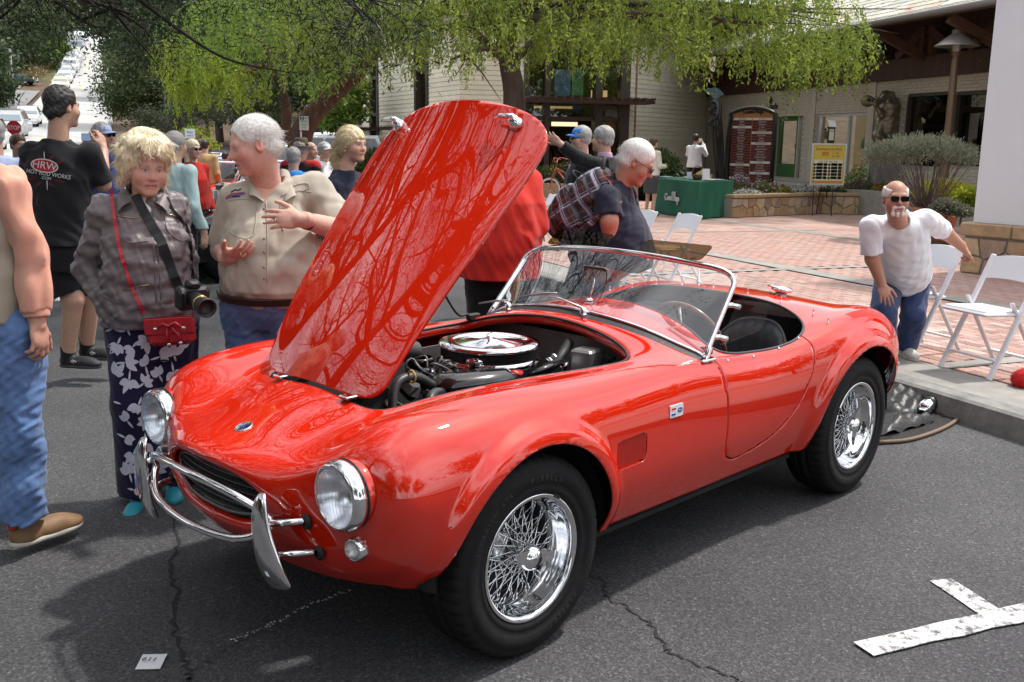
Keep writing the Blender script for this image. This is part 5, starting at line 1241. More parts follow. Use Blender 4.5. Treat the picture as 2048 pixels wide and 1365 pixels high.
# mirror on the scuttle
mb=V(-1.20,.0,1.0); mb=onbody(V(-1.18,-.05,0))
mi=MB().tube([mb,mb+V(-.01,.01,.05),mb+V(-.015,.02,.10)],.004,8).build('rear_mirror',CHROME,car)
m=MB(); m.prism(rrect(.15,.075,.02),-.008,.008,frame(mb+V(-.02,.02,.115),V(.05,1,0),V(0,0,1))); m.build('mirror_back',mat('mirror_bronze',(.09,.045,.03),r=.15,coat=.5),mi)
MB().lathe([(.02,0),(.018,.006),(.006,.012)],12,Matrix.Translation(mb)).build('mirror_foot',CHROME,mi)
for y,dy in ((.10,-.30),(-.36,-.21)):
 p=onbody(V(-.965 - .02*abs(y),y,0)); wp=MB(); wp.lathe([(.018,0),(.016,.02),(.010,.03),(0,.032)],14,Matrix.Translation(p)); wp.box(p+V(.03,.03,.006),(.022,.022,.012),bev=.004)
 wo=wp.build('wiper',CHROME,car)
 e=wbase(y+dy); e=onbody(e,.02).lerp(wtop(y+dy),.14)+V(.018,0,.008); mid=p.lerp(e,.55)+V(0,0,.02)
 MB().tube([p+V(0,0,.026),mid,e],[.006,.004,.003],6).build('wiper_arm',CHROME,wo)
 b0=e+V(.005,.10,.015); b1=e+V(0,-.13,-.03); MB().tube([b0,e,b1],[.004,.006,.004],6).build('wiper_blade',ALU,wo)
# tonneau studs, fuel cap, aerial
for y,dx in ((.0,.05),(.2,.055),(-.2,.055),(.38,.07),(-.38,.07),(.55,.08),(-.55,.08),(.66,.02),(-.66,.02)):
 x=-2.03 - dx - .03; p=onbody(V(x,y,0),0); MB().lathe([(.006,0),(.003,.004),(.003,.018),(.005,.02),(0,.024)],8,Matrix.Translation(p)).build('tonneau_stud',CHROME,car)
for x in (-1.25,-1.45,-1.66,-1.83):
 for s in (1,-1):
  p=onbody(V(x,s*.648,0),0); MB().lathe([(.007,0),(.006,.003),(.004,.008),(0,.01)],8,Matrix.Translation(p)).build('door_stud',CHROME,car)
p=onbody(V(-2.30,.28,0),0); M=zto(p,V(-.1,.1,1)); fc=MB().lathe([(.03,0),(.03,.015),(.052,.02),(.054,.032),(.046,.042),(.0,.046)],28,M).build('fuel_cap',CHROME,car)
MB().tube([p+V(0,-.04,.04),p+V(0,-.075,.04)],.006,6).build('cap_lever',CHROME,fc)
p=onbody(V(-2.42,-.3,0),0); MB().lathe([(.012,0),(.012,.02),(.004,.025),(.0015,.09),(0,.09)],8,Matrix.Translation(p)).build('aerial_base',CHROME,car)
m=MB(); m.tube([(-2.90,.45,.62),(-2.97,.45,.56),(-2.97,.45,.48)],.012,8); m.tube([(-2.90,-.45,.62),(-2.97,-.45,.56),(-2.97,-.45,.48)],.012,8); m.build('rear_bumper',CHROME,car)
for s in (1,-1): MB().ball((-2.90,s*.56,.66),(.03,.035,.035)).build('tail_lamp',mat('red_lens',(.4,.01,.01),r=.15,coat=1),car)
# ================================================================ sculpting people: distance fields turned into one continuous mesh
def A3(p): return np.array([p[0],p[1],p[2]],np.float32)
def cone(a,b,ra,rb,k=.02,cut=0,op='add'):
 a,b=A3(a),A3(b); d=b - a; L2=float(d @ d)+1e-9; L=math.sqrt(L2)
 def f(P):
  q=P - a; t=(q @ d)/L2; tc=np.clip(t,0,1); r=np.sqrt(((q - tc[...,None]*d) ** 2).sum(-1)) - (ra+(rb - ra)*tc)
  if cut & 2: r=np.maximum(r,(t - 1)*L)
  if cut & 1: r=np.maximum(r,-t*L)
  return r
 m=max(ra,rb); return dict(f=f,lo=np.minimum(a,b) - m,hi=np.maximum(a,b)+m,k=k,op=op)
def ell(c,r,R=None,k=.02,op='add'):
 c=A3(c); r=A3(r); R=np.eye(3,dtype=np.float32) if R is None else np.array(R,np.float32)
 def f(P):
  q=(P - c) @ R; k0=np.sqrt(((q/r) ** 2).sum(-1)); k1=np.sqrt(((q/r ** 2) ** 2).sum(-1))+1e-9; return k0*(k0 - 1)/k1
 m=np.abs(R) @ r; return dict(f=f,lo=c - m,hi=c+m,k=k,op=op)
def stack(o,ax,zs,w,d,yo,k=.02,pw=2.15,grow=0,xo=None):
 "body-like solid: superelliptic sections (half width w, half depth d, offset yo) along ax['z']"
 o=A3(o); X,Y_,Z=A3(ax[0]),A3(ax[1]),A3(ax[2]); zs=np.array(zs); w=np.array(w)+grow; d=np.array(d)+grow; yo=np.array(yo); xo=np.zeros(len(zs)) if xo is None else np.array(xo)
 def f(P):
  q=P - o; z=q @ Z; a=np.interp(z,zs,w); b=np.interp(z,zs,d); c=np.interp(z,zs,yo); e=np.interp(z,zs,xo)
  r=(np.abs((q @ X - e)/a) ** pw+np.abs((q @ Y_ - c)/b) ** pw) ** (1/pw)
  return np.maximum((r - 1)*np.minimum(a,b)*.9,np.maximum(zs[0] - z,z - zs[-1]))
 M=max(w.max(),d.max()+np.abs(yo).max(),0)+.05; p0,p1=o+Z*zs[0],o+Z*zs[-1]
 return dict(f=f,lo=np.minimum(p0,p1) - M,hi=np.maximum(p0,p1)+M,k=k,op='add')
def halfspace(p,n):
 p,n=A3(p),A3(Vector(n).normalized()); return dict(f=lambda P: (P - p) @ n,cut=True)       # keeps the side opposite n
def wob(P,sc,seed,amp,st=(1,1,1)):
 r=np.random.default_rng(seed); Q=P*np.array(st,np.float32)*sc; o=0
 for i in range(4):
  d1,d2=r.normal(size=3),r.normal(size=3); f=1.6 ** i
  o=o+np.sin(Q @ d1.astype(np.float32)*f+1.7*np.sin(Q @ d2.astype(np.float32)*f*.7+r.uniform(0,6))+r.uniform(0,6))/(1.25 ** i)
 return o*amp/2
def sdfmesh(name,prims,vox,mats,parent,noise=None,base=None,paint=None,smooth=1,**kw):
 add=[p for p in prims if not p.get('cut')]; adds=[p for p in add if p['op'] == 'add']
 lo=np.min([p['lo'] for p in adds],0) - .03; hi=np.max([p['hi'] for p in adds],0)+.03
 n=np.ceil((hi - lo)/vox).astype(int)+1; D=np.full(n,.08,np.float32)
 def pts(i0,i1): return np.stack(np.meshgrid(*[(lo[a]+np.arange(i0[a],i1[a])*vox).astype(np.float32) for a in range(3)],indexing='ij'),-1)
 touched=[]
 for p in add:
  mg=p['k']+3*vox; i0=np.clip(((p['lo'] - mg - lo)/vox).astype(int),0,n - 1); i1=np.clip(((p['hi']+mg - lo)/vox).astype(int)+2,1,n)
  if np.any(i1 <= i0): continue
  sl=tuple(slice(a,b) for a,b in zip(i0,i1)); d=p['f'](pts(i0,i1)); A=D[sl]; k=max(p['k'],1e-4)
  if p['op'] == 'add': h=np.maximum(k - np.abs(A - d),0)/k; D[sl]=np.minimum(A,d) - h*h*k*.25
  else: h=np.maximum(k - np.abs(A+d),0)/k; D[sl]=np.maximum(A,-d)+h*h*k*.25
 cuts=[p for p in prims if p.get('cut')]
 if cuts or noise:
  i0=np.zeros(3,int); B=48
  for x in range(0,n[0],B):
   for y in range(0,n[1],B):
    for z in range(0,n[2],B):
     a=np.array([x,y,z]); b=np.minimum(a+B,n); sl=tuple(slice(p,q) for p,q in zip(a,b))
     if D[sl].min() > .05: continue
     P=pts(a,b)
     if noise: D[sl] += noise(P)
     for c in cuts: D[sl]=np.maximum(D[sl],c['f'](P))
 # surface nets
 Sg=D < 0; c=Sg[:-1,:-1,:-1].astype(np.int8)
 cs=[(i,j,k) for i in (0,1) for j in (0,1) for k in (0,1)]; cnt=np.zeros(np.array(n) - 1,np.int8)
 sub=lambda M,o: M[o[0]:n[0] - 1+o[0],o[1]:n[1] - 1+o[1],o[2]:n[2] - 1+o[2]]
 for o in cs: cnt += sub(Sg,o)
 act=(cnt > 0) & (cnt < 8); I=np.argwhere(act)
 if len(I) == 0: return None
 vid=np.full(act.shape,-1,np.int32); vid[act]=np.arange(len(I))
 val=np.stack([D[I[:,0]+o[0],I[:,1]+o[1],I[:,2]+o[2]] for o in cs],1); acc=np.zeros((len(I),3)); num=np.zeros(len(I)); ca=np.array(cs,float)
 for a in range(8):
  for b in range(a+1,8):
   if np.abs(ca[a] - ca[b]).sum() != 1: continue
   m=(val[:,a] < 0) != (val[:,b] < 0); t=np.where(m,val[:,a]/(val[:,a] - val[:,b]+1e-12),0)[:,None]; acc += np.where(m[:,None],ca[a]+(ca[b] - ca[a])*t,0); num += m
 Vv=lo+(I+acc/num[:,None])*vox
 F=[]
 for ax in range(3):
  o=[0,0,0]; o[ax]=1; s0=[slice(None)]*3; s1=[slice(None)]*3; s0[ax]=slice(0,-1); s1[ax]=slice(1,None)
  A,Bb=Sg[tuple(s0)],Sg[tuple(s1)]; E=np.argwhere(A != Bb); b,c_=(ax+1) % 3,(ax+2) % 3
  E=E[(E[:,b] > 0) & (E[:,c_] > 0) & (E[:,b] < n[b] - 1) & (E[:,c_] < n[c_] - 1)]
  if not len(E): continue
  ins=A[E[:,0],E[:,1],E[:,2]]; q=[]
  for db,dc in ((1,1),(0,1),(0,0),(1,0)): X=E.copy(); X[:,b] -= db; X[:,c_] -= dc; q.append(vid[X[:,0],X[:,1],X[:,2]])
  q=np.stack(q,1); q[~ins]=q[~ins][:,::-1]; F.append(q)
 F=np.vstack(F); F=F[(F >= 0).all(1)]
 for _ in range(smooth):
  acc=np.zeros_like(Vv); nn=np.zeros(len(Vv))
  for a in range(4):
   b=(a+1) % 4; np.add.at(acc,F[:,a],Vv[F[:,b]]); np.add.at(acc,F[:,b],Vv[F[:,a]]); np.add.at(nn,F[:,a],1); np.add.at(nn,F[:,b],1)
  Vv=Vv*.45+acc/np.maximum(nn,1)[:,None]*.55
 col=None
 if base is not None:
  Vf=Vv.astype(np.float32); col=np.tile(np.array(base,float),(len(Vv),1))
  for pr,c_,soft,amt in (paint or []):
   wgt=np.clip(1 - pr['f'](Vf)/soft,0,1)[:,None]*amt; col=col*(1 - wgt)+np.array(c_)*wgt
 return npmesh(name,Vv,F.astype(np.int32),mats,parent,True,col,**kw)
SKIN=mat('skin',(.6,.4,.3),r=.5,vcol=True,sub=.12,noise=(60,.10),bump=(220,.12,.002))
def cloth(name,c,r=.85,nz=(120,.1),**k): return mat('cloth_'+name,c,r,noise=nz,bump=(260,.25,.002),sheen=.15,spec=.25,**k)
class Head:
 def __init__(s,c,yaw,pitch=0,roll=0,k=1.0,jaw=1.0):
  "yaw 0 looks at the camera side (-y), positive to picture right; pitch positive looks down"
  R=Matrix.Rotation(yaw,3,'Z') @ Matrix.Rotation(pitch,3,'X') @ Matrix.Rotation(roll,3,'Y'); s.R=R; s.c=Vector(c); s.k=k; s.jaw=jaw
 def p(s,x,y,z): return s.c+s.R @ (V(x,y,z)*s.k)
 def e(s,c,r,k=.02,op='add',rot=None):
  R=s.R if rot is None else s.R @ rot
  return ell(s.p(*c),[q*s.k for q in r],R,k*s.k,op)
 def co(s,a,b,ra,rb,k=.015,op='add'): return cone(s.p(*a),s.p(*b),ra*s.k,rb*s.k,k*s.k,0,op)
 def prims(s,fem=False,fat=0):
  j=s.jaw; o=[s.e((0,.012,.042),(.077,.097,.086)),s.e((0,-.025,-.02),(.066+fat,.074,.085),.03),s.e((0,-.04,-.075),(.050*j+fat,.05,.042),.03),s.co((-.012,-.082,-.098),(.012,-.082,-.098),.016,.016,.025)]
  o += [s.co((-.040,-.083,.028),(.040,-.083,.028),.011,.011,.02)]
  for x in (-1,1):
   o += [s.e((x*.044,-.062,-.028),(.026,.026,.026),.03),s.e((x*.031,-.102,.008),(.019,.016,.013),.014,'sub')]
  for x in (-1,1): o += [s.e((x*.031,-.081,.008),(.0135,.0125,.0115),.004),s.co((x*.018,-.090,.0165),(x*.046,-.084,.0145),.005,.004,.006)]
  n=.9 if fem else 1.0
  o += [s.co((0,-.090,.018),(0,-.112*n - .004,-.024),.009,.0125*n,.014),s.e((-.011,-.101,-.028),(.0085,.009,.0075),.008),s.e((.011,-.101,-.028),(.0085,.009,.0075),.008)]
  o += [s.co((-.020,-.090,-.058),(.020,-.090,-.058),.0075,.0075,.010),s.co((-.017,-.089,-.069),(.017,-.089,-.069),.0085,.0085,.010),s.co((-.024,-.096,-.0635),(.024,-.096,-.0635),.0022,.0022,.004,'sub')]
  for x in (-1,1):
   rt=Matrix.Rotation(x*.35,3,'Z') @ Matrix.Rotation(-.18,3,'X'); o += [s.e((x*.079,.006,.0),(.009,.019,.033),.008,'add',rt),s.e((x*.087,-.001,.004),(.006,.010,.019),.006,'sub',rt)]
  return o
 def paint(s,skin,lip=(.42,.14,.12),brow=(.2,.15,.1),iris=(.10,.14,.2),flush=.35,stubble=None):
  sk=np.array(skin); red=tuple(np.clip(sk*np.array([1.02,.68,.62]),0,1)); o=[]
  for x in (-1,1): o += [(s.e((x*.046,-.07,-.03),(.022,.02,.02)),red,.02,flush),(s.e((x*.08,.006,0),(.01,.02,.033)),red,.01,flush)]
  o += [(s.e((0,-.11,-.024),(.014,.012,.014)),red,.012,flush),(s.e((0,-.04,-.1),(.05,.05,.05)),red,.03,flush*.4)]
  if stubble: o.append((s.e((0,-.06,-.09),(.05,.04,.045)),stubble,.02,.6))
  o += [(s.co((-.021,-.094,-.058),(.021,-.094,-.058),.005,.005),lip,.005,.7),(s.co((-.018,-.093,-.069),(.018,-.093,-.069),.006,.006),lip,.005,.7),(s.co((-.024,-.094,-.0635),(.024,-.094,-.0635),.0018,.0018),(.12,.03,.03),.003,.7)]
  for x in (-1,1):
   o += [(s.co((x*.020,-.094,.027),(x*.050,-.084,.026),.004,.003),brow,.005,.75),(s.e((x*.031,-.093,.0075),(.012,.006,.0055)),(.70,.66,.62),.003,.9),(s.e((x*.031,-.095,.0075),(.0052,.006,.0055)),iris,.002,1),(s.co((x*.019,-.094,.0135),(x*.045,-.090,.0125),.0016,.0016),tuple(np.array(brow)*.5),.003,.7)]
  return o
 def hair(s,style,vol=.010,top=0):
  f=s.e((0,-.105,-.045),(.082,.085,.120+top),.012,'sub'); v=vol
  o=[s.e((0,.016,.046),(.079+v,.099+v,.088+v),.01),s.e((0,.045,-.02),(.066+v,.060+v,.055),.02),f]
  for x in (-1,1): o.append(s.e((x*.092,-.004,-.012),(.022,.024,.034),.008,'sub'))
  return o
def finger_chain(w,d,nrm,side,L,r,curl,k):
 "three phalanges from w along d, bending towards the palm normal"
 P=[Vector(w)]; dd=Vector(d).normalized(); ax=dd.cross(Vector(nrm)).normalized()
 for f,c in ((.46,curl*.55),(.30,curl),(.24,curl*.8)):
  dd=Matrix.Rotation(c,3,ax) @ dd; P.append(P[-1]+dd*L*f)
 return [cone(P[i],P[i+1],r*(1 - .12*i),r*(.9 - .12*i),.004*k) for i in range(3)]
def hand(w,tip,palm,thumb,k=1.0,curl=.35,spread=.12,tc=.3):
 "w wrist, tip points along the hand, palm the way the palm faces, thumb the thumb side"
 w=Vector(w); d=(Vector(tip) - w).normalized(); n=Vector(palm); n=(n - d*n.dot(d)).normalized(); s=d.cross(n); s=s if s.dot(Vector(thumb)) > 0 else -s
 o=[cone(w - d*.02*k,w+d*.02*k,.027*k,.029*k,.015)]
 pc=w+d*.055*k; R=Matrix((s,d,n)).transposed(); o.append(ell(pc,(.042*k,.052*k,.017*k),R,.012))
 o.append(ell(w+d*.045*k+s*.022*k+n*.006*k,(.02*k,.032*k,.016*k),R,.014))
 for i,(x,L) in enumerate(((.030,.072),(.0105,.080),(-.0095,.074),(-.029,.058))):
  b=w+d*(.092 - .006*abs(i - 1))*k+s*x*k; dd=d+s*spread*(1.3 - i)*.8
  o += finger_chain(b,dd,n,s,L*k,.0095*k,curl*(1+.12*i),k)
 b=w+d*.035*k+s*.030*k+n*.004*k; dd=(d*.62+s*.72+n*.28).normalized(); P=[b,b+dd*.034*k]; d2=(dd*.85+d*.5 - s*tc*.4+n*tc*.3).normalized(); P.append(P[-1]+d2*.032*k); d3=(d2+d*.35 - s*tc*.3).normalized(); P.append(P[-1]+d3*.026*k)
 for i in range(3): o.append(cone(P[i],P[i+1],(.013 - .0015*i)*k,(.0115 - .0015*i)*k,.006))
 return o
def fringe(name,o,n,L,wd,comb,mats,parent,seed=1,zmin=None,keep=None):
 "loose hair strands lying on a hair mesh"
 r=np.random.default_rng(seed); me=o.data; vs=me.vertices; N=len(vs); Q,F=[],[]
 for i in r.integers(0,N,n):
  p,nn=vs[int(i)].co,vs[int(i)].normal
  if keep and not keep(p): continue
  c=Vector(comb(p,r)); c=(c - nn*c.dot(nn)*.85).normalized(); s=c.cross(nn)
  if s.length < 1e-4: continue
  s.normalize(); l=L*r.uniform(.5,1.3); sd=s*r.normal(); b=len(Q); q=Vector(p) - nn*.002; dirn=(c+nn*r.uniform(.0,.2)).normalized()
  for k in range(4):
   f=k/3; w_=wd*(1 - .7*f); Q += [q - s*w_,q+s*w_]
   if k < 3: F.append((b+2*k,b+2*k+1,b+2*k+3,b+2*k+2))
   q=q+dirn*l/3; dirn=(dirn - nn*.16+V(0,0,-.08)+sd*.16).normalized()
 if F: return npmesh(name,np.array([tuple(q) for q in Q]),np.array(F),mats,parent,True)
def axes(pel,nk,shL,shR):
 z=(Vector(nk) - Vector(pel)).normalized(); x=Vector(shL) - Vector(shR); x=(x - z*x.dot(z)).normalized(); return x,z.cross(x),z
class Human:
 """Joints are surveyed from the photograph: J[name] = (px, py, dY) at depth Y + dY.  fem/k/belly shape the figure.
 L and R are the person's own left and right."""
 def __init__(s,label,Y,J,k=1.0,skin=(.55,.33,.24),group=None,fem=False,belly=0,wide=1.0,hk=None):
  s.J={n: dp(j[0],j[1],Y+(j[2] if len(j) > 2 else 0)) for n,j in J.items()}; s.Y=Y; s.k=k; s.skin=skin; s.fem=fem; s.belly=belly; s.wide=wide
  b=s.J.get('base') or s.J['pel']; s.root=thing('person',label,'person',(b[0],b[1],0),0,group); s.off=Vector((b[0],b[1],0)); s.bodyp=[]; s.paint=[]; s.hd=None
  j=s.J; s.x,s.y,s.z=axes(j['pel'],j['neck'],j['shL'],j['shR']); s.L=(Vector(j['neck']) - Vector(j['pel'])).length
 def fin(s,o):
  "geometry is modelled in world coordinates; hang it under the person's base"
  if o is not None: o.matrix_parent_inverse=Matrix.Translation(-s.off)
  return o
 def torso(s,grow=0,lo=-.16,hi=1.0,k=.02,bell=None):
  L,w,kk=s.L,s.wide,s.k; b=s.belly if bell is None else bell
  zs=[-.17,-.06,.06,.16,.26,.36,.46]; f=L/.56
  if s.fem: Wd=[.155,.180,.174,.156,.152,.155,.132]; Dp=[.12,.132,.125,.115,.12,.128,.10]; Yo=[.02,.015,.0,-.005,-.015,-.02,.0]
  else: Wd=[.15,.166,.160,.158,.166,.172,.145]; Dp=[.115,.122,.116,.112,.120,.124,.098]; Yo=[.02,.012,.0,-.005,-.01,-.008,.005]
  bl=[.1,.45,1,1,.7,.3,0]
  zs=zs+[.52,.57]; Wd=Wd+[.085,.058]; Dp=Dp+[.07,.055]; Yo=Yo+[.01,.012]; bl=bl+[0,0]
  zs=[z*f for z in zs]; Wd=[a*kk*w+b*c*.55 for a,c in zip(Wd,bl)]; Dp=[a*kk*(.5+w/2)+b*c for a,c in zip(Dp,bl)]; Yo=[a*kk - b*c*.75 for a,c in zip(Yo,bl)]
  o=[stack(s.J['pel'],(s.x,s.y,s.z),zs,Wd,Dp,Yo,k,grow=grow)]
  nb=Vector(s.J['pel'])+s.z*L*.83
  for side in ('L','R'):
   sh=Vector(s.J['sh'+side]); o.append(cone(nb,sh,.066*kk+grow,.046*kk+grow,.05))
  return o
 def arm(s,side,r=(.055,.046,.041,.029),grow=0,to=1.0,cut=True,k=.02):
  j=s.J; a,e,w=(Vector(j[q+side]) for q in ('sh','el','wr')); kk=s.k
  if to <= .5: t=to*2; return [cone(a,a.lerp(e,t),r[0]*kk+grow,(r[0]+(r[1] - r[0])*t)*kk+grow*1.15,k,2 if cut else 0)]
  t=(to - .5)*2
  return [cone(a,e,r[0]*kk+grow,r[1]*kk+grow,k),cone(e,e.lerp(w,t),max(r[1],r[2])*kk+grow,(r[2]+(r[3] - r[2])*t)*kk+grow,k,2 if cut else 0)]
 def leg(s,side,r=(.092,.064,.060,.043),grow=0,to=1.0,k=.03,flare=0):
  j=s.J; a,n,f=(Vector(j[q+side]) for q in ('hip','kn','an')); kk=s.k
  if to <= .5: return [cone(a,a.lerp(n,to*2),r[0]*kk+grow,r[1]*kk+grow+.012,k,2)]
  t=(to - .5)*2; return [cone(a,n,r[0]*kk+grow,r[1]*kk+grow,k),cone(n,n.lerp(f,t),r[2]*kk+grow,r[3]*kk+grow+flare,k,2)]
 def head(s,yaw,pitch=0,roll=0,k=None,fat=0,lip=(.42,.15,.13),brow=(.2,.15,.1),jaw=1.0,flush=.35,iris=(.1,.14,.2),stubble=None):
  h=s.hd=Head(s.J['head'],math.radians(yaw),math.radians(pitch),math.radians(roll),k or s.k,jaw); s.bodyp += h.prims(s.fem,fat)
  nk=Vector(s.J['pel'])+s.z*s.L*.86; r=(.046 if s.fem else .056)*s.k+fat*.5
  s.bodyp += [cone(nk,h.p(0,.022,-.045),r*1.12,r,.03)]; s.paint += h.paint(s.skin,lip,brow,iris,flush,stubble); return h
 def body(s,vox=.005): return s.fin(sdfmesh('body',s.bodyp,vox,SKIN,s.root,base=s.skin,paint=s.paint))
 def wear(s,name,prims,m,vox=.008,fold=.004,seed=1,st=(1,1,.55),sc=22,parent=None,**k):
  nz=(lambda P: wob(P,sc,seed,fold,st)) if fold else None; return s.fin(sdfmesh(name,prims,vox,m,parent or s.root,noise=nz,**k))
 def hairmesh(s,prims,m,vox=.005,amp=.004,sc=(120,120,30),seed=3,name='hair'):
  h=s.hd; Ri=np.array(h.R,np.float32); c=A3(h.c)
  def nz(P): q=(P - c) @ Ri; return wob(q,1.0,seed,amp,sc)
  return s.fin(sdfmesh(name,prims,vox,m,s.root,noise=nz))
 def shoe(s,side,toe,m,sole,k=1.0,h=.085,name='shoe',heel=None):
  a=Vector(s.J['an'+side]); d=Vector((toe[0] - a[0],toe[1] - a[1],0)).normalized(); z0=a[2] - h; g=V(a[0],a[1],z0); R=Matrix((Vector((-d[1],d[0],0)),d,V(0,0,1))).transposed()
  o=[ell(g+d*.0+V(0,0,.045),(.036*k,.055*k,.05*k),R,.02),ell(g+d*.10*k+V(0,0,.035),(.044*k,.085*k,.042*k),R,.03),ell(g+d*.16*k+V(0,0,.03),(.040*k,.055*k,.03),R,.02),cone(g+V(0,0,.04),a+V(0,0,.015),.040*k,.040*k,.02),halfspace(g+V(0,0,.018),(0,0,-1))]
  sh=s.fin(sdfmesh(name,o,.005,m,s.root))
  o=[ell(g+d*.0+V(0,0,.012),(.040*k,.058*k,.03),R,.02),ell(g+d*.11*k+V(0,0,.012),(.048*k,.105*k,.03),R,.03),halfspace(g+V(0,0,.0),(0,0,-1)),halfspace(g+V(0,0,.024),(0,0,1))]
  s.fin(sdfmesh('sole',o,.006,sole,s.root)); return sh
 def glasses(s,m,frame_m,w=.025,h=.016,dark=True):
  hd=s.hd; mb=MB()
  for x in (-1,1): mb.prism([hd_ for hd_ in [(x*.032+a,b) for a,b in rrect(w*2,h*2,.010,3)]],0,.003,frame(hd.p(0,-.108,.008),hd.R @ V(1,0,0),hd.R @ V(0,.08,1)) @ Matrix.Scale(hd.k,4))
  g=s.fin(mb.build('glasses',m,s.root)); mb=MB(); mb.tube([hd.p(-.012,-.110,.012),hd.p(.012,-.110,.012)],.0018,5)
  for x in (-1,1):
   mb.tube([hd.p(x*.056,-.106,.013),hd.p(x*.074,-.085,.014),hd.p(x*.083,.0,.014),hd.p(x*.082,.02,-.004)],.002,5)
   mb.tube([hd.p(x*.032+a,-.111,.008+b) for a,b in rrect(w*2,h*2,.010,3)],.0016,5,closed=True)
  mb.build('glasses_frame',frame_m,g); return g
def cap_mesh(s,m,brim=(0,-1),peak=.075,name='cap',button=True):
 h=s.hd; o=[h.e((0,.012,.058),(.088,.108,.078),.01),halfspace(h.p(0,0,.038),h.R @ V(0,-.12,-1))]
 c=s.fin(sdfmesh(name,o,.005,m,s.root)); P=[]
 for a in np.linspace(-1.15,1.15,15):
  x,y=.084*math.sin(a),.012 - .106*math.cos(a); l=peak*max(0,math.cos(a*1.3)) ** .6; P.append([h.p(x,y+.01,.046),h.p(x*1.02,y - l*.5,.048 - .012*a*a),h.p(x*1.04,y - l,.038 - .020*a*a),h.p(x*1.04,y - l,.035 - .020*a*a),h.p(x,y+.01,.038)])
 mb=MB(); mb.grid(P); b=mb.build('brim',m,s.root); s.fin(b); return c
def drape(me_o,tgt,direction,off=.003):
 "project a flat print on to a garment along a direction"
 bv=BVHTree.FromPolygons([v.co for v in tgt.data.vertices],[tuple(p.vertices) for p in tgt.data.polygons]); d=Vector(direction).normalized()
 for v in me_o.data.vertices:
  r=bv.ray_cast(v.co - d*.6,d,2)
  if r[0]: v.co=r[0] - d*off
 me_o.data.update()
# ================================================================ the people
HB={n: mat('hair_'+n,c,r=.42,noise=(60,.35),stretch=(3,3,.35),bump=(180,.5,.004),spec=.4) for n,c in dict(blond=(.70,.56,.34),pale=(.80,.70,.50),grey=(.34,.33,.32),white=(.74,.73,.70),dark=(.045,.035,.03),pepper=(.030,.027,.026),brown=(.08,.045,.03)).items()}
DENIM=cloth('denim',(.075,.13,.27),nz=(14,.35)); DENIM2=cloth('light_denim',(.12,.21,.42),nz=(40,.18)); DENIMD=cloth('dark_denim',(.018,.026,.06),nz=(14,.35))
SOLE=mat('shoe_sole',(.05,.05,.05),r=.8); WSOLE=mat('pale_sole',(.5,.48,.42),r=.8); BLK=cloth('black',(.012,.012,.014)); NAVY=cloth('navy',(.014,.017,.035)); WHT=cloth('white',(.76,.77,.82)); RED=cloth('red',(.50,.022,.014)); GOLD=mat('gold',(.75,.52,.2),r=.25,metal=1)
LENSD=mat('dark_lens',(.008,.008,.009),r=.06,coat=1); WIRE=mat('wire_frame',(.05,.045,.04),r=.3,metal=.6)
comb_down=lambda p,r: V(r.normal()*.3,r.normal()*.3,-1)
def comb_back(h): return lambda p,r: h.R @ V(r.normal()*.2,1,-.25)
def buckle(m,c,w,h,n,up): m.tube([frame(c,Vector(up).cross(n),up) @ V(a,b,0) for a,b in rrect(w,h,.004,2)],.0025,5,closed=True)
# ---------------- the lady in the floral trousers
p=Human('blonde woman in a dark jacket and floral navy trousers with camera and red bag',4.45,dict(head=(291,334,-.06),neck=(288,398),pel=(300,628),shL=(346,418,.06),shR=(208,424,-.02),elL=(366,528,.10),wrL=(372,612,.02),elR=(176,542,.02),wrR=(226,620,-.10),hipL=(342,640,.04),hipR=(266,640,-.02),knL=(348,800,.06),knR=(270,805,-.05),anL=(345,955,.12),anR=(279,985,-.02),base=(290,985)),k=.98,skin=(.60,.36,.28),fem=True,belly=.03,wide=1.02)
h=p.head(38,14,3,k=.96,fat=.004,brow=(.35,.25,.17),flush=.42,lip=(.42,.17,.15)); j=p.J
p.bodyp += p.torso(-.02,k=.02)+p.arm('L',(.05,.042,.04,.03))+p.arm('R',(.05,.042,.04,.03))+hand(j['wrR'],j['wrR']+V(.06,-.01,-.10),V(.8,.6,0),V(.3,-1,0),.92,.3)
b=p.body()
hp=[q_ for q_ in h.hair('x',.016,.03)]; rr=np.random.default_rng(3)
for i in range(46):
 a,e=rr.uniform(-2.6,2.6)+PI/2,rr.uniform(-.6,1.5); q=(.092*math.cos(a)*math.cos(e),.02+.105*math.sin(a)*math.cos(e),.05+.098*math.sin(e))
 if q[1] < -.035 and q[2] < .105: continue
 hp.append(h.e(q,(.034,.034,.024),.012))
for i in range(7): x=-.06+i*.02; hp.append(h.co((x,-.075,.128),(x+.014,-.098,.098+.008*(i % 2)),.020,.012,.012))
for x in (-1,1):
 for zz in (-.03,.0,.03): hp.append(h.e((x*.088,.03,zz - .03),(.024,.036,.026),.015))
hr=p.hairmesh(hp,HB['pale'],.0045,.003,(90,90,60),4)
fringe('hair_wisps',hr,7000,.045,.0013,lambda q,r: (Vector(q) - h.p(0,.03,.10))*.35+V(math.sin(q[2]*95+q[0]*30),math.cos(q[2]*80+q[0]*55),-.9+.5*math.sin(q[0]*70+q[2]*40))*.06,HB['pale'],hr,5)
JK=mat('cloth_jacket',(.16,.135,.14),r=.42,noise=(8,.22),bump=(200,.25,.002),spec=.45)
fl=p.fem
q=p.torso(.026,k=.03)+p.arm('R',(.056,.058,.054,.042),.008)+p.arm('L',(.056,.058,.054,.042),.008)
q += [halfspace(Vector(j['pel']) - p.z*.045,-p.z)]
jk=p.wear('jacket',q,JK,.006,.009,11,(.8,1,1.5),20)
zz=[h.p(.05,-.04,-.17),h.p(.0,-.10,-.20)]
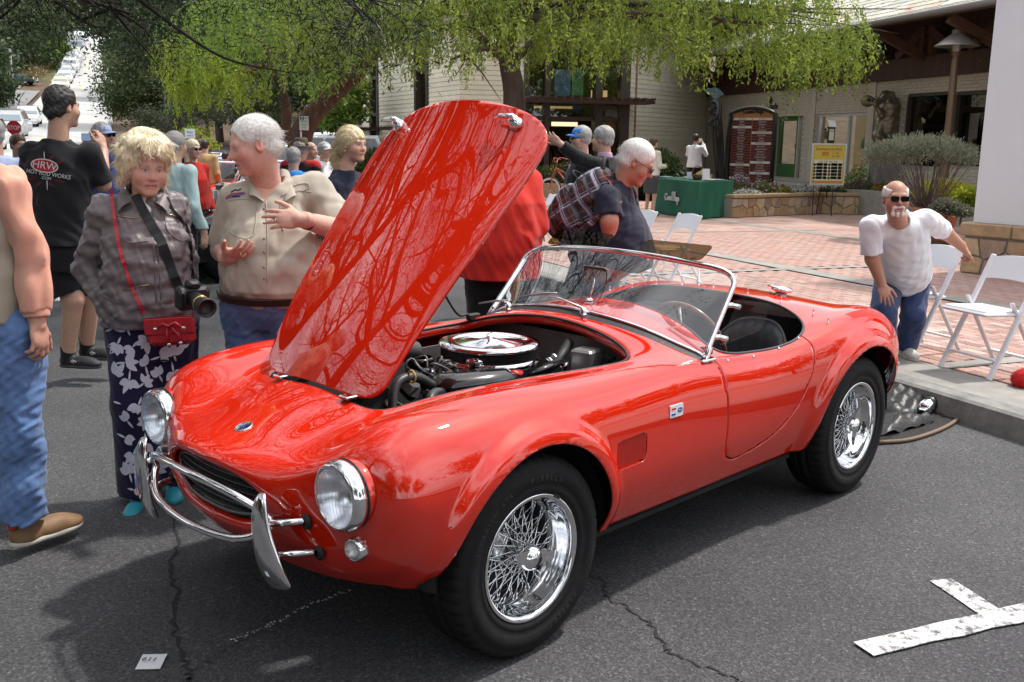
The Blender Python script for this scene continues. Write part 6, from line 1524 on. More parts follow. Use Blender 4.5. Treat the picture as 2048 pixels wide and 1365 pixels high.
nk=Vector(j['neck']); f=-p.y
m=MB()                                                                  # collar flaps
for s_ in (-1,1):
 a=nk+p.x*s_*.062+p.z*.045+p.y*.02; b2=nk+p.x*s_*.045 - p.z*.01+f*.085; c2=nk+p.x*s_*.105 - p.z*.055+f*.105; d2=nk+p.x*s_*.115+p.z*.01+f*.02
 P=[[a.lerp(d2,t)*(1 - s)+b2.lerp(c2,t)*s+(p.z*.012+f*.008)*math.sin(t*PI) for t in np.linspace(0,1,6)] for s in np.linspace(0,1,8)]; p.fin(MB().grid([r+[v - (f*.006+p.z*.003) for v in r][::-1] for r in P],True,0,True).build('collar',JK,p.root))
jb=BVHTree.FromPolygons([v.co for v in jk.data.vertices],[tuple(q.vertices) for q in jk.data.polygons])
def onj(px,py,bv=None,Y=4.45,off=.004):
 o=V(0,0,CAMH); d=Vector(ray(px,py)).normalized(); r=(bv or jb).ray_cast(o,d,30); return (r[0] - d*off) if r[0] else dp(px,py,Y)
ZIP=mat('zip_brass',(.45,.36,.2),r=.3,metal=.9)
for pts in (((232,432),(250,434),(268,437),(283,433)),((331,427),(345,431),(358,436)),((245,580),(262,578),(280,572),(298,570))): p.fin(MB().tube([onj(*t) for t in pts],.0022,5).build('zip',ZIP,p.root))
for pts in (((240,440),(246,470),(258,486),(280,484),(296,482)),((330,438),(336,462),(362,482),(385,472)),((300,410),(312,450),(318,520),(322,600)),((290,415),(303,450),(309,520),(313,605)),((205,590),(222,600),(240,606))): p.fin(MB().tube([onj(*t,off=.001) for t in spline([(a,b_,0) for a,b_ in pts],14)[:,:2]],.0032,5).build('seam',JK,p.root))
p.wear('undershirt',[cone(nk - p.z*.01+f*.02,nk - p.z*.05+f*.055,.055,.05,.02)],WHT,.006,0)
FLORAL=cloth('floral_navy',(.016,.012,.045)); q=[stack(j['pel'],(p.x,p.y,p.z),[-.20,-.08,.03,.1],[.185,.20,.19,.17],[.14,.15,.14,.13],[.02,.01,0,0],.03),cone(j['hipR'],j['knR'],.118,.108,.02),cone(j['knR'],j['anR'],.108,.098,.03,2),cone(j['hipL'],j['knL'],.118,.108,.02),cone(j['knL'],j['anL'],.108,.098,.03,2)]
tr=p.wear('trousers',q,FLORAL,.007,.006,12,(1,1,.35),18)
tb=BVHTree.FromPolygons([v.co for v in tr.data.vertices],[tuple(q.vertices) for q in tr.data.polygons]); PET=cloth('petal_white',(.70,.69,.78)); m=MB(); rr=np.random.default_rng(8)
def petal(c,a,L,wd):
 bx,by=math.cos(a),math.sin(a); poly=[(c[0]+bx*L*t - by*wd*s_*math.sin(PI*t ** .8) ** .8,c[1]+by*L*t+bx*wd*s_*math.sin(PI*t ** .8) ** .8) for s_,ts in ((1,np.linspace(0,1,7)),(-1,np.linspace(1,0,7)[1:-1])) for t in ts]
 cen=onj(c[0]+bx*L*.5,c[1]+by*L*.5,tb,off=.003); n0=len(m.v); P=[]
 for x,y in poly:
  o=V(0,0,CAMH); d=Vector(ray(x,y)).normalized(); r=tb.ray_cast(o,d,30)
  if not r[0]: return
  P.append(r[0] - d*.0035)
 if max((a_ - cen).length for a_ in P) > L*.006: return
 m.add([cen]+P,[(0,i+1,(i+1) % len(P)+1) for i in range(len(P))],True)
fl_=[]
for _ in range(1500):
 x,y=rr.uniform(206,395),rr.uniform(636,985)
 if all((x - a) ** 2+((y - b_)*.8) ** 2 > 27 ** 2 for a,b_ in fl_): fl_.append((x,y))
for x,y in fl_:
 a=rr.uniform(0,6.28); n_=rr.integers(2,5); petal((x,y),a+PI,rr.uniform(14,24),2.2)
 for i in range(n_): petal((x,y),a+(i - (n_ - 1)/2)*rr.uniform(.55,.85),rr.uniform(17,30),rr.uniform(5,8.5))
p.fin(m.build('floral_print',PET,tr,kind='stuff')); tr.children[0].matrix_parent_inverse=Matrix.Identity(4)
TEAL=mat('teal_shoe',(.03,.30,.38),r=.5); GREYS=mat('grey_shoe',(.35,.36,.36),r=.6)
sh=p.shoe('R',j['anR']+V(.02,-.2,0),TEAL,GREYS,.95,.088); p.shoe('L',j['anL']+V(.08,-.2,0),TEAL,GREYS,.95,.088)
p.fin(MB().ball(h.p(-.082,.0,-.035),.008,6,5).build('earring',TEAL,p.root))
# things she carries: each a thing of its own
def strap(name,label,pts,w,m_,off=.013,cat='strap',bv=None):
 Q=[onj(a,b_,bv,off=off) for a,b_ in spline([(a,b_,0) for a,b_ in pts],40)[:,:2]]; mb=MB(); P=[]
 for i,q_ in enumerate(Q):
  t=(Q[min(i+1,39)] - Q[max(i - 1,0)]).normalized(); vw=(V(0,0,CAMH) - q_).normalized(); s_=t.cross(vw).normalized()*w/2; P.append([q_ - s_,q_ - s_+vw*.003,q_+s_+vw*.003,q_+s_])
 mb.grid(P,False,0,True); return mb
BAGR=mat('red_leather',(.40,.012,.022),r=.38,noise=(40,.15),bump=(160,.2,.002)); STR=mat('black_webbing',(.015,.015,.018),r=.7,bump=(200,.3,.002))
bc=dp(342,662,4.28); bag=thing('red_handbag','small red leather crossbody bag with a bow strap hanging at the woman\'s hip','handbag',bc)
m=MB(); R_=Matrix.Rotation(.12,3,'Z') @ Matrix.Rotation(-.06,3,'Y'); m.box((0,0,0),(.205,.07,.125),R_,.02,taper=1); m.build('body',BAGR,bag)
m=MB(); m.box(R_ @ V(0,-.032,.028),(.21,.014,.078),R_,.006); m.build('flap',BAGR,bag)
m=MB(); m.tube([R_ @ V(-.05,-.042,.02),R_ @ V(-.02,-.05,.045),R_ @ V(0,-.048,.03),R_ @ V(.03,-.05,.045),R_ @ V(.06,-.042,.02)],[(.008,.004)]*5,6); m.tube([R_ @ V(0,-.045,.03),R_ @ V(-.01,-.046,-.02),R_ @ V(-.005,-.044,-.05)],[(.009,.003)]*3,6); m.tube([R_ @ V(.01,-.045,.03),R_ @ V(.04,-.046,-.01),R_ @ V(.045,-.044,-.045)],[(.009,.003)]*3,6); m.build('bow',BAGR,bag)
m=MB()
for x,z in ((-.055,.02),(.065,.018),(-.004,-.052),(.046,-.048)): m.box(R_ @ V(x,-.047,z),(.018,.006,.010),R_,.002)
m.build('buckle',mat('steel_buckle',(.7,.7,.7),r=.2,metal=1),bag)
mb=strap('s','',((222,378),(228,430),(240,500),(262,570),(288,628)),.014,BAGR); so=mb.build('shoulder_strap',BAGR,bag); so.matrix_parent_inverse=Matrix.Translation(-bc)
cc=dp(388,598,4.16); cm=thing('camera','black SLR camera with a long zoom lens hanging from the woman\'s neck strap','camera',cc); BP=mat('black_plastic',(.012,.012,.013),r=.45,noise=(90,.2))
ld=(dp(440,634,3.98) - dp(398,604,4.16)).normalized(); M=zto(V(0,0,0),ld); R_=M.to_3x3()
m=MB(); m.box(R_ @ V(0,0,-.02),(.14,.10,.055),R_,.012); m.box(R_ @ V(0,.06,-.015),(.06,.035,.05),R_,.010); m.box(R_ @ V(-.055,0,.01),(.03,.09,.03),R_,.010); m.build('body',BP,cm)
m=MB(); m.lathe([(.030,0),(.034,.005),(.034,.045),(.036,.048),(.036,.075),(.033,.078),(.035,.12),(.040,.124),(.041,.150),(.036,.152),(.034,.12),(0,.118)],28,M); m.build('lens',BP,cm); m=MB(); m.lathe([(.0345,.079),(.0365,.080),(.0365,.083),(.0345,.084)],28,M); m.build('lens_ring',GOLD,cm)
mb=strap('s','',((256,366),(275,400),(300,445),(322,482),(336,520),(358,575),(378,600)),.040,STR); so=mb.build('neck_strap',STR,cm); so.matrix_parent_inverse=Matrix.Translation(-cc)
mb=strap('s','',((333,395),(345,420),(362,440),(378,470),(384,540),(390,590)),.016,STR); so=mb.build('neck_strap',STR,cm); so.matrix_parent_inverse=Matrix.Translation(-cc)
# ---------------- the white haired man in the khaki shirt
p=Human('white haired man in a short sleeved khaki shirt gesturing with both hands',4.6,dict(head=(508,293,-.10),neck=(538,372),pel=(540,588,.02),shL=(628,378,.10),shR=(474,400,-.04),elL=(684,462,.02),wrL=(606,440,-.22),tipL=(520,436,-.26),elR=(447,500,.02),wrR=(454,514,-.22),tipR=(500,498,-.32),hipL=(586,612),hipR=(498,612),knL=(592,800),knR=(508,800),anL=(592,972),anR=(508,972),base=(545,985)),k=1.07,skin=(.60,.33,.26),belly=.075,wide=1.0)
h=p.head(-62,16,-4,k=1.0,fat=.006,brow=(.5,.45,.4),flush=.55,lip=(.45,.2,.17)); j=p.J
p.bodyp += p.torso(-.02)+p.arm('L',(.06,.052,.050,.034))+p.arm('R',(.06,.052,.050,.034))
p.bodyp += hand(j['wrL'],j['tipL'],V(.1,.95,-.35),V(.3,0,1),1.08,.32,.10,.1)+hand(j['wrR'],j['tipR'],V(.1,.35,1),V(-.6,-.3,.6),1.08,.30,.12,-.2)
p.body(.0048)
hp=h.hair('slick',.006,.018); hr=p.hairmesh(hp,HB['white'],.004,.0012,(300,20,300),5); fringe('hair_wisps',hr,4500,.05,.0010,comb_back(h),HB['white'],hr,6)
KH=cloth('khaki',(.42,.375,.31),nz=(5,.06)); q=p.torso(.022,k=.03)+p.arm('L',(.066,.070,.07,.05),.008,.47)+p.arm('R',(.066,.070,.07,.05),.008,.47)
q += [cone(Vector(j['neck'])+p.z*.03,Vector(j['neck'])+p.z*.12 - p.y*.015,.075,.085,.01,0,'sub'),halfspace(Vector(j['pel']) - p.z*.03,-p.z)]
shirt=p.wear('shirt',q,KH,.006,.008,21,(.7,1,1.1),16)
jb=BVHTree.FromPolygons([v.co for v in shirt.data.vertices],[tuple(q.vertices) for q in shirt.data.polygons]); nk=Vector(j['neck']); f=-p.y; m=MB()
for s_,(o1,o2) in ((-1,(0,0)),(1,(0,0))):
 a=nk+p.x*s_*.06+p.z*.075+p.y*.045; b2=nk+p.x*s_*.045 - p.z*.06+f*.125; c2=nk+p.x*s_*.105 - p.z*.035+f*.105; d2=nk+p.x*s_*.105+p.z*.035+p.y*.03
 P=[[a.lerp(d2,t)*(1 - s)+b2.lerp(c2,t)*s+(p.z*.014+f*.01+p.x*s_*.01)*math.sin(t*PI) for t in np.linspace(0,1,6)] for s in np.linspace(0,1,8)]; p.fin(MB().grid([r+[v - (f*.006+p.z*.003) for v in r][::-1] for r in P],True,0,True).build('collar',KH,p.root))
SK2=mat('chest_skin',(.62,.33,.25),r=.55,noise=(30,.12),sub=.1); m=MB(); A,B_,C_=onj(503,352,jb,4.6,.006),onj(570,362,jb,4.6,.006),onj(526,405,jb,4.6,.006); P=[[onj(*(np.array((500,356))*(1 - t)*(1 - s)+np.array((572,352))*(1 - t)*s+np.array((527,404))*t),jb,4.6,.003) for s in np.linspace(0,1,9)] for t in np.linspace(0,.97,9)]; p.fin(m.grid(P).build('open_neck',SK2,p.root))
for y in (418,447,478,505,535,558): p.fin(MB().lathe([(.0055,-.001),(.0055,.0015),(0,.002)],10,zto(onj(528,y,jb,4.6,.002),(V(0,0,CAMH) - onj(528,y,jb,4.6)))).build('button',mat('khaki_button',(.26,.23,.18),r=.4),p.root))
for pts in (((532,404),(534,450),(535,510),(534,565)),((455,402),(480,398),(515,402)),((455,402),(458,440),(463,466),(492,478),(508,470)),((515,402),(512,440),(508,470)),((562,392),(590,382),(622,384)),((560,400),(562,440),(566,462)),((582,374),(600,368),(616,368),(616,378),(584,384),(582,374))): p.fin(MB().tube([onj(t[0],t[1],jb,4.6,.0015) for t in spline([(a,b_,0) for a,b_ in pts],16)],.0028,5).build('seam',KH,p.root))
for pts,c in ((((452,396),(462,389),(474,387),(488,385)),(.45,.05,.08)),(((452,398),(464,392),(476,390),(490,387)),(.12,.15,.5)),(((462,385),(470,380),(476,381),(482,378)),(.02,.02,.03)),(((464,394),(474,393),(480,393)),(.03,.03,.05))): p.fin(MB().tube([onj(t[0],t[1],jb,4.6,.002) for t in spline([(a,b_,0) for a,b_ in pts],10)],.0035,4).build('embroidery',mat('thread_%d' % int(c[0]*99+c[2]*9),c,r=.8),p.root))
q=p.torso(.030)+p.leg('L',(.112,.085,.078,.075),.008)+p.leg('R',(.112,.085,.078,.075),.008)+[halfspace(Vector(j['pel'])+p.z*.022,p.z)]
p.wear('jeans',q,DENIM2,.008,.010,23,(1,1,.7),16)
p.fin(sdfmesh('belt',p.torso(.040)+[halfspace(Vector(j['pel'])+p.z*.028,p.z),halfspace(Vector(j['pel']) - p.z*.012,-p.z)],.006,mat('belt_leather',(.045,.018,.012),r=.4),p.root))
m=MB(); bk=onj(524,577,None,4.6); bk=Vector(j['pel'])+f*.235+p.x*-.03+p.z*.01; buckle(m,bk,.05,.04,f,p.z); p.fin(m.build('belt_buckle',GOLD,p.root))
wd_=(Vector(j['wrL']) - Vector(j['elL'])).normalized(); wc=Vector(j['wrL']) - wd_*.03; M=zto(wc,wd_); wt=p.fin(MB().lathe([(.038,-.011),(.041,-.008),(.041,.008),(.038,.011)],20,M).build('wristwatch',mat('watch_strap',(.02,.016,.014),r=.4),p.root)); vw=(V(0,0,CAMH) - wc).normalized(); M2=zto(wc+vw*.040,vw); MB().lathe([(.017,-.003),(.018,.004),(.016,.006),(.015,.004),(0,.004)],18,M2).build('watch_case',GOLD,wt); MB().lathe([(.0135,.0045),(0,.005)],16,M2).build('watch_face',BGLOSS,wt)
for s_ in ('L','R'):
 w_,t_=Vector(j['wr'+s_]),Vector(j['tip'+s_]); d_=(t_ - w_).normalized(); p.fin(MB().tube([zto(w_+d_*.118+V(0,0,-.010),d_) @ V(.0125*math.cos(a),.0125*math.sin(a),0) for a in np.linspace(0,6.28,14,False)],.0022,5,closed=True).build('ring',GOLD,p.root))
for s_ in 'LR': p.shoe(s_,j['an'+s_]+V(-.05,-.2,0),mat('brown_shoe',(.08,.045,.03),r=.5),SOLE,1.1)
# ---------------- the man in the black hot rod T-shirt, seen from behind
p=Human('tall grey haired man seen from behind in a black printed T-shirt, taking a photo',6.6,dict(head=(124,216,.02),neck=(114,284),pel=(122,480),shL=(62,306,.0),shR=(180,308,.02),elR=(206,368,.12),wrR=(206,300,.34),elL=(72,380,.22),wrL=(160,306,.42),hipL=(100,496),hipR=(146,496,.02),knL=(146,598,.02),knR=(180,590,.16),anL=(136,706,.06),anR=(174,690,.22),base=(150,722)),k=1.10,skin=(.52,.31,.22),wide=.98)
h=p.head(148,2,0,k=1.03); j=p.J; p.bodyp += p.torso(-.02)+p.arm('L')+p.arm('R')+p.leg('L',(.09,.062,.064,.042),0)+p.leg('R',(.09,.062,.064,.042),0)
p.bodyp += hand(j['wrR'],j['wrR']+V(-.02,.03,.12),V(-1,.3,.2),V(-.3,-.6,.3),1.05,.7)+hand(j['wrL'],j['wrL']+V(.04,.03,.08),V(1,.2,.3),V(0,-.5,1),1.05,.6)
p.body(.0065); hr=p.hairmesh(h.hair('s',.009,-.004)+[h.e((0,.085,-.03),(.052,.026,.04),.02)],HB['pepper'],.0055,.005,(110,110,90),7); fringe('hair_wisps',hr,3500,.022,.0014,comb_down,HB['pepper'],hr,7)
q=p.torso(.020,k=.03)+p.arm('R',(.062,.064,.06,.05),.010,.46)+p.arm('L',(.062,.064,.06,.05),.010,.46)+[halfspace(Vector(j['pel']) - p.z*.03,-p.z)]
ts=p.wear('t_shirt',q,BLK,.008,.009,31,(1,1,.7),13); jb=BVHTree.FromPolygons([v.co for v in ts.data.vertices],[tuple(q.vertices) for q in ts.data.polygons])
q=[stack(j['pel'],(p.x,p.y,p.z),[-.2,-.06,.03],[.19,.195,.185],[.14,.15,.14],[.0,.0,.0],.03)]+[cone(j['hipL'],Vector(j['hipL']).lerp(j['knL'],.88),.115,.105,.03,2),cone(j['hipR'],Vector(j['hipR']).lerp(j['knR'],.88),.115,.105,.03,2)]
p.wear('shorts',q,BLK,.009,.005,33)
for s_,dx in (('L',.3),('R',.3)):
 a=Vector(j['an'+s_]); p.fin(sdfmesh('sock',[cone(a - V(0,0,.05),a+V(0,0,.05),.05,.048,.01,2)],.007,BLK,p.root)); sh=p.shoe(s_,a+V(dx,-.04,0),mat('trainer_black',(.02,.02,.022),r=.6),SOLE,1.12,.10)
 for t in (.04,.09,.13): q_=a+V(t,-.055,-.045); p.fin(MB().bar(q_,q_+V(.035,.012,-.03),.012,.004,(0,1,0)).build('shoe_stripe',mat('silver_stripe',(.45,.45,.47),r=.4),p.root))
 p.fin(MB().bar(a+V(.05,-.056,-.04),a+V(.12,-.05,-.075),.010,.004,(0,1,0)).build('shoe_stripe',mat('silver_stripe'),p.root))
# printed back
def decal(name,polys,m_,bv,Y,off=.003,parent=None):
 mb=MB()
 for poly in polys:
  cx,cy=(sum(q[i] for q in poly)/len(poly) for i in (0,1)); mb.grid([[onj(cx+(x - cx)*f_,cy+(y - cy)*f_,bv,Y,off) for x,y in poly] for f_ in (.01,.25,.5,.75,1)],True,0,True)
 return mb.build(name,m_,parent)
def ellipse(cx,cy,a,b_,rot,n=28): c,s_=math.cos(rot),math.sin(rot); return [(cx+a*math.cos(t)*c - b_*math.sin(t)*s_,cy+a*math.cos(t)*s_+b_*math.sin(t)*c) for t in np.linspace(0,2*PI,n,False)]
INKW=mat('ink_white',(.62,.62,.62),r=.8); INKR=mat('ink_red',(.42,.015,.02),r=.8); INKD=mat('ink_dark_red',(.09,.006,.008),r=.8)
def fl_poly(cx,cy,a0,L,w_): return [(cx+math.cos(a0)*L*t - math.sin(a0)*w_*s_*math.sin(PI*t),cy+math.sin(a0)*L*t*.8+math.cos(a0)*w_*s_*math.sin(PI*t)) for s_,ts in ((1,(0,.25,.5,.75,1)),(-1,(.75,.5,.25))) for t in ts]
for q_ in [fl_poly(88+dx,334+dy,a,L,3) for dx,dy,a,L in ((-12,-8,-2.8,22),(-2,-12,-2.2,20),(8,-12,-.9,20),(18,-6,-.3,24),(-14,22,2.9,22),(-4,28,2.3,18),(8,30,.9,18),(20,26,.3,24))]: p.fin(decal('flame_print',[q_],INKD,jb,6.6,.002,p.root))
p.fin(decal('oval_rim',[ellipse(89,332,28,14,.16)],INKW,jb,6.6,.0035,p.root)); p.fin(decal('oval_print',[ellipse(89,332,25.5,11.8,.16)],INKR,jb,6.6,.006,p.root)); [p.fin(decal('pinstripe',[q_],INKW,jb,6.6,.004,p.root)) for q_ in ([(87,304),(88.5,304),(90,319),(88,319)],[(93,362),(95,362),(95,380),(94,380)])]
def print_text(s_,px,py,size,sl,m_,off,sx=1,bv=None,Y=6.6,name='lettering'):
 c=onj(px,py,bv,Y,0); vw=(V(0,0,CAMH) - c).normalized(); r_=Vector((CR[0],CR[1],CR[2])); u_=Vector((CU[0],CU[1],CU[2])); x=r_*math.cos(sl) - u_*math.sin(sl); o=text(s_,size,name,m_,p.root,frame(c+vw*.15,x,u_*math.cos(sl)+r_*math.sin(sl)+x*.12),0,bvh=1,sx=sx);
 o.data.update()
 for v in o.data.vertices:
  rr_=bv.ray_cast(V(0,0,CAMH),(v.co - V(0,0,CAMH)).normalized(),30)
  if rr_[0]: v.co=rr_[0]+(V(0,0,CAMH) - rr_[0]).normalized()*off
 return p.fin(o)
print_text('HRW',89,332,.066,.16,INKW,.009,1.0,jb); print_text('HOT ROD WORKS',97,349,.038,.16,INKW,.006,.88,jb); print_text('.COM',92,357,.026,.16,INKW,.006,1,jb)
cmr=thing('compact_camera','small silver compact camera held up by the man in black','camera',dp(177,275,6.95)); m=MB(); m.box((0,0,0),(.095,.022,.058),None,.006); m.build('body',mat('silver_plastic',(.55,.55,.57),r=.35,metal=.4),cmr); m=MB(); m.box((-.012,-.012,-.002),(.058,.003,.043)); m.build('screen',mat('camera_screen',(.08,.12,.2),r=.15,emit=(.35,.5,.8),es=.35),cmr)
# ---------------- man at the left frame edge
p=Human('man at the picture edge in a beige vest, salmon shirt and blue jeans, walking away',3.8,dict(head=(-96,215),neck=(-84,292),pel=(-66,625),shL=(-180,385),shR=(12,374,-.05),elR=(62,512,-.04),wrR=(74,640,-.06),tipR=(86,720,-.08),elL=(-160,520),wrL=(-150,640),hipL=(-58,650),hipR=(20,650),knL=(-50,850,.15),knR=(40,850),anL=(-30,985,.4),anR=(48,1034,.02),base=(20,1085)),k=1.08,skin=(.55,.31,.23),belly=.03)
h=p.head(200,0,0,k=1.08); j=p.J; p.bodyp += p.torso(-.02)+p.arm('R')+hand(j['wrR'],j['tipR'],V(-1,.3,0),V(.3,1,0),1.08,.55); p.body(.006); p.hairmesh(h.hair('s'),HB['grey'],.007)
SAL=cloth('salmon',(.66,.34,.25),nz=(6,.08)); q=p.arm('R',(.052,.050,.050,.042),.008,.93)+p.arm('L',(.066,.06,.058,.046),.01,.93)+p.torso(.010,k=.03); sp=p.wear('shirt',q,SAL,.007,.011,41,(1,1,.9),16)
wv=Vector(j['wrR']); el_=Vector(j['elR']); d_=(wv - el_).normalized(); cf=p.fin(sdfmesh('cuff',[cone(wv - d_*.075,wv - d_*.012,.052,.048,.01,3)],.005,SAL,p.root))
for t in (.3,.62): p.fin(MB().lathe([(.006,0),(.006,.002),(0,.003)],10,zto(wv - d_*.05+V(.028,-.040,0)+V(-.01,0,0)*(t*4),V(.2,-1,0))).build('button',mat('green_button',(.12,.16,.08),r=.4),p.root))
p.wear('vest',p.torso(.045,k=.03)[:1]+[halfspace(Vector(j['pel']) - p.z*.02,-p.z)],cloth('beige',(.42,.38,.30),nz=(6,.08)),.008,.005,42)
q=[stack(j['pel'],(p.x,p.y,p.z),[-.2,-.06,.04],[.18,.19,.185],[.14,.15,.15],[.0,.0,.0],.03),cone(j['hipR'],j['knR'],.115,.088,.03),cone(j['knR'],j['anR'],.086,.085,.02,2),cone(j['hipL'],j['knL'],.115,.088,.03),cone(j['knL'],j['anL'],.086,.085,.02,2)]
p.wear('jeans',q,DENIM2,.007,.015,43,(1,1,1.1),14)
LEA=mat('tan_leather',(.24,.14,.07),r=.6,noise=(12,.2)); p.shoe('R',j['anR']+V(.10,.16,0),LEA,WSOLE,1.2,.115); p.shoe('L',j['anL']+V(.05,.2,0),LEA,WSOLE,1.15,.11); p.fin(MB().box(Vector(j['anR'])+V(-.02,-.062,-.02),(.03,.012,.03),None,.004).build('heel_tab',mat('heel_red',(.4,.03,.03),r=.5),p.root))
# ---------------- man with the tartan backpack
p=Human('grey haired man in a navy polo bending forward with a tartan backpack',6.2,dict(head=(1272,326,-.05),neck=(1238,366),pel=(1196,524),shR=(1212,396,-.20),shL=(1246,388,.19),elR=(1218,442,-.26),wrR=(1222,508,-.19),elL=(1262,450,.24),wrL=(1240,500,.2),hipR=(1186,545,-.10),hipL=(1200,545,.1),knR=(1178,650,-.1),knL=(1200,650,.1),anR=(1172,752,-.1),anL=(1195,748,.1),base=(1185,760)),k=1.06,skin=(.50,.25,.17),belly=.105,wide=1.05)
h=p.head(80,30,0,k=1.03,flush=.5,brow=(.3,.27,.25)); j=p.J; p.bodyp += p.torso(-.02)+p.arm('R',(.06,.052,.048,.035))+p.arm('L')+hand(j['wrR'],j['wrR']+V(.0,.01,-.1),V(.3,1,0),V(1,0,0),1.0,.3); p.body(.0055)
hr=p.hairmesh(h.hair('s',.007,-.002),HB['white'],.0045,.0014,(300,40,300),9); fringe('hair_wisps',hr,3500,.03,.0012,comb_back(h),HB['white'],hr,9); p.glasses(LENSD,WIRE)
q=p.torso(.020,k=.03)+p.arm('R',(.064,.066,.06,.05),.010,.42)+p.arm('L',(.064,.066,.06,.05),.010,.42)+[halfspace(Vector(j['pel'])+p.z*.0,-p.z)]; po=p.wear('polo_shirt',q,NAVY,.007,.006,51,(1,1,.7),17)
p.wear('collar',[cone(Vector(j['neck']) - p.z*.015,Vector(j['neck'])+p.z*.045 - p.y*.02,.082,.068,.01,3)],NAVY,.006,0)
q=[stack(j['pel'],(p.x,p.y,p.z),[-.2,-.06,.04],[.175,.185,.19],[.15,.16,.18],[.02,.0,-.05],.03)]+p.leg('L',(.11,.085,.078,.075),.006)+p.leg('R',(.11,.085,.078,.075),.006); p.wear('trousers',q,DENIMD,.009,.006,53)
for s_ in 'LR': p.shoe(s_,j['an'+s_]+V(.2,-.02,0),mat('brown_shoe'),SOLE,1.1)
TART=bpy.data.materials.new('tartan_cloth'); TART.use_nodes=True; n=TART.node_tree; b_=n.nodes['Principled BSDF']; b_.inputs['Roughness'].default_value=.7; tcn=n.nodes.new('ShaderNodeTexCoord'); mpn=n.nodes.new('ShaderNodeMapping'); mpn.inputs['Rotation'].default_value=(.3,math.radians(28),.5); n.links.new(tcn.outputs['Object'],mpn.inputs[0]); sxn=n.nodes.new('ShaderNodeSeparateXYZ'); n.links.new(mpn.outputs[0],sxn.inputs[0])
def stripe(axis,per,lo,hi,ph=0):
 a=n.nodes.new('ShaderNodeMath'); a.operation='MULTIPLY_ADD'; a.inputs[1].default_value=1/per; a.inputs[2].default_value=ph+10; n.links.new(sxn.outputs[axis],a.inputs[0]); f_=n.nodes.new('ShaderNodeMath'); f_.operation='FRACT'; n.links.new(a.outputs[0],f_.inputs[0])
 g=n.nodes.new('ShaderNodeMath'); g.operation='COMPARE'; g.inputs[1].default_value=(lo+hi)/2; g.inputs[2].default_value=(hi - lo)/2; n.links.new(f_.outputs[0],g.inputs[0]); return g.outputs[0]
cur=None; base_c=(.018,.016,.020)
for axis,lo,hi,c in (('X',.10,.22,(.26,.25,.33)),('Z',.10,.18,(.26,.25,.33)),('X',.27,.30,(.26,.25,.33)),('Z',.27,.30,(.26,.25,.33)),('X',.55,.58,(.30,.05,.04)),('Z',.55,.58,(.30,.05,.04)),('X',.7,.82,(.05,.045,.06))):
 mxn=n.nodes.new('ShaderNodeMix'); mxn.data_type='RGBA'; n.links.new(stripe(axis,.125,lo,hi),mxn.inputs['Factor'])
 if cur is None: mxn.inputs['A'].default_value=(*base_c,1)
 else: n.links.new(cur,mxn.inputs['A'])
 mxn.inputs['B'].default_value=(*c,1); cur=mxn.outputs['Result']
n.links.new(cur,b_.inputs['Base Color'])
bk=thing('backpack','black and white tartan backpack on the bending man\'s back','backpack',dp(1170,405,6.2)); bo=Vector(bk.location); R0=Matrix((p.x,p.y,p.z)).transposed(); bcn=dp(1168,412,6.12)
def bfin(o): o.matrix_parent_inverse=Matrix.Translation(-bo); return o
bz=(dp(1212,345,6.1) - dp(1134,468,6.1)).normalized(); bx=p.x; by=bz.cross(bx); RB=Matrix((bx,-by if by.dot(p.y) < 0 else by,bz)).transposed(); byy=RB @ V(0,1,0)
nzb=lambda P: wob(P,14,61,.012,(1,1,1))
bfin(sdfmesh('body',[ell(bcn,(.17,.125,.26),RB,.03),ell(bcn - bz*.12+byy*.03,(.165,.125,.14),RB,.05)],.008,TART,bk,noise=nzb)); bfin(sdfmesh('front_pocket',[ell(bcn+byy*.10 - bz*.06,(.13,.075,.15),RB,.03),ell(bcn+byy*.13 - bz*.10,(.10,.05,.08),RB,.03)],.008,TART,bk,noise=nzb)); bfin(sdfmesh('side_pocket',[ell(bcn - bx*.165 - bz*.09+byy*.0,(.04,.075,.075),RB,.02)],.007,TART,bk,noise=nzb))
bfin(MB().tube([bcn+bz*.235+byy*(.0+.045*math.sin(t))+bx*.055*math.cos(t)*-1+bz*.075*math.sin(t) for t in np.linspace(0,PI,12)],.014,8).build('carry_handle',STR,bk)); ba=BVHTree.FromPolygons([v.co for v in po.data.vertices],[tuple(q.vertices) for q in po.data.polygons])
for off_ in (-.19,.17):
 s0=bcn+bz*.21+bx*off_*.5; s1=Vector(j['shR'] if off_ < 0 else j['shL'])+p.z*.085 - p.x*(.05 if off_ > 0 else -.05)+p.y*.01; s2=s1 - p.y*.10 - p.z*.10 - (p.x*.02 if off_ < 0 else -p.x*.02); s3=bcn - bz*.14+bx*off_*.95 - byy*.10; bfin(MB().tube(spline([s0,s1,s2,s2.lerp(s3,.5) - p.x*(.05 if off_ < 0 else -.05),s3],24),[(.028,.008)]*24,8,flat=p.x).build('shoulder_strap',TART,bk))
for zz in (.12,.02): bfin(MB().tube([bcn+RB @ V(.172*math.cos(t),.02+.15*math.sin(t),zz+.03*math.sin(t)) for t in np.linspace(.2,PI - .2,16)],.004,5).build('zip',BLK,bk))
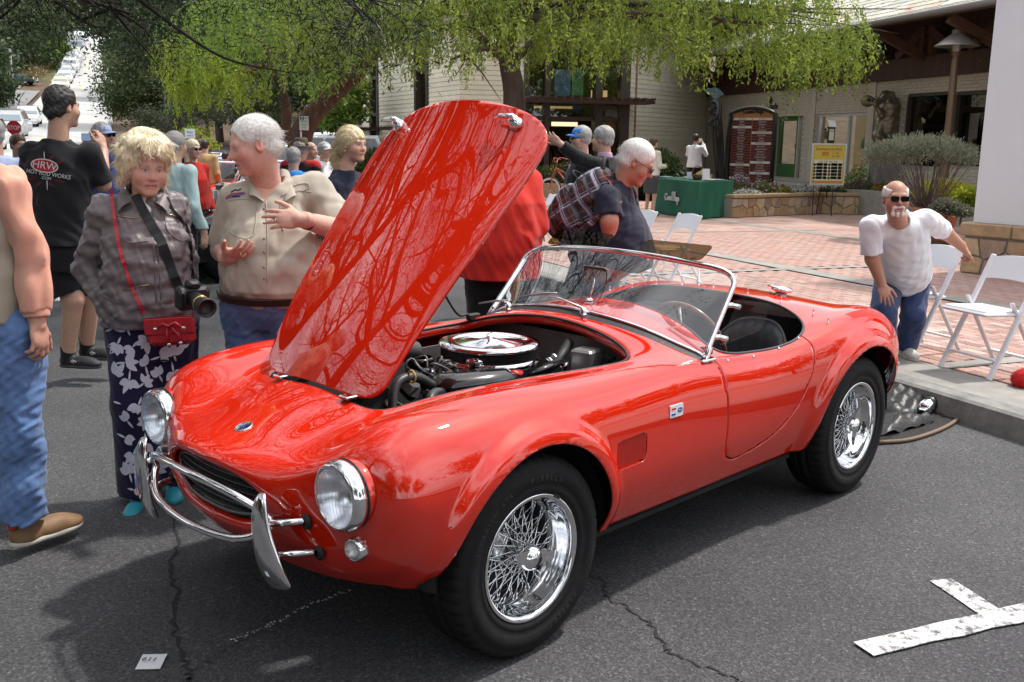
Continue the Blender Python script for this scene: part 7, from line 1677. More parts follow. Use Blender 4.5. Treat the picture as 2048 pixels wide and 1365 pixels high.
# ---------------- person in the red shirt behind the hood
p=Human('person in a loose red shirt and dark trousers standing behind the raised hood',5.9,dict(head=(1000,285),neck=(1002,338),pel=(998,520),shL=(1046,366,.05),shR=(956,366),elL=(1062,450,.02),wrL=(1030,500,-.2),elR=(940,450,-.05),wrR=(960,510,-.2),hipL=(1022,540),hipR=(972,540),knL=(1022,650),knR=(965,650),anL=(1022,762),anR=(960,765),base=(990,770)),k=1.04,skin=(.5,.3,.22),belly=.04,wide=1.08)
h=p.head(-100,10,0); j=p.J; p.bodyp += p.torso(-.02)+p.arm('L')+p.arm('R'); p.body(.009); p.hairmesh(h.hair('s'),HB['grey'],.008)
p.wear('shirt',p.torso(.045,k=.04)+[cone(Vector(j['pel'])+p.z*.05,Vector(j['pel']) - p.z*.12,.23,.25,.05)]+p.arm('L',(.09,.085,.08,.07),.012,.9)+p.arm('R',(.075,.075,.07,.06),.010,.9)+[halfspace(Vector(j['pel']) - p.z*.10,-p.z)],RED,.008,.012,61,(.8,.8,.7),11)
p.wear('trousers',[stack(j['pel'],(p.x,p.y,p.z),[-.2,-.06,.04],[.18,.19,.185],[.14,.15,.15],[.0,.0,.0],.03)]+p.leg('L',(.11,.085,.08,.08),.006)+p.leg('R',(.11,.085,.08,.08),.006),BLK,.01,.006,62)
for s_ in 'LR': p.shoe(s_,j['an'+s_]+V(-.1,-.1,0),BLK,SOLE,1.05)
# ---------------- blonde woman in navy
p=Human('blonde woman with a ponytail and navy top looking to the right',7.3,dict(head=(705,291),neck=(691,344),pel=(688,500),shR=(668,372,-.12),shL=(716,364,.12),elR=(662,440,-.14),wrR=(690,490,-.2),elL=(730,440,.15),wrL=(715,490,.1),hipR=(678,515,-.08),hipL=(700,515,.08),knR=(680,610,-.08),knL=(704,610,.08),anR=(680,700,-.08),anL=(704,695,.08),base=(690,700)),k=.98,skin=(.58,.34,.25),fem=True,wide=1.02)
h=p.head(58,2,0,k=.97,brow=(.3,.2,.12),lip=(.45,.13,.13)); j=p.J; p.bodyp += p.torso(-.02)+p.arm('L')+p.arm('R'); p.body(.005)
hp=h.hair('p',.014,-.022)+[h.co((0,.095,.03),(.0,.135,.0),.03,.034),h.co((0,.135,0),(.0,.15,-.09),.034,.036),h.co((0,.15,-.09),(.0,.13,-.20),.036,.022),h.co((0,.13,-.2),(0,.11,-.27),.022,.006)]
hr=p.hairmesh(hp,HB['blond'],.005,.004,(140,40,60),10); fringe('hair_wisps',hr,4500,.07,.0013,lambda q,r: h.R @ V(r.normal()*.12,.8,-.5),HB['blond'],hr,10); p.fin(MB().ball(h.p(-.082,-.0,-.042),.007,6,5).build('earring',CHROME,p.root))
p.wear('top',p.torso(.018,k=.03)+p.arm('R',(.06,.055,.05,.04),.012,.9)+p.arm('L',(.06,.055,.05,.04),.012,.9)+[halfspace(Vector(j['pel']) - p.z*.05,-p.z)],NAVY,.008,.005,65)
p.wear('trousers',[stack(j['pel'],(p.x,p.y,p.z),[-.2,-.06,.04],[.175,.185,.17],[.13,.14,.13],[.0,.0,.0],.03)]+p.leg('L',(.10,.075,.07,.07),.006)+p.leg('R',(.10,.075,.07,.07),.006),DENIMD,.01,.005,66)
for s_ in 'LR': p.shoe(s_,j['an'+s_]+V(.15,-.1,0),BLK,SOLE,.95)
# ---------------- man in the white T-shirt leaning on a chair
p=Human('bald bearded man in a white T-shirt and jeans, stooping with one hand on a chair',7.2,dict(head=(1791,400,-.56),neck=(1799,440,-.36),pel=(1806,552,.22),shR=(1742,452,-.34),shL=(1850,438,-.26),elR=(1745,518,-.32),wrR=(1763,568,-.30),tipR=(1776,606,-.38),elL=(1892,466,.0),wrL=(1924,494,.06),tipL=(1936,512,.08),hipR=(1780,562,.22),hipL=(1832,560,.22),knR=(1766,628,-.22),knL=(1826,632,.0),anR=(1772,712,.0),anL=(1810,696,.10),base=(1800,718)),k=1.0,skin=(.46,.23,.155),belly=.055,wide=.90)
h=p.head(-6,-2,0,k=.97,flush=.5,fat=.004,brow=(.45,.4,.36)); j=p.J; p.bodyp += p.torso(-.02)+p.arm('L',(.055,.05,.047,.034))+p.arm('R',(.055,.05,.047,.034)); gzc=.14
p.bodyp += hand(j['wrR'],j['tipR'],V(.1,1,-.2),V(1,-.2,0),1.0,.25,.16)+hand(j['wrL'],j['tipL'],V(.1,.1,-1),V(-.6,-.6,0),1.0,.9); p.body(.005)
hp=[q for q in h.hair('b',.006,.02)]+[dict(h.e((0,-.01,.105),(.078,.11,.055),.01),op='sub')]; p.hairmesh(hp,HB['white'],.005,.002,seed=11)
WB=[h.co((-.030,-.094,-.048),(.030,-.094,-.048),.008,.008),h.co((-.034,-.088,-.055),(-.030,-.080,-.095),.009,.010),h.co((.034,-.088,-.055),(.030,-.080,-.095),.009,.010),h.co((-.03,-.080,-.098),(.03,-.080,-.098),.014,.014),h.co((0,-.086,-.088),(0,-.084,-.105),.013,.012)]
p.hairmesh(WB,HB['white'],.004,.002,seed=12,name='goatee'); p.glasses(LENSD,WIRE,.027,.017)
q=p.torso(.016,k=.035)+p.arm('R',(.060,.062,.06,.05),.010,.42)+p.arm('L',(.060,.062,.06,.05),.010,.42)+[halfspace(Vector(j['pel'])+p.z*.0,-p.z),cone(Vector(j['neck'])+p.z*.035 - p.y*.03,Vector(j['neck'])+p.z*.12 - p.y*.06,.07,.085,.01,0,'sub')]; p.wear('t_shirt',q,WHT,.0065,.009,71,(1,1,.7),15)
q=[stack(j['pel'],(p.x,p.y,p.z),[-.17,-.06,.03],[.17,.185,.185],[.15,.16,.17],[.03,.0,-.03],.03),cone(j['hipR'],j['knR'],.110,.088,.03),cone(j['knR'],j['anR'],.086,.082,.03,2),cone(j['hipL'],j['knL'],.110,.088,.03),cone(j['knL'],j['anL'],.086,.082,.03,2)]; p.wear('jeans',q,cloth('mid_denim',(.035,.055,.13),nz=(40,.2)),.007,.007,73,(1,1,.8),17)
for s_ in 'LR': p.shoe(s_,j['an'+s_]+V(.0,-.2,0),mat('white_trainer',(.5,.49,.45),r=.6,noise=(20,.2)),WSOLE,1.05,max(.06,j['an'+s_][2] - .15))
# ---------------- smaller figures, posed from the head down
def extra(label,px,py,Y,yaw,shirt,legs,hair,skin=(.52,.31,.23),k=1.0,fem=False,belly=.02,arms='down',vox=.012,style='s',group=None,cap=None,glasses=False,ground=None,sleeve=.95,pitch=0,long=False,aim=None):
 c=dp(px,py,Y); pxm=FPX/Y/1.0; a=math.radians(yaw); f=np.array([math.sin(a),-math.cos(a)]); l=np.array([math.cos(a),math.sin(a)])
 H=c[2]+.115*k - (ground if ground is not None else (gz(c) if SD(c)[1] > 0 else prof(SD(c)[0]))); kk=H/1.75
 def q(x,y,z): return (x,y,z)
 class _H(Human): pass
 S_=Human.__new__(Human); base=c[2]+.115*kk - H
 def P(side,fwd,z): return V(c[0]+l[0]*side - f[0]*-fwd,c[1]+l[1]*side+f[1]*fwd,base+z*kk)
 lean=.03
 J=dict(head=V(c[0],c[1],c[2]),neck=P(0,-.03,1.47),pel=P(0,-.04,.95)); w_=.165 if fem else .19
 for n_,s_ in (('L',1),('R',-1)):
  J['sh'+n_]=P(s_*w_*kk,-.03,1.41); J['hip'+n_]=P(s_*.09*kk,-.04,.90); J['kn'+n_]=P(s_*.10*kk,-.02,.49); J['an'+n_]=P(s_*.11*kk,-.05+.1*s_*(0 if fem else 1),.09)
  if arms == 'down': J['el'+n_]=P(s_*(w_+.05)*kk,-.06,1.12); J['wr'+n_]=P(s_*(w_+.04)*kk,.06,.88)
  elif arms == 'camera': J['el'+n_]=P(s_*(w_+.07)*kk,.13,1.25); J['wr'+n_]=P(s_*.09*kk,.30,1.52)
  elif arms == 'front': J['el'+n_]=P(s_*(w_+.04)*kk,.0,1.13); J['wr'+n_]=P(s_*.12*kk,.26,1.12)
  if aim and n_ == aim[0]: J['wr'+n_]=dp(aim[1],aim[2],aim[3]); J['el'+n_]=(J['sh'+n_]+J['wr'+n_])/2+V(0,0,-.03)
 S_.J=J; S_.Y=Y; S_.k=kk*(.95 if fem else 1); S_.skin=skin; S_.fem=fem; S_.belly=belly; S_.wide=1.0; S_.off=V(c[0],c[1],base); S_.root=thing('person',label,'person',S_.off,0,group); S_.bodyp=[]; S_.paint=[]
 S_.x,S_.y,S_.z=axes(J['pel'],J['neck'],J['shL'],J['shR']); S_.L=(J['neck'] - J['pel']).length
 hd=S_.head(yaw,pitch,0,k=kk*.9); fv=V(f[0],f[1],0); S_.bodyp += S_.torso(-.02)+S_.arm('L')+S_.arm('R')
 for n_ in 'LR': S_.bodyp += hand(J['wr'+n_],J['wr'+n_]+(V(0,0,-.1) if arms == 'down' and not (aim and n_ == aim[0]) else (J['wr'+n_] - J['el'+n_]).normalized()*.1),-S_.x if n_ == 'L' else S_.x,fv,kk,.5)
 if legs[0] in ('skirt','shorts'): S_.bodyp += S_.leg('L',(.085,.055,.052,.034))+S_.leg('R',(.085,.055,.052,.034))
 S_.body(min(vox,.009))
 hp=hd.hair(style,.012,-.012)
 if style == 'long': hp += [hd.co((x,.06,.0),(x*1.15,.05,-.2),.045,.035) for x in (-.05,0,.05)]
 if style == 'bun': hp += [hd.e((0,.10,.03),(.04,.04,.04))]
 if style == 'bald': hp += [dict(hd.e((0,-.01,.105),(.08,.11,.055),.01),op='sub')]
 if hair is not None: S_.hairmesh(hp,hair,.008,.004)
 if cap is not None: cap_mesh(S_,cap)
 if glasses: S_.glasses(LENSD,WIRE)
 S_.wear('shirt' if not long else 'jacket',S_.torso(.02 if not long else .03,k=.03)+S_.arm('L',(.056,.054,.05,.042),.008,sleeve)+S_.arm('R',(.056,.054,.05,.042),.008,sleeve)+[halfspace(Vector(J['pel']) - S_.z*(.03 if not long else .10),-S_.z)],shirt,vox,.006,abs(int(px)))
 z0=J['pel']
 if legs[0] == 'skirt': S_.wear('skirt',[stack(z0,(S_.x,S_.y,S_.z),[-.42,-.1,.05],[.165,.185,.15],[.13,.14,.12],[0,0,0],.03)],legs[1],vox,.004)
 else: S_.wear('trousers',[stack(z0,(S_.x,S_.y,S_.z),[-.2,-.06,.04],[.17,.18,.17],[.13,.14,.13],[0,0,0],.03)]+S_.leg('L',(.1,.078,.072,.07),.006,1 if legs[0] == 'long' else .5)+S_.leg('R',(.1,.078,.072,.07),.006,1 if legs[0] == 'long' else .5),legs[1],vox,.005)
 for n_ in 'LR': S_.shoe(n_,J['an'+n_]+fv*.2,BLK,SOLE,kk*(.85 if fem else 1),.085*kk)
 return S_
CY='people standing in the street crowd'
e=extra('man in a bright blue cap and dark open jacket over a pale shirt',1161,278,10.4,-78,BLK,('long',BLK),HB['grey'],cap=cloth('azure',(.03,.20,.62)),glasses=True,long=True,vox=.009)
e.wear('inner_shirt',[stack(e.J['pel'],(e.x,e.y,e.z),[-.12,.2,.46],[.10,.11,.09],[.165,.165,.13],[-.02,-.02,-.01],.02)],cloth('oatmeal',(.45,.42,.36)),.01,.004)
e=extra('grey haired man in a black jacket pointing to the left with an outstretched arm',1205,280,9.6,-118,BLK,('long',BLK),HB['grey'],aim=('L',1120,288,9.3),long=True,vox=.009)
e.wear('collar',[cone(e.J['neck']+V(0,0,.0),e.J['neck']+V(0,0,.055),.075,.068,.01,3)],cloth('pink',(.50,.32,.45)),.007,0)
extra('woman in a cream jacket, grey skirt and black heels beside the green table',1308,287,22.3,128,cloth('cream',(.62,.60,.52)),('skirt',cloth('charcoal',(.06,.06,.065))),HB['brown'],skin=(.50,.30,.22),fem=True,style='bun',arms='front',vox=.012)
e=extra('dark haired woman in a white shirt photographing with a small camera by the wall',1392,278,27.5,150,WHT,('long',BLK),HB['dark'],fem=True,arms='camera',vox=.013)
q_=(e.J['wrL']+e.J['wrR'])/2; cmr=thing('compact_camera','small white camera held up by the woman in white','camera',q_+V(0,0,.09)); MB().box((0,0,0),(.13,.03,.075),None,.008).build('body',mat('white_plastic',(.7,.7,.7),r=.4),cmr); MB().lathe([(.022,0),(.022,.02),(0,.022)],12,zto(V(0,.016,0),V(0,1,0))).build('lens',BP,cmr)
e=extra('man in a pale blue cap and denim shirt with sunglasses photographing the cars',206,272,9.8,72,cloth('blue_shirt',(.06,.10,.30)),('long',DENIMD),HB['grey'],cap=cloth('sky_cap',(.40,.48,.72)),glasses=True,arms='camera',group=CY,vox=.01)
q_=(e.J['wrL']+e.J['wrR'])/2; cmr=thing('camera','black camera held to the face of the man in the pale blue cap','camera',q_+V(.03,0,.06)); MB().box((0,0,0),(.06,.13,.09),None,.012).build('body',BP,cmr); MB().lathe([(.035,0),(.038,.08),(0,.082)],14,zto(V(.03,0,0),V(1,0,0))).build('lens',BP,cmr)
extra('dark haired man in a bright blue shirt below the stop sign',37,291,11.0,55,cloth('royal',(.02,.06,.30)),('long',DENIMD),HB['brown'],group=CY)
extra('grey haired man in a pale blue shirt at the picture edge',-14,270,7.6,-150,cloth('pale_blue',(.42,.50,.72)),('long',cloth('stone',(.3,.28,.24))),HB['grey'],group=CY,vox=.01)
extra('grey haired person in a pale mint shirt standing behind the blonde woman',352,292,8.7,150,cloth('mint',(.42,.58,.58)),('long',BLK),HB['grey'],group=CY,vox=.01)
extra('blonde woman in sunglasses and a bright red jacket',386,300,11.5,55,RED,('long',BLK),HB['pale'],fem=True,style='long',glasses=True,group=CY,vox=.01,skin=(.6,.4,.32))
extra('man in an orange cap and grey jacket far back in the crowd',400,290,21,-160,cloth('slate',(.07,.08,.10)),('long',BLK),HB['brown'],cap=cloth('orange',(.55,.12,.02)),group=CY,vox=.016)
extra('person in a tan vest with a dark cap far back in the crowd',410,292,18,175,cloth('tan',(.45,.30,.14)),('long',BLK),HB['dark'],cap=BLK,group=CY,vox=.016)
e=extra('man in a brown felt hat and red and black jacket',603,300,11.5,165,BLK,('long',BLK),HB['grey'],group=CY,vox=.011,long=True); hd=e.hd
HT=mat('felt_hat',(.12,.085,.05),r=.9,noise=(20,.2)); m=MB(); M=frame(hd.p(0,.01,.045),hd.R @ V(1,0,0),hd.R @ V(0,1,0)) @ Matrix.Scale(hd.k,4); m.lathe([(.175,-.008),(.18,-.002),(.13,.006),(.092,.002),(.094,.03),(.088,.085),(.07,.115),(.03,.105),(0,.10)],28,M); ht=e.fin(m.build('hat',HT,e.root)); MB().lathe([(.096,.006),(.0975,.01),(.096,.032)],24,M).build('hat_band',mat('band_dark',(.03,.02,.015),r=.8),ht)
e.wear('red_yoke',[cone(Vector(e.J['shL'])+V(0,0,.03),Vector(e.J['shR'])+V(0,0,.03),.07,.07,.02)],RED,.011,.003)
extra('person in a bright blue jacket beside the man in the felt hat',588,316,10.8,170,cloth('cyan',(.04,.28,.70)),('long',BLK),HB['grey'],group=CY,k=.9)
extra('balding man between the felt hat and the white cap',622,302,13,60,cloth('grey_shirt',(.3,.3,.32)),('long',BLK),HB['grey'],style='bald',group=CY)
extra('man in a white baseball cap and white shirt near the parked cars',650,302,13.5,60,WHT,('long',BLK),HB['grey'],cap=WHT,group=CY)
extra('small dark haired child seen between the crowd and the parked cars',451,314,20,160,BLK,('long',BLK),HB['dark'],k=.8,group=CY,vox=.016)
extra('person in a blue plaid shirt half hidden behind the hood',1046,300,9.5,120,cloth('plaid_blue',(.05,.08,.24),nz=(30,.8)),('long',DENIMD),HB['brown'],sleeve=.5)
# ================================================================ other vehicles
TINT=mat('tinted_window',(.02,.025,.03),r=.06,coat=1); SCREEN=mat('windscreen',(.18,.23,.26),r=.08,coat=1); LAMPW=mat('lamp_white',(.75,.75,.72),r=.15,coat=.5); WHEELM=mat('alloy',(.35,.35,.36),r=.3,metal=.8)
KIND=dict(   # outline: (x along the car from the front, height, half width); x < 0 is the tail
 sedan=([(2.25,.42,.70),(2.2,.66,.80),(1.2,.82,.86),(.95,.86,.87),(.15,1.36,.62),(-.75,1.38,.62),(-1.45,1.0,.80),(-2.2,.92,.80),(-2.3,.5,.74)],1.35,.32),
 suv=([(2.3,.5,.78),(2.25,.85,.88),(1.25,1.02,.92),(1.0,1.06,.92),(.45,1.66,.72),(-1.9,1.70,.72),(-2.15,1.10,.90),(-2.3,.95,.88),(-2.32,.5,.84)],1.42,.37),
 van=([(2.6,.5,.95),(2.55,1.0,1.02),(2.0,1.25,1.05),(1.85,1.35,1.06),(1.55,2.2,1.05),(1.5,2.9,1.12),(-3.2,2.95,1.12),(-3.25,1.0,1.12),(-3.25,.5,1.1)],1.8,.4),
 roadster=([(2.0,.40,.55),(1.95,.62,.70),(1.2,.78,.76),(.55,.86,.78),(.30,.90,.76),(.20,.90,.74),(-1.0,.88,.74),(-1.6,.80,.70),(-1.95,.5,.6)],1.2,.32))
def auto(name,label,kind,pos,rz,c,cat='car',group=None,hood=None,top=None,detail=False):
 t=thing(name,label,cat,pos,rz,group); O,wb_,wr=KIND[kind]; pm=mat('car_%d_%d_%d' % tuple(int(x*99) for x in c),c,r=.25,coat=1)
 def sec(x,h,w): zb=.24; lo=min(h,.9 if kind != 'van' else 1.3); wl=w if h < 1.05 or kind == 'van' else max(w+.22,.86); return [(x,-wl*.92,zb),(x,-wl,zb+.2),(x,-wl,lo*.75+.05),(x,-(wl+w)/2*.99,lo*.97),(x,-w*.98,h*.975),(x,-w*.8,h),(x,w*.8,h),(x,w*.98,h*.975),(x,(wl+w)/2*.99,lo*.97),(x,wl,lo*.75+.05),(x,wl,zb+.2),(x,wl*.92,zb)]
 Q=spline([(a,b,d) for a,b,d in O],33) if kind == 'roadster' else np.array(O); P=[sec(*q) for q in Q]; m=MB(); m.grid(P,kind == 'roadster'); m.add(P[0],[tuple(range(12))]); m.add(P[-1],[tuple(range(11,-1,-1))]); body_=m.build('body',pm,t)
 if kind != 'roadster':
  a,b,cc_,d=O[3],O[4],O[5],O[6]
  if kind == 'van': a,b,d=(2.02,1.28,1.0),(1.60,2.1,1.0),None
  def pan(p,q,w0,w1,dx): return [(p[0]+dx,-w0,p[1]+.02),(p[0]+dx,w0,p[1]+.02),(q[0]+dx,w1,q[1] - .06),(q[0]+dx,-w1,q[1] - .06)]
  m=MB(); m.add(pan(a,b,a[2]*.86,b[2]*.88,.03),[(0,1,2,3)]); m.build('windshield',SCREEN,t)
  if d: m=MB(); m.add(pan(d,cc_,d[2]*.84,cc_[2]*.86,-.03)[::-1],[(0,1,2,3)]); m.build('rear_window',TINT,t)
  for s_ in (-1,1):
   if kind == 'van': L_=[((1.5,1.5),(.9,1.5),(.9,2.1),(1.45,2.1))]; y0=y1=1.125
   else:
    zl,zh=a[1]+.03,min(b[1],cc_[1]) - .07; y0,y1=(a[2]+b[2])/2+.14,b[2]+.045; L_=[((a[0] - .22,zl),(-.02,zl),(-.05,zh),(b[0]+.02,zh)),((-.1,zl),(cc_[0] - .15 if kind == 'suv' else d[0]+.35,zl),(cc_[0]+(.08 if kind == 'sedan' else .1),zh),(-.12,zh))]
   for w_ in L_: m=MB(); m.add([(x,s_*(y0 if k < 2 else y1),z) for k,(x,z) in enumerate(w_)],[(0,1,2,3)[::s_]]); m.build('side_window',TINT,t)
 f,r_=O[1],O[-2]
 for s_ in (-1,1):
  MB().lathe([(.10,-.02),(.105,.015),(.08,.03),(0,.035)],14,zto(V(f[0] - .02,s_*f[2]*.74,f[1] - .04),V(1,.15*s_,.12))).build('headlight',LAMPW,t); MB().box((r_[0] - .02,s_*r_[2]*.8,r_[1] - .12),(.06,.2,.14),None,.02).build('tail_lamp',mat('red_lens'),t)
  MB().box((a[0] - .2 if kind != 'roadster' else .2,s_*(f[2]+.14),O[3][1]+.05),(.1,.16,.11),None,.03).build('side_mirror',pm,t)
 MB().box((f[0]+.03,0,f[1] - .12),(.06,f[2]*.9,.14),None,.02).build('grille',DARK,t); MB().box((f[0]+.06,0,.44),(.10,f[2]*1.9,.14),None,.03).build('bumper',CHROME if kind == 'roadster' else pm,t); MB().box((f[0]+.12,0,.46),(.015,.5,.11)).build('number_plate',mat('plate',(.6,.6,.6),r=.5),t)
 for x in (wb_,-wb_):
  for s_ in (-1,1):
   M=zto(V(x,s_*(f[2] - .04),wr),V(0,s_,0)); m=MB(); m.lathe([(wr*.6,-.16),(wr,-.14),(wr,.03),(wr*.62,.05)],20,M); w_=m.build('wheel',TYRE,t); MB().lathe([(wr*.62,.045),(wr*.55,.02),(wr*.2,.03),(0,.04)],16,M).build('rim',WHEELM,w_)
 if kind == 'roadster':
  G=[[V(.30 - .10*(y/.6) ** 2 - f_*.20,y,.88+f_*.36) for f_ in (0,.33,.66,1)] for y in np.linspace(-.58,.58,9)]; MB().grid(G).build('windshield',GLASS,t); MB().tube([g[0] for g in G[:1]]+[g[-1] for g in G]+[G[-1][0]],.018,6).build('windshield_frame',CHROME,t)
  m=MB(); m.box((-.45,0,.80),(.9,1.05,.22),None,.08); m.build('cockpit',mat('black_carpet'),t)
  for s_ in (-1,1): m=MB(); m.box((-.55,s_*.27,.86),(.12,.42,.34),None,.05); m.build('seat',BLEATH,t)
  if top: P=[[V(.05 - 1.1*f_,y*(.9 - .1*f_),.90+.42*math.sin(PI*(.15+.75*f_))*(1 - (y/.75) ** 4*.6)) for y in np.linspace(-.66,.66,9)] for f_ in np.linspace(0,1,9)]; MB().grid(P).build('folding_top',mat('top_%s' % top[0],top[1],r=.8),t)
 return t
UP=math.atan2(U[1],U[0]); HU=math.atan2(.914 - .036*.407,-.407 - .036*.914*-1)
CREAMC,WHC,SILV=(.62,.60,.54),(.68,.69,.70),(.45,.47,.49)
GQ='cars queuing down the hill road'
for k,(s_,kd,c,lb) in enumerate(((157,'van',WHC,'large white motorhome at the top of the queue on the hill'),(149.5,'suv',CREAMC,'pale pickup style vehicle directly below the motorhome'),(143.5,'suv',SILV,'silver off-roader third from the top of the hill queue'),(137.5,'suv',WHC,'white off-roader in the middle of the hill queue'),(131.5,'sedan',SILV,'silver saloon partly hidden in the middle of the hill queue'),(125,'sedan',WHC,'white saloon beside the bank low in the hill queue'),(117.5,'sedan',(.65,.55,.35),'pale saloon behind the tall man\'s head'),(66,'suv',SILV,'silver off-roader near the stop sign'),(54,'suv',WHC,'white off-roader closest behind the stop sign'),(78,'sedan',WHC,'white saloon between the silver off-roader and the tall man'))):
 p_=W(s_,-9.0+hillx(s_),prof(s_)+.02); o=auto('parked_car' if kd != 'van' else 'motorhome',lb,kd,p_,UP+PI,c,'motorhome' if kd == 'van' else 'car',GQ); o.rotation_euler=(0,math.atan((prof(s_+2) - prof(s_ - 2))/4),UP+PI - .06)
p_=W(120,-9.6,prof(120)+.08); auto('parked_car','dark green saloon crossing on the side road by the bank','sedan',p_,math.radians(4),(.012,.035,.035))
GP='cars parked beyond the leaning tree'
for px,py,D,rz,kd,c,lb in ((575,320,37,185,'suv',WHC,'white jeep like car left of the leaning tree trunk'),(655,318,35,178,'suv',WHC,'white station wagon right of the leaning tree with dark side windows'),(615,300,42,182,'suv',WHC,'white boxy car behind the felt hat'),(668,292,45,180,'suv',SILV,'silver off-roader farthest right among the parked cars'),(560,330,33,183,'sedan',WHC,'low white saloon in front of the tree base')):
 q_=dp(px,py,D); q_.z=prof(SD(q_)[0])+.05+max(0,.1*(SD(q_)[1]+3)*0); auto('parked_car',lb,kd,q_,math.radians(rz),c,'car',GP)
GS='cars shown along the kerb'
for px,py,D,rz,c,lb,tp in ((452,378,18.5,228,(.50,.012,.010),'small red open car with twin windscreens behind the man in khaki',None),(445,352,25,230,(.30,.50,.62),'pale blue convertible farther along the row',('blue',(.06,.12,.22))),(420,338,29,232,(.02,.022,.03),'dark convertible with a black folded top in the row',('black',(.01,.01,.012))),(436,362,22,229,(.52,.53,.55),'silver open car between the red and blue cars',None)):
 q_=dp(px,py,D); q_.z=0; auto('open_car',lb,'roadster',q_,math.radians(rz),c,'car',GS,top=tp)
q_=V(-3.1,13.2,0) - V(.35,1.6,0); bc_=auto('black_car','glossy black vintage car with chrome overrider behind the blonde woman','roadster',q_+V(.35,1.6,0),math.radians(232),(.006,.006,.007),'car',GS); bc_.scale=(1.12,1.12,1.12)
MB().tube(spline([(2.02,.45,.66),(2.10,.45,.55),(2.10,.45,.40),(2.02,.45,.30)],12),[(.03,.02)]*12,8,flat=(0,1,0)).build('overrider',CHROME,bc_)
pc=thing('placard','folded white show card standing on the black car','placard',dp(404,428,12.2)); m=MB(); m.box((0,0,.14),(.30,.012,.30),Matrix.Rotation(-.25,3,'X'),.002); m.build('front_panel',mat('card_white',(.62,.66,.68),r=.6),pc); m=MB(); m.box((.03,.12,.14),(.30,.012,.30),Matrix.Rotation(.25,3,'X'),.002); m.build('back_panel',mat('card_white'),pc); text('1957',.06,'card_number',mat('ink_grey',(.1,.1,.1),r=.7),pc,frame(V(.08,-.05,.12),V(1,0,0),V(0,.25,1)),.002); MB().lathe([(.035,0),(.05,0),(.05,.003),(.035,.003)],16,zto(V(-.06,-.05,.12),V(0,-1,.25))).build('card_emblem',mat('emblem_green',(.03,.25,.18),r=.6),pc)
# ================================================================ signs and street furniture
POLE=mat('galvanised',(.30,.30,.30),r=.45,metal=.6)
def signpost(name,label,px,py,Y,zbase,cat='sign'): c=dp(px,py,Y); t=thing(name,label,cat,(c[0],c[1],zbase)); return t,c[2] - zbase
SG=lambda t,z,y=-.03: frame(V(0,y,z),V(1,0,0),V(0,0,1))
t,z=signpost('stop_sign','red octagonal STOP sign on a post at the left edge of the street',30,256,17.5,0); a=PI/8; MB().prism([(.135*math.cos(a+k*PI/4),.135*math.sin(a+k*PI/4)) for k in range(8)],-.004,.001,SG(t,z)).build('border',INKW,t); MB().prism([(.126*math.cos(a+k*PI/4),.126*math.sin(a+k*PI/4)) for k in range(8)],.0,.004,SG(t,z)).build('plate',mat('sign_red',(.38,.012,.015),r=.4),t); text('STOP',.10,'lettering',INKW,t,SG(t,z - .002,-.036),.003,sx=.85); MB().tube([(0,.02,0),(0,.02,z+.1)],.025,8).build('post',POLE,t)
t,z=signpost('parking_sign','white two hour parking sign in front of the leaning tree',608,247,25.5,.0); GS_=mat('sign_green',(.015,.14,.07),r=.5); MB().box((0,0,z),(.235,.01,.345),None,.003).build('plate',mat('sign_white',(.55,.57,.52),r=.5),t); MB().box((-.05,-.007,z+.125),(.10,.005,.085)).build('number_panel',GS_,t); text('2',.10,'number',INKW,t,SG(t,z+.123,-.012),.002).location=(-.05,0,0)
for s_,dz,sz,dx in (('HOUR',.125,.055,.06),('PARKING',.05,.058,0),('9AM-7PM',-.04,.05,0),('EXCEPT',-.1,.04,0)): text(s_,sz,'lettering',GS_,t,frame(V(dx,-.008,z+dz),V(1,0,0),V(0,0,1)),.002,sx=.8)
MB().tube([(-.09,.02,0),(-.09,.02,z)],.022,8).build('post',POLE,t)
t,z=signpost('parking_arrow_sign','round blue parking sign with an arrow and P on the store corner',705,200,40.6,0); M=SG(t,z,-.05); MB().lathe([(0,-.03),(.21,-.03),(.21,.03),(0,.03)],32,zto(V(0,0,z),V(0,-1,0))).build('disc',mat('sign_blue',(.015,.03,.16),r=.4),t); text('P',.30,'letter',INKW,t,M @ Matrix.Translation((.07,0,0)),.01); m=MB(); m.prism([(-.17,-.018),(-.10,-.018),(-.10,-.06),(-.03,0),(-.10,.06),(-.10,.018),(-.17,.018)],0,.01,M); m.build('arrow',INKW,t); m=MB()
for zz in (-.06,.06): m.box((.26,0,z+zz),(.14,.02,.02))
m.box((.33,0,z),(.02,.03,.2)); m.build('bracket',DFRAME,t)
t,z=signpost('banner_sign','small white banner with green and red print by the black tree trunk',380,268,40,0); MB().box((0,0,z),(.40,.02,.36),None,.004).build('panel',mat('banner_white',(.62,.66,.72),r=.6),t); text('Ripe',.13,'lettering',GS_,t,SG(t,z+.06,-.012),.003); text('market',.09,'lettering',INKR,t,SG(t,z - .07,-.012),.003); MB().tube([(-.2,.02,0),(-.2,.02,z+.2)],.02,6).build('post',POLE,t)
t,z=signpost('street_post','pale slim pole with a white marker on the far bank',27,190,92,prof(90)); MB().tube([(0,0,-.5),(0,0,z+4)],.12,8).build('pole',mat('grey_pole',(.25,.25,.24),r=.8),t); MB().box((0,-.15,z - .4),(.35,.06,1.5)).build('marker',INKW,t)
t,z=signpost('info_board','small dark blue notice board on a post by the far bank',20,182,90,prof(88)+.3); MB().box((0,0,z),(.85,.1,1.0)).build('panel',mat('board_blue',(.02,.03,.07),r=.6),t); MB().tube([(-.4,.1,-.3),(-.4,.1,z+.4)],.08,6).build('post',DFRAME,t)
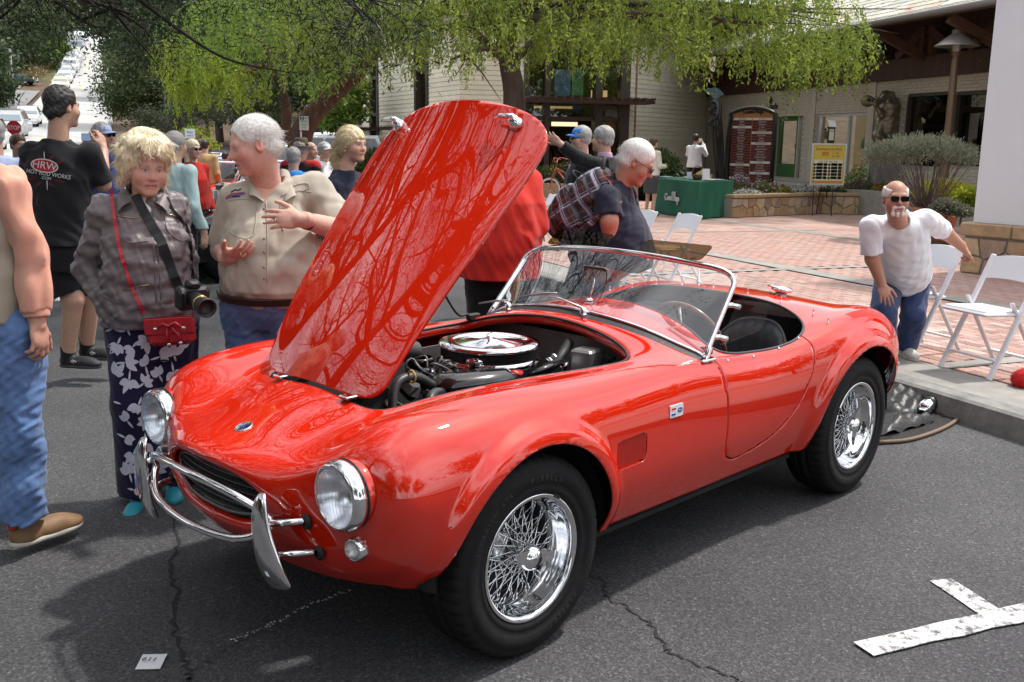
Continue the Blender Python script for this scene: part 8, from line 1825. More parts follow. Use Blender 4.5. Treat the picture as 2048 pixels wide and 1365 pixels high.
fn=thing('white_fence','low white slatted fence on the bank behind the parked cars','fence',dp(560,262,52)); F_=mat('fence_white',(.6,.6,.58),r=.6)
for zz in (0,.22): MB().box((0,0,zz),(2.6,.05,.1)).build('rail',F_,fn)
for k in range(9): MB().box((-1.2+k*.3,-.04,.05),(.08,.03,.5)).build('slat',F_,fn)
# lamp post
lp=thing('street_lamp','tall brown street lamp with a wide conical metal shade','street lamp',(pl(1887,452)[0],pl(1887,452)[1],gz(pl(1887,452)))); LY=lp.location[1]; lp.location=(dp(1893,300,22.5)[0],22.5,gz((10,22.5,0))); zt=dp(1915,85,22.5)[2] - lp.location.z; BRZ=mat('bronze_post',(.16,.095,.06),r=.45,metal=.3); GL=mat('lamp_shade_metal',(.36,.34,.31),r=.45,metal=.5)
MB().lathe([(.11,0),(.10,.3),(.075,zt - .35),(.06,zt - .3),(.09,zt - .26),(.09,zt - .2)],18).build('post',BRZ,lp); MB().lathe([(.0,zt+.34),(.10,zt+.27),(.13,zt+.25),(.12,zt+.18),(.14,zt+.17),(.46,zt - .07),(.46,zt - .09),(.13,zt+.13),(0,zt+.13)],32).build('shade',GL,lp); MB().lathe([(.08,zt - .2),(.10,zt - .1),(.10,zt+.12),(0,zt+.12)],16).build('lantern',GL,lp); lp.rotation_euler=(0,0,0)
# folding chairs
CHW=mat('chair_resin',(.72,.72,.75),r=.4)
def chair(label,a,b,group='white folding chairs along the kerb'):
 "a, b: front feet positions (person's right, left when seated)"
 a,b=V(a[0],a[1],0),V(b[0],b[1],0); c=(a+b)/2; ex=(b - a).normalized(); bk=V(-ex[1],ex[0],0); bk=bk if bk.dot(V(.914,.407,0)) > 0 else -bk
 t=thing('folding_chair',label,'folding chair',V(c[0],c[1],gz(c)),math.atan2(ex[1],ex[0]),group); w_=.215
 for s_ in (-1,1):
  x=s_*w_; m=MB(); m.bar((x,0,0),(x,.40,.80),.022,.042,(1,0,0),.006); m.build('long_leg',CHW,t); m=MB(); m.bar((x*.88,.50,0),(x*.88,.16,.52),.020,.036,(1,0,0),.006); m.build('rear_leg',CHW,t)
 P=[]
 for u_ in np.linspace(-w_+.01,w_ - .01,11): k=.022*(1 - (u_/w_) ** 2); zt_,zb_=.785+k,.635+k*.6; P.append([V(u_,.40+(z - .80)*.5+k*.8+d,z) for z,d in ((zb_,-.008),(zt_,-.008),(zt_,.008),(zb_,.008))])
 MB().grid(P,False,0,True).build('backrest',CHW,t)
 m=MB(); m.box((0,.12,.44),(.40,.38,.028),Matrix.Rotation(-.04,3,'X'),.012); m.build('seat',CHW,t); m=MB(); m.box((0,.12,.457),(.37,.35,.012),Matrix.Rotation(-.04,3,'X'),.006); m.build('pad',mat('pad_white',(.68,.68,.70),r=.6),t)
 for y,z,ww in ((.06,.13,.40),(.43,.11,.36)): m=MB(); m.bar((-ww/2,y,z),(ww/2,y,z),.036,.016,(0,0,1),.004); m.build('stretcher',CHW,t)
 return t
A_=(pl(1880,735),pl(1977,762)); chair('white folding chair closest to the right picture edge, empty',*A_); sh_=V(-.22,.77,0); chair('white folding chair on which the stooping man rests his hand',A_[0]+sh_,A_[1]+sh_)
ex=(A_[1] - A_[0]).normalized()*.43
for lb,px,py in (('white folding chair right of the man with the backpack, seen through the tinted visor',1330,585),('white folding chair half hidden by the man with the backpack',1245,570),('white folding chair half hidden behind the red shirt',1072,505)): q_=pl(px,py); chair(lb,q_ - ex,q_)
# car cover, mat and extinguisher on the road
mt=thing('quilted_mat','dark quilted mat with a tan edge lying on the road by the kerb','mat',gp(1850,850)); bo=mt.location.copy()
edge=[gp(*q) - bo for q in ((1756,890),(1820,884),(1885,862),(1920,838),(1933,812),(1918,792),(1880,790),(1835,792),(1790,800),(1750,815))]; E_=spline(edge+edge[:1],50)
m=MB(); m.add([V(a[0],a[1],.012+.006*math.sin(i)) for i,a in enumerate(E_)]+[V(0,0,.02)],[(i,(i+1) % 50,50) for i in range(50)],True); m.build('padding',mat('quilt_black',(.02,.018,.017),r=.8,bump=(40,1,.03)),mt); MB().tube([V(a[0],a[1],.015) for a in E_],.012,6).build('binding',mat('tan_binding',(.20,.14,.10),r=.8),mt)
VIN=mat('black_vinyl',(.014,.014,.015),r=.42,noise=(10,.3),bump=(14,.5,.02))
def heap(name,label,cat,pix,h,seed,z0=.02):
 P=[gp(*q) for q in pix]; c=sum(P,V(0,0,0))/len(P); t=thing(name,label,cat,c); rows=[]; r_=np.random.default_rng(seed); ph=r_.uniform(0,6,4); B=spline([tuple(q - c) for q in P]+[tuple(P[0] - c)],40)
 for f_ in np.linspace(0,1,12): rows.append([V(b[0]*f_,b[1]*f_,z0+h*(1 - f_ ** 3)*(1+.35*math.sin(b[0]*f_*16+ph[0])*math.cos(b[1]*f_*13+ph[1]))+.012*math.sin(b[0]*f_*38+b[1]*f_*22+ph[2])+.006*math.sin(b[0]*f_*61 - b[1]*f_*47+ph[3])) for b in B])
 MB().grid(rows).build('cover',VIN,t); return t
heap('tonneau_cover','folded black vinyl tonneau cover against the kerb','car cover',((1756,800),(1800,788),(1850,790),(1866,806),(1840,835),(1795,838),(1757,828)),.085,1,.03); heap('side_curtain','crumpled black vinyl side curtain in front of the folded cover','car cover',((1757,838),(1800,842),(1850,845),(1868,850),(1820,866),(1760,876),(1750,860)),.05,2,.03)
x0,x1=gp(1846,836)+V(0,0,.06),gp(1905,796)+V(0,0,.09); fe=thing('fire_extinguisher','chrome fire extinguisher with a dark label lying on the mat','fire extinguisher',x0); d_=(x1 - x0); L_=d_.length; M=zto(V(0,0,0),d_); MB().lathe([(0,0),(.025,.0),(.045,.02),(.045,L_*.78),(.028,L_*.92),(.018,L_),(0,L_)],24,M).build('cylinder',CHROME,fe); MB().lathe([(.0455,.07),(.0462,.07),(.0462,.24),(.0455,.24)],24,M).build('label',mat('label_black',(.015,.015,.018),r=.4),fe)
vw=(V(0,0,CAMH) - x0).normalized(); n_=(vw - d_.normalized()*vw.dot(d_.normalized())).normalized(); yv=d_.normalized().cross(n_); text('H3R',.075,'lettering',INKW,fe,frame(d_*.46+n_*.047,d_,n_.cross(d_)),.002); m=MB(); m.box(M @ V(0,0,-.02),(.05,.02,.05),M.to_3x3(),.006); m.build('valve',CHROME,fe)
q_=pl(2046,775); rf=thing('red_hat','fluffy bright red hat on the paving at the right picture edge','hat',q_); m=MB(); m.ball((.02,0,.05),(.10,.10,.075)); hb0=m.build('crown',mat('red_fleece',(.5,.012,.015),r=.9),rf); fringe('fluff',hb0,900,.03,.0016,lambda p_,r: V(*r.normal(size=3)),MATS['red_fleece'],hb0,4)
q_=gp(303,1328); pp=thing('paper_tag','small white paper tag numbered 611 on the asphalt','paper tag',q_+V(0,0,.004),.06); MB().grid([[V(x*.66,y*.66,.004+.012*max(0,x - .05)*3+.003*math.sin(y*30)) for y in np.linspace(-.065,.065,5)] for x in np.linspace(-.06,.06,6)]).build('sheet',mat('paper',(.68,.69,.70),r=.7),pp); text('611',.034,'number',mat('ink_black',(.01,.01,.012),r=.6),pp,frame(V(-.005,0,.0125),V(.96,-.1,.0),V(.1,.96,0)),.0006)
# ================================================================ plaza: table, planters, plants, signs
GC=mat('green_cloth',(.010,.105,.062),r=.75,noise=(3,.15),bump=(200,.1,.002)); tf,tcn_,tr_=pl(1305,425),pl(1395,440),pl(1462,434); zt=.80
tb_=thing('information_table','table under a dark green cloth lettered Carmel Plaza','table',tcn_); o0=tcn_.copy(); a,b=tf - o0,tr_ - o0; a.z=b.z=0; d_=a+b
m=MB(); T=[V(0,0,zt),a+V(0,0,zt),d_+V(0,0,zt),b+V(0,0,zt)]; m.box((0,0,0),(0,0,0)) if 0 else None; m.add(T+[q - V(0,0,.03) for q in T],[(0,3,2,1),(4,5,6,7),(0,1,5,4),(1,2,6,5),(2,3,7,6),(3,0,4,7)]); m.build('table_top',mat('table_white',(.6,.6,.58),r=.5),tb_)
cl_=[]; loop=[(0,a),(a,d_),(d_,b),(b,V(0,0,0))]; per=[]
for i,(p0,p1) in enumerate(((V(0,0,0),a),(a,d_),(d_,b),(b,V(0,0,0)))):
 for f_ in np.linspace(0,1,22)[:-1]: per.append(p0.lerp(p1,f_))
cen=d_/2; P=[[(lambda q,o: q+o*(.012+(.035*(1 - z/zt))*(1+.7*math.sin(i*1.15)*(1 if i % 21 > 2 else .3)))+V(0,0,z))(q,(q - cen).normalized()) for z in (zt+.004,zt - .03,.5,.25,.02)] for i,q in enumerate(per)]; P.append(P[0]); m=MB(); m.grid(P); m.add([r[0] for r in P[:-1]],[tuple(range(len(per)))]); cth=m.build('tablecloth',GC,tb_)
fx=(V(0,0,0) - a).normalized(); fn_=V(-fx[1],fx[0],0); fn_=fn_ if fn_.dot(V(0,-1,0)) > 0 else -fn_
def script(name,parent,O_,ex_,ez_,sc,m_,rad,nrm):
 "the hand-drawn Carmel Plaza lettering as brush strokes"
 S_=[[(.62,.72),(.45,.86),(.2,.80),(.05,.5),(.15,.15),(.45,.05),(.7,.2)],[(1.05,.45),(.85,.5),(.78,.25),(.9,.08),(1.06,.4),(1.1,.05)],[(1.22,.5),(1.24,.05),(1.24,.35),(1.38,.5)],[(1.46,.5),(1.48,.05),(1.5,.4),(1.62,.48),(1.64,.05),(1.66,.4),(1.78,.48),(1.8,.05)],[(1.92,.28),(2.1,.36),(2.02,.52),(1.92,.35),(1.96,.1),(2.14,.1)],[(2.3,1.0),(2.27,.4),(2.34,.03)],[(2.2,1.05),(2.5,1.2),(3.1,1.1),(3.3,1.25)],[(2.75,1.0),(2.7,.4),(2.72,.0)],[(2.55,.95),(2.95,1.05),(3.1,.8),(2.9,.55),(2.72,.5)],[(3.2,1.3),(3.14,.6),(3.2,.05)],[(3.55,.45),(3.38,.5),(3.34,.2),(3.46,.08),(3.58,.4),(3.62,.05)],[(3.72,.48),(3.96,.48),(3.72,.08),(3.98,.0),(3.9,-.35),(3.75,-.4)],[(4.3,.45),(4.12,.5),(4.06,.2),(4.2,.08),(4.32,.4),(4.36,.02)]]
 m=MB()
 for s_ in S_: m.tube([O_+ex_*((x - 2.15)*sc)+ez_*((y - .4)*sc) for x,y,_ in spline([(x,y,0) for x,y in s_],len(s_)*4)],rad,5)
 return m.build(name,m_,parent)
script('cloth_lettering',tb_,(a*.52)+fn_*.055+V(0,0,.40),fx,V(0,0,1),.165,INKW,.015,fn_)
TP=tcn_+V(0,0,zt+.01)
for k in range(9): q_=TP+a*rnd.uniform(.08,.92)+b*rnd.uniform(.15,.8); lf=MB().box((0,0,.006+.003*k),(.22,.28,.012),Matrix.Rotation(rnd.uniform(-.5,.5),3,'Z')).build('leaflet_stack',mat('leaflet_%d' % (k % 3),((.65,.66,.70),(.5,.55,.66),(.62,.58,.5))[k % 3],r=.6),None); lf.location=q_; tag(lf,'low stack of pale leaflets lying on the green cloth table','leaflets','leaflets on the green table')
q_=TP+a*.12+b*.35; MB().box((0,0,.13),(.16,.02,.26),Matrix.Rotation(-.1,3,'X')).build('table_card',mat('leaflet_0'),None).location=q_; tag(bpy.data.objects['table_card'],'upright white text card on the table corner beside the planter','card'); q_=TP+a*.5+b*.4; MB().box((0,0,.08),(.12,.02,.16),Matrix.Rotation(-.2,3,'X'),.004).build('photo_frame',mat('leaflet_1'),None).location=q_; tag(bpy.data.objects['photo_frame'],'small leaning photo frame on the table beside the basket','photo frame')
WK=mat('wicker',(.13,.075,.035),r=.8,noise=(40,.5),bump=(60,.8,.01)); q_=TP+a*.33+b*.4; bs_=thing('wicker_basket','brown wicker basket with a tall handle on the green table','basket',q_); MB().lathe([(.0,.0),(.10,0),(.13,.11),(.125,.12),(.09,.02)],20).build('bowl',WK,bs_); MB().tube([V(.125*math.cos(t),0,.11+.2*math.sin(t)) for t in np.linspace(0,PI,14)],.01,6).build('handle',WK,bs_); MB().box((.05,-.02,.15),(.16,.03,.08),Matrix.Rotation(-.5,3,'Y')).build('pamphlet',mat('pamphlet_yellow',(.55,.42,.15),r=.6),bs_)
# flagstone planter
PA,PB_,PC,PD=pl(1462,437),pl(1642,428),pl(1730,430),pl(1790,437); PD=PC+(PD - PC)*1.6; PH=.50
plt=thing('stone_planter','flagstone planter wall with a sandstone coping across the plaza','planter',PB_); o0=PB_.copy()
for k,(q0,q1) in enumerate(((PA,PB_),(PB_,PC),(PC,PD))):
 q0,q1=q0 - o0,q1 - o0; ex_=(q1 - q0).normalized(); L_=(q1 - q0).length; nn=V(ex_[1],-ex_[0],0); nn=nn if nn.dot(V(0,-1,0)) > 0 else -nn; R_=Matrix((ex_,-nn,V(0,0,1))).transposed(); m=MB(); m.box(q0+ex_*L_/2 - nn*.15+V(0,0,PH/2 - .03),(L_,.29,PH - .06),R_); m.build('wall',MORT,plt); flagwall(plt,q0,ex_,V(0,0,1),L_,PH - .07,nn,max(4,int(L_*6)),20+k); nb=max(1,round(L_/.9))
 for i in range(nb): m=MB(); m.box(q0+ex_*L_*(i+.5)/nb - nn*.13+V(0,0,PH - .02),(L_/nb - .012,.36,.075),R_,.012); m.build('coping_stone',CAPS,plt)
m=MB(); m.prism([((q - o0)[0],(q - o0)[1]) for q in (PA+V(.1,.3,0),PB_+V(0,.3,0),PC+V(0,.3,0),PD+V(0,.3,0),PD+V(.3,2.5,0),PA+V(1.2,3.2,0))],.1,PH - .1); m.build('earth',SOIL,plt)
def bushy(name,label,c,rad,lm,seed,n=1200,Ln=.07,Wd=.035,cat='plant',flowers=None,group=None,hang=-.3):
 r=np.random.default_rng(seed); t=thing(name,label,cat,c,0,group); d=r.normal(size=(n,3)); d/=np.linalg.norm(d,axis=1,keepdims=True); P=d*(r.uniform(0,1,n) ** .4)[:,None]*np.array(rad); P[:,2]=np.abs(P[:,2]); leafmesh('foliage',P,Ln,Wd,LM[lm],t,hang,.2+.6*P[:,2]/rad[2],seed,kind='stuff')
 MB().tube([(0,0,-.15),(0,0,rad[2]*.5)],.02,5).build('stem',BARK,t)
 if flowers:
  c_,k,sz=flowers; d=r.normal(size=(k,3)); d/=np.linalg.norm(d,axis=1,keepdims=True); d[:,2]=np.abs(d[:,2]); leafmesh('blossom',d*np.array(rad)*r.uniform(.85,1.08,(k,1)),sz,sz,leafmat('petal_%d%d%d' % tuple(int(x*9) for x in c_),tuple(x*.7 for x in c_),c_,.3),t,-.2,None,seed+1,kind='stuff')
 return t
def pb(px,py,Y,up=0): q=dp(px,py,Y); return q+V(0,0,up)
for i,(nm,lb,px,Y,rad,lm,n,fl_) in enumerate((('flower_clump','white alyssum mound at the left end of the stone planter',1495,23.3,(.42,.3,.22),'sage',900,((.8,.8,.78),900,.045)),('flower_clump','large white alyssum mound in the middle of the stone planter',1603,24.9,(.42,.32,.27),'sage',900,((.8,.8,.78),1300,.045)),('flower_clump','leafy clump with small pink flowers below the directory sign',1530,24.2,(.5,.3,.40),'oak',1300,((.5,.3,.42),160,.05)),('flower_clump','clump with red blooms between the two white mounds',1560,24.2,(.35,.3,.28),'bright',1000,((.5,.02,.02),90,.07)),('flower_clump','purple flowered clump at the corner behind the table',1478,24.3,(.35,.3,.55),'oak',900,((.40,.25,.45),200,.05)),('heather_mound','rounded pinkish heather mound behind the planter corner',1725,25.5,(.62,.45,.36),'oak',2200,((.35,.16,.22),700,.04)),('leafy_plant','tall green leafy plant with pale flowers right of the easel poster',1715,26.3,(.45,.4,.75),'bright',1300,((.6,.5,.55),120,.05)),('leafy_plant','dark strappy plant under the easel poster',1660,25.2,(.5,.3,.22),'dark',900,None),('leafy_plant','green bush with red flowers behind the stooping man',1770,24.8,(.4,.3,.4),'bright',900,((.5,.05,.02),60,.06)))):
 q=dp(px,388,Y); q.z=.03+PH - .1; bushy(nm,lb,q,rad,lm,200+i,n,flowers=fl_)
# directory sign
DB0,DB1=dp(1458,300,26.6),dp(1547,300,26.0); wd_=Wall(DB0,DB1); dg_=thing('directory_sign','arched wooden Carmel Plaza directory board with maroon shop panels in a black frame','directory sign',V(DB0[0],DB0[1],0)); dg_.location=(0,0,0); ZD=lambda y: wd_.z(1500,y); zb_,zs_,zp_=ZD(372) - .3,ZD(232),ZD(211); L_=wd_.L
arch=[(t,zs_+(zp_ - zs_)*math.sin(PI*(.12+.76*t/L_)) ** .8*1.0 - (zp_ - zs_)*.35) for t in np.linspace(0,L_,15)]
def pr(m,poly,o0_,o1_): n_=len(poly); vs=[wd_.p(t,z,o) for o in (o0_,o1_) for t,z in poly]; m.add(vs,[tuple(range(n_)),tuple(range(2*n_ - 1,n_ - 1,-1))]+[(i,i+n_,(i+1) % n_+n_,(i+1) % n_) for i in range(n_)]); return m
OAK=mat('oak_board',(.36,.17,.06),r=.5,noise=(8,.2),stretch=(1,1,.15)); MAR=mat('maroon_panel',(.085,.018,.016),r=.45); BKM=mat('black_metal',(.022,.022,.024),r=.4,metal=.3)
pr(MB(),[(.0,zb_)]+arch+[(L_,zb_)],-.05,.03).build('board',OAK,dg_); m=MB(); m.tube([wd_.p(0,zb_,.0)]+[wd_.p(t,z+.03,0) for t,z in arch]+[wd_.p(L_,zb_,0)],[(.055,.11)]*17,8,flat=tuple(wd_.e)); m.build('frame',BKM,dg_); cw=(L_ - .14)/2; zt_=ZD(236)
ROWS=(('CHILDREN',0,2),('FASHION',0,13),('GALLERIES',0,4),('SERVICES',0,1)),(('JEWELRY',1,4),('KITCHEN & HOME',1,3),('RESTAURANTS',1,6),('SHOES',1,3),('SPECIALTY',1,3))
NM=['Baldes','Anthropologie','Cantina Co','Chartreuse','J. Crew','Kate Spade','Madrigal','Mark Fenwick','Mr Toledo','Blue Lemon','Impressions','Homescapes','Sur la Table','The Cheese Shop','Flying Fish','Campbell Gallery','Boutique','William Gallery']; row=0
for ci,cs_ in enumerate(ROWS):
 t0=.06+ci*(cw+.02); z=zt_; rh=(zt_ - zb_ - .25)/26
 for ttl,_,nn in cs_:
  m=MB(); wd_.box(m,t0,t0+cw,z - rh*.85,z - .004,.032,.045); pl_=m.build('heading_plate',INKW,dg_); text(ttl,rh*.7,'heading',MAR,pl_,frame(wd_.p(t0+cw/2,z - rh*.45,.047),wd_.e,V(0,0,1)),.001); z -= rh
  for k in range(nn): m=MB(); wd_.box(m,t0,t0+cw,z - rh*.92,z - .002,.032,.040); sl_=m.build('name_panel',MAR,dg_); text(NM[(row*5+k) % 18],rh*.75,'shop_name',INKW,sl_,frame(wd_.p(t0+cw/2,z - rh*.48,.042),wd_.e,V(0,0,1)),.001,sx=.85); z -= rh; row += 1
script('sign_lettering',dg_,wd_.p(L_*.5,ZD(224),.04),wd_.e,V(0,0,1),.12,BKM,.012,wd_.n)
# wrought kelp sculpture beside it
kp=thing('kelp_sculpture','dark wrought metal kelp sculpture topped by a blue ray beside the directory','sculpture',V(0,0,0)); m=MB(); rk=np.random.default_rng(4)
for x0,x1,x2,y2 in ((1436,1428,1424,235),(1440,1434,1430,215),(1444,1440,1436,205),(1447,1446,1442,225),(1450,1452,1460,235),(1452,1456,1468,228),(1438,1436,1444,200),(1446,1443,1438,245)): m.tube(spline([dp(x0,385,26),dp(x1,300,26),dp((x1+x2)/2,260,25.9),dp(x2,y2,25.9)],14),[.028]*10+[.024,.02,.014,.006],6)
for k in range(16): y=205+k*3.4; x=1427+7*math.sin(k*.9); m.ball(dp(x,y,25.9),(.06,.03,.05),6,4)
m.build('kelp',BKM,kp); ray_=MB(); c_=dp(1430,186,25.8); k_=25.8/FPX; ray_.prism([(x*k_,-y*k_) for x,y in ((-20,-4),(-14,-9),(-8,-8),(-2,-10),(6,-8),(13,-2),(18,4),(10,6),(4,12),(-4,10),(-8,4),(-15,2))],-.03,.03,frame(c_,V(1,0,0),V(0,0,1))); ray_.tube([c_+V(0,0,-.1),c_+V(.08,0,-.3),c_+V(.1,0,-.5),c_+V(.04,0,-.6)],[.03,.025,.018,.006],6); ray_.build('ray',mat('steel_blue',(.10,.16,.24),r=.4,metal=.4),kp)
# easel poster and flyer box
ea=thing('easel_poster','yellow live music poster in a silver frame on an easel','poster',V(0,0,0)); we_=Wall(dp(1624,330,23.8),dp(1688,330,23.8)); zl,zh=we_.z(1655,368),we_.z(1655,290); L_=we_.L; YEL=mat('poster_yellow',(.55,.42,.06),r=.5); PAL=mat('poster_pale',(.60,.58,.42),r=.5); ORG=mat('poster_orange',(.5,.20,.02),r=.5); BRN=mat('poster_brown',(.16,.06,.01),r=.5)
m=MB(); we_.box(m,0,L_,zl,zh,-.02,.0); m.build('sheet',YEL,ea); fm_=MB()
for t0,t1,z0,z1 in ((-.03,.0,zl - .03,zh+.03),(L_,L_+.03,zl - .03,zh+.03),(0,L_,zh,zh+.03),(0,L_,zl - .03,zl)): we_.box(fm_,t0,t1,z0,z1,-.03,.015)
fm_.build('frame',mat('silver_frame',(.5,.5,.52),r=.3,metal=.7),ea); hh=zh - zl
def pbx(n_,t0,t1,z0,z1,m_): m=MB(); we_.box(m,L_*t0,L_*t1,zl+hh*z0,zl+hh*z1,.001,.004); return m.build(n_,m_,ea)
pbx('pale_field',.05,.95,.08,.62,PAL); pbx('orange_strip',.02,.98,.02,.07,ORG); pbx('date_block',.28,.5,.72,.82,ORG)
for k in range(5): pbx('photo_square',.36,.48,.12+k*.085,.19+k*.085,BP if k % 2 else mat('photo_blue',(.05,.07,.2),r=.5)); pbx('photo_square',.82,.94,.12+k*.085,.19+k*.085,mat('photo_grey',(.12,.10,.10),r=.5)); pbx('time_block',.05,.12,.12+k*.085,.18+k*.085,YEL); pbx('text_block',.14,.34,.12+k*.085,.19+k*.085,INKW); pbx('text_block',.6,.8,.12+k*.085,.19+k*.085,INKW); pbx('time_block',.51,.58,.12+k*.085,.18+k*.085,YEL)
for s_,f_,sz in (('Downtown Live Music',.89,.085),('5 - 7pm',.79,.06),('July - Sept',.71,.055),('music - food - wine - dance',.57,.05)): text(s_,sz,'poster_text',BRN,ea,frame(we_.p(L_*(.5 if f_ > .85 or f_ < .6 else .72),zl+hh*f_,.007),we_.e,V(0,0,1)),.001,sx=.8)
m=MB()
for x in (.12,.72): m.tube([we_.p(L_*x,zl+.1,-.03),we_.p(L_*(x - .05),gz(we_.a),.12)],.010,6)
m.tube([we_.p(L_*.4,zl+.3,-.05),we_.p(L_*.45,gz(we_.a),-.5)],.010,6); m.build('easel_legs',BKM,ea)
fb=thing('flyer_box','slim yellow and white flyer dispenser with a slanted roof above the easel poster','flyer dispenser',dp(1661,287,24.2)); m=MB(); m.box((0,0,.20),(.15,.10,.40),None,.006); m.build('body',BKM,fb); m=MB(); m.box((-.01,-.055,.2),(.11,.012,.26)); m.build('flyer_stack',PAL,fb); m=MB(); m.add([(-.085,-.075,.38),(.085,-.075,.38),(.085,.06,.52),(-.085,.06,.52),(-.085,-.075,.39),(.085,-.075,.39),(.085,.06,.535),(-.085,.06,.535)],[(3,2,1,0),(4,5,6,7),(0,1,5,4),(1,2,6,5),(2,3,7,6),(3,0,4,7)]); m.build('roof',INKW,fb); text('FREE',.05,'lettering',BRN,fb,frame(V(-.01,-.063,.28),V(1,0,0),V(0,0,1)),.001); MB().tube([(0,0,0),(0,0,-1.3)],.015,6).build('post',BKM,fb)
# bronze figure
st_=thing('bronze_statue','bronze sculpture of a bending figure holding up a shell','statue',dp(1768,300,26)); so=st_.location.copy(); Yb=26
def sj(px,py,dy=0): return dp(px,py,Yb+dy)
q=[cone(sj(1775,262),sj(1778,215),.22,.26,.08),cone(sj(1778,215),sj(1772,196),.26,.18,.08),cone(sj(1772,196),sj(1782,190,-.1),.10,.09,.05),cone(sj(1782,190,-.1),sj(1758,205,-.2),.085,.06,.05),cone(sj(1765,220,-.1),sj(1763,232,-.3),.09,.07,.04),cone(sj(1763,232,-.3),sj(1750,208,-.35),.065,.05,.04),cone(sj(1750,208,-.35),sj(1738,207,-.3),.04,.03,.02),ell(sj(1735,203,-.2),(.16,.14,.14),None,.03),dict(ell(sj(1739,200,-.33),(.05,.12,.05),None,.02),op='sub'),cone(sj(1755,203,-.25),sj(1746,196,-.3),.03,.015,.02),cone(sj(1757,200,-.25),sj(1752,192,-.3),.03,.012,.02),cone(sj(1764,240),sj(1755,272,-.1),.17,.12,.05),cone(sj(1786,240),sj(1792,272),.16,.12,.05),cone(sj(1755,272,-.1),sj(1756,310),.12,.10,.05),cone(sj(1792,272),sj(1788,310),.12,.10,.05)]
o=sdfmesh('figure',q,.02,mat('verdigris_bronze',(.20,.17,.12),r=.4,metal=.7,noise=(8,.35)),st_,noise=lambda P: wob(P,9,5,.015)); o.matrix_parent_inverse=Matrix.Translation(-so); b_=MB().box(dp(1772,335,Yb),(.7,.6,.9),None,.03).build('plinth',mat('boulder',(.2,.19,.18),r=.9,noise=(6,.3)),st_); b_.matrix_parent_inverse=Matrix.Translation(-so)
# potted round shrub, yellow bush, pot
TER=mat('terracotta',(.34,.13,.06),r=.75,noise=(6,.18)); pc_=pl(1868,486); pot=thing('terracotta_pot','large terracotta pot in front of the stone column','plant pot',pc_); MB().lathe([(.20,0),(.24,.05),(.36,.52),(.40,.54),(.40,.60),(.35,.60),(.33,.5),(0,.5)],32).build('vessel',TER,pot); MB().lathe([(0,0),(.34,0),(.36,.03),(.3,.04)],24).build('saucer',mat('saucer_dark',(.06,.05,.04),r=.8),pot)
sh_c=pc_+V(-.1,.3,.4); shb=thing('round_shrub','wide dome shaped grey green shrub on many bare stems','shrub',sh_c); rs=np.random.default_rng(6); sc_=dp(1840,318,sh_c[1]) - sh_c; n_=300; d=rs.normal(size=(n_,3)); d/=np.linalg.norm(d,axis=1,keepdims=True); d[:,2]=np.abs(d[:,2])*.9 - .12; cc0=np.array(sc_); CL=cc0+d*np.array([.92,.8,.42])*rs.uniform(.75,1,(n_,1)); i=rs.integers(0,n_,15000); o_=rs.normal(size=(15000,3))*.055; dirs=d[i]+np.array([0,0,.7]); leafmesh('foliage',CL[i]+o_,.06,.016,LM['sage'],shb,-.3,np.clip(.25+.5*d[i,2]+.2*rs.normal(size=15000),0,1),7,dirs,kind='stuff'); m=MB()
for k in range(60): e_=CL[rs.integers(0,n_)]; a_=np.array([rs.normal()*.06,rs.normal()*.06,0]); md=(a_+e_)/2+np.array([0,0,-.06])+rs.normal(size=3)*.04; m.tube(spline([a_,a_*.6+md*.4+np.array([0,0,.06]),md,e_],9),list(np.linspace(.018,.004,9)),5)
m.build('stems',mat('shrub_stem',(.11,.085,.075),r=.9),shb)
for i,(lb,px,py,Y,rad,lm,fl_) in enumerate((('bright yellow green bush under the round shrub',1885,395,19.5,(.62,.5,.34),'yellow',None),('grey succulent plant spilling over the terracotta pot',1893,425,16.6,(.25,.25,.20),'sage',((.45,.2,.12),60,.04)),('small pale flowered plant on the right of the terracotta pot',1922,432,16.5,(.2,.2,.13),'sage',((.75,.75,.7),200,.035)),('yellow green grassy plant beside the column base',1932,415,18,(.25,.2,.35),'lime',None),('large bamboo like bush against the white wall',1312,330,29.5,(1.0,.8,1.75),'dark',None),('green bush against the store wall left of the hood',752,300,34,(.75,.7,1.3),'oak',None))):
 q=dp(px,py,Y); q.z=q.z - (0 if i < 4 else 1.3); o=bushy('leafy_bush',lb,q,rad,lm,240+i,1500 if i < 4 else 9000,.08 if i < 4 else .17,.04 if i < 4 else .05,'bush',fl_)
# bicycle by its planter
bpn=thing('flower_planter','low stone planter of green plants and orange flowers before the store','planter',pl(1090,401)); m=MB(); m.box((.5,.5,.2),(4.2,.8,.52),Matrix.Rotation(.1,3,'Z')); m.build('wall',mat('flag_1'),bpn)
for k in range(9): q=Vector(bpn.location)+V(-1.4+k*.42,.5+.1*(k % 2),.45); bushy('flower_clump','green plant with orange and red flowers in the planter behind the bicycle',q,(.36,.3,.45+.12*(k % 3)),'dark' if k % 2 else 'oak',260+k,700,.12,.03,'plant',((.6,.2,.02),18,.06),'plants in the planter behind the bicycle')
bw,bw2=dp(1100,379,25.5),dp(1158,381,25.2); by_=thing('bicycle','red bicycle with whitewall tyres leaning by the planter','bicycle',V(0,0,0)); fr_=mat('bike_red',(.45,.03,.012),r=.3,coat=.6); ub=(bw2 - bw); ub.z=0; ub.normalize(); nb_=V(-ub[1],ub[0],0); R_=.285
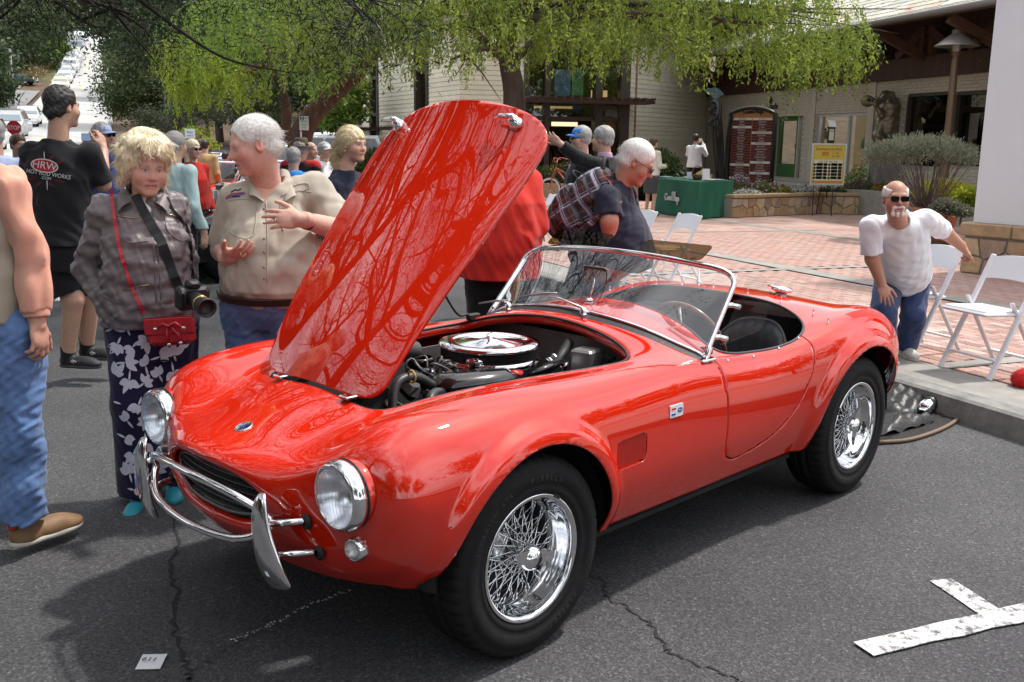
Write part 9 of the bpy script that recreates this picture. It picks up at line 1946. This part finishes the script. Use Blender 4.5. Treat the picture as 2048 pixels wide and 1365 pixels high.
for c_ in (bw,bw2):
 M=zto(c_,nb_); w_=MB().lathe([(R_ - .04,-.02),(R_+.02,-.018),(R_+.025,0),(R_+.02,.018),(R_ - .04,.02),(R_ - .04,-.02)],36,M).build('wheel',BLACKR,by_)
 for s_ in (1,-1): MB().lathe([(R_ - .045,.021*s_),(R_+.002,.021*s_)],36,M).build('whitewall',INKW,w_)
 for k in range(10): a_=k*PI/5; MB().tube([c_,M @ V((R_ - .03)*math.cos(a_),(R_ - .03)*math.sin(a_),0)],.003,4).build('spoke',CHROME,w_)
zv=V(0,0,1); hd_=bw+zv*.55+ub*.16; st0=bw2+zv*.5 - ub*.30; bb_=bw+ub*.62+zv*.0; m=MB(); m.tube([bw+nb_*.04,bw+nb_*.04+zv*.3+ub*.06,hd_],.015,6); m.tube([bw - nb_*.04,bw - nb_*.04+zv*.3+ub*.06,hd_],.015,6); m.tube([hd_ - zv*.05,bb_],.018,6); m.tube([hd_ - zv*.02,st0 - zv*.12],.016,6); m.tube([bb_,st0],.016,6); m.tube([bb_,bw2],.012,6); m.tube([st0 - zv*.1,bw2],.012,6); m.build('frame',fr_,by_); MB().tube(spline([hd_+zv*.2+ub*.22+nb_*.27,hd_+zv*.24+nb_*.2,hd_+zv*.12,hd_+zv*.24 - nb_*.2,hd_+zv*.2+ub*.22 - nb_*.27],14),.013,6).build('handlebar',fr_,by_); MB().ball(st0+zv*.08,(.14,.09,.05)).build('saddle',BLK,by_)
tbn=thing('litter_bin','grey metal litter bin with a brass lid by the directory','litter bin',V(*dp(1412,330,26)[:2],.0)); MB().lathe([(.24,0),(.26,.1),(.26,.8),(.0,.8)],18).build('drum',mat('bin_grey',(.10,.09,.085),r=.5),tbn); MB().lathe([(.27,.8),(.27,.86),(.15,.93),(0,.94)],18).build('lid',mat('brass_lid',(.45,.36,.22),r=.35,metal=.8),tbn)
wire=MB()
for k,y in enumerate((93,97)): wire.tube([dp(115,y - 3,170),dp(200,y+2,172),dp(330,y - 4,176)],.05,4)
tag(wire.build('overhead_wire',BKM,None),'thin overhead wires crossing high above the hill road','wire')
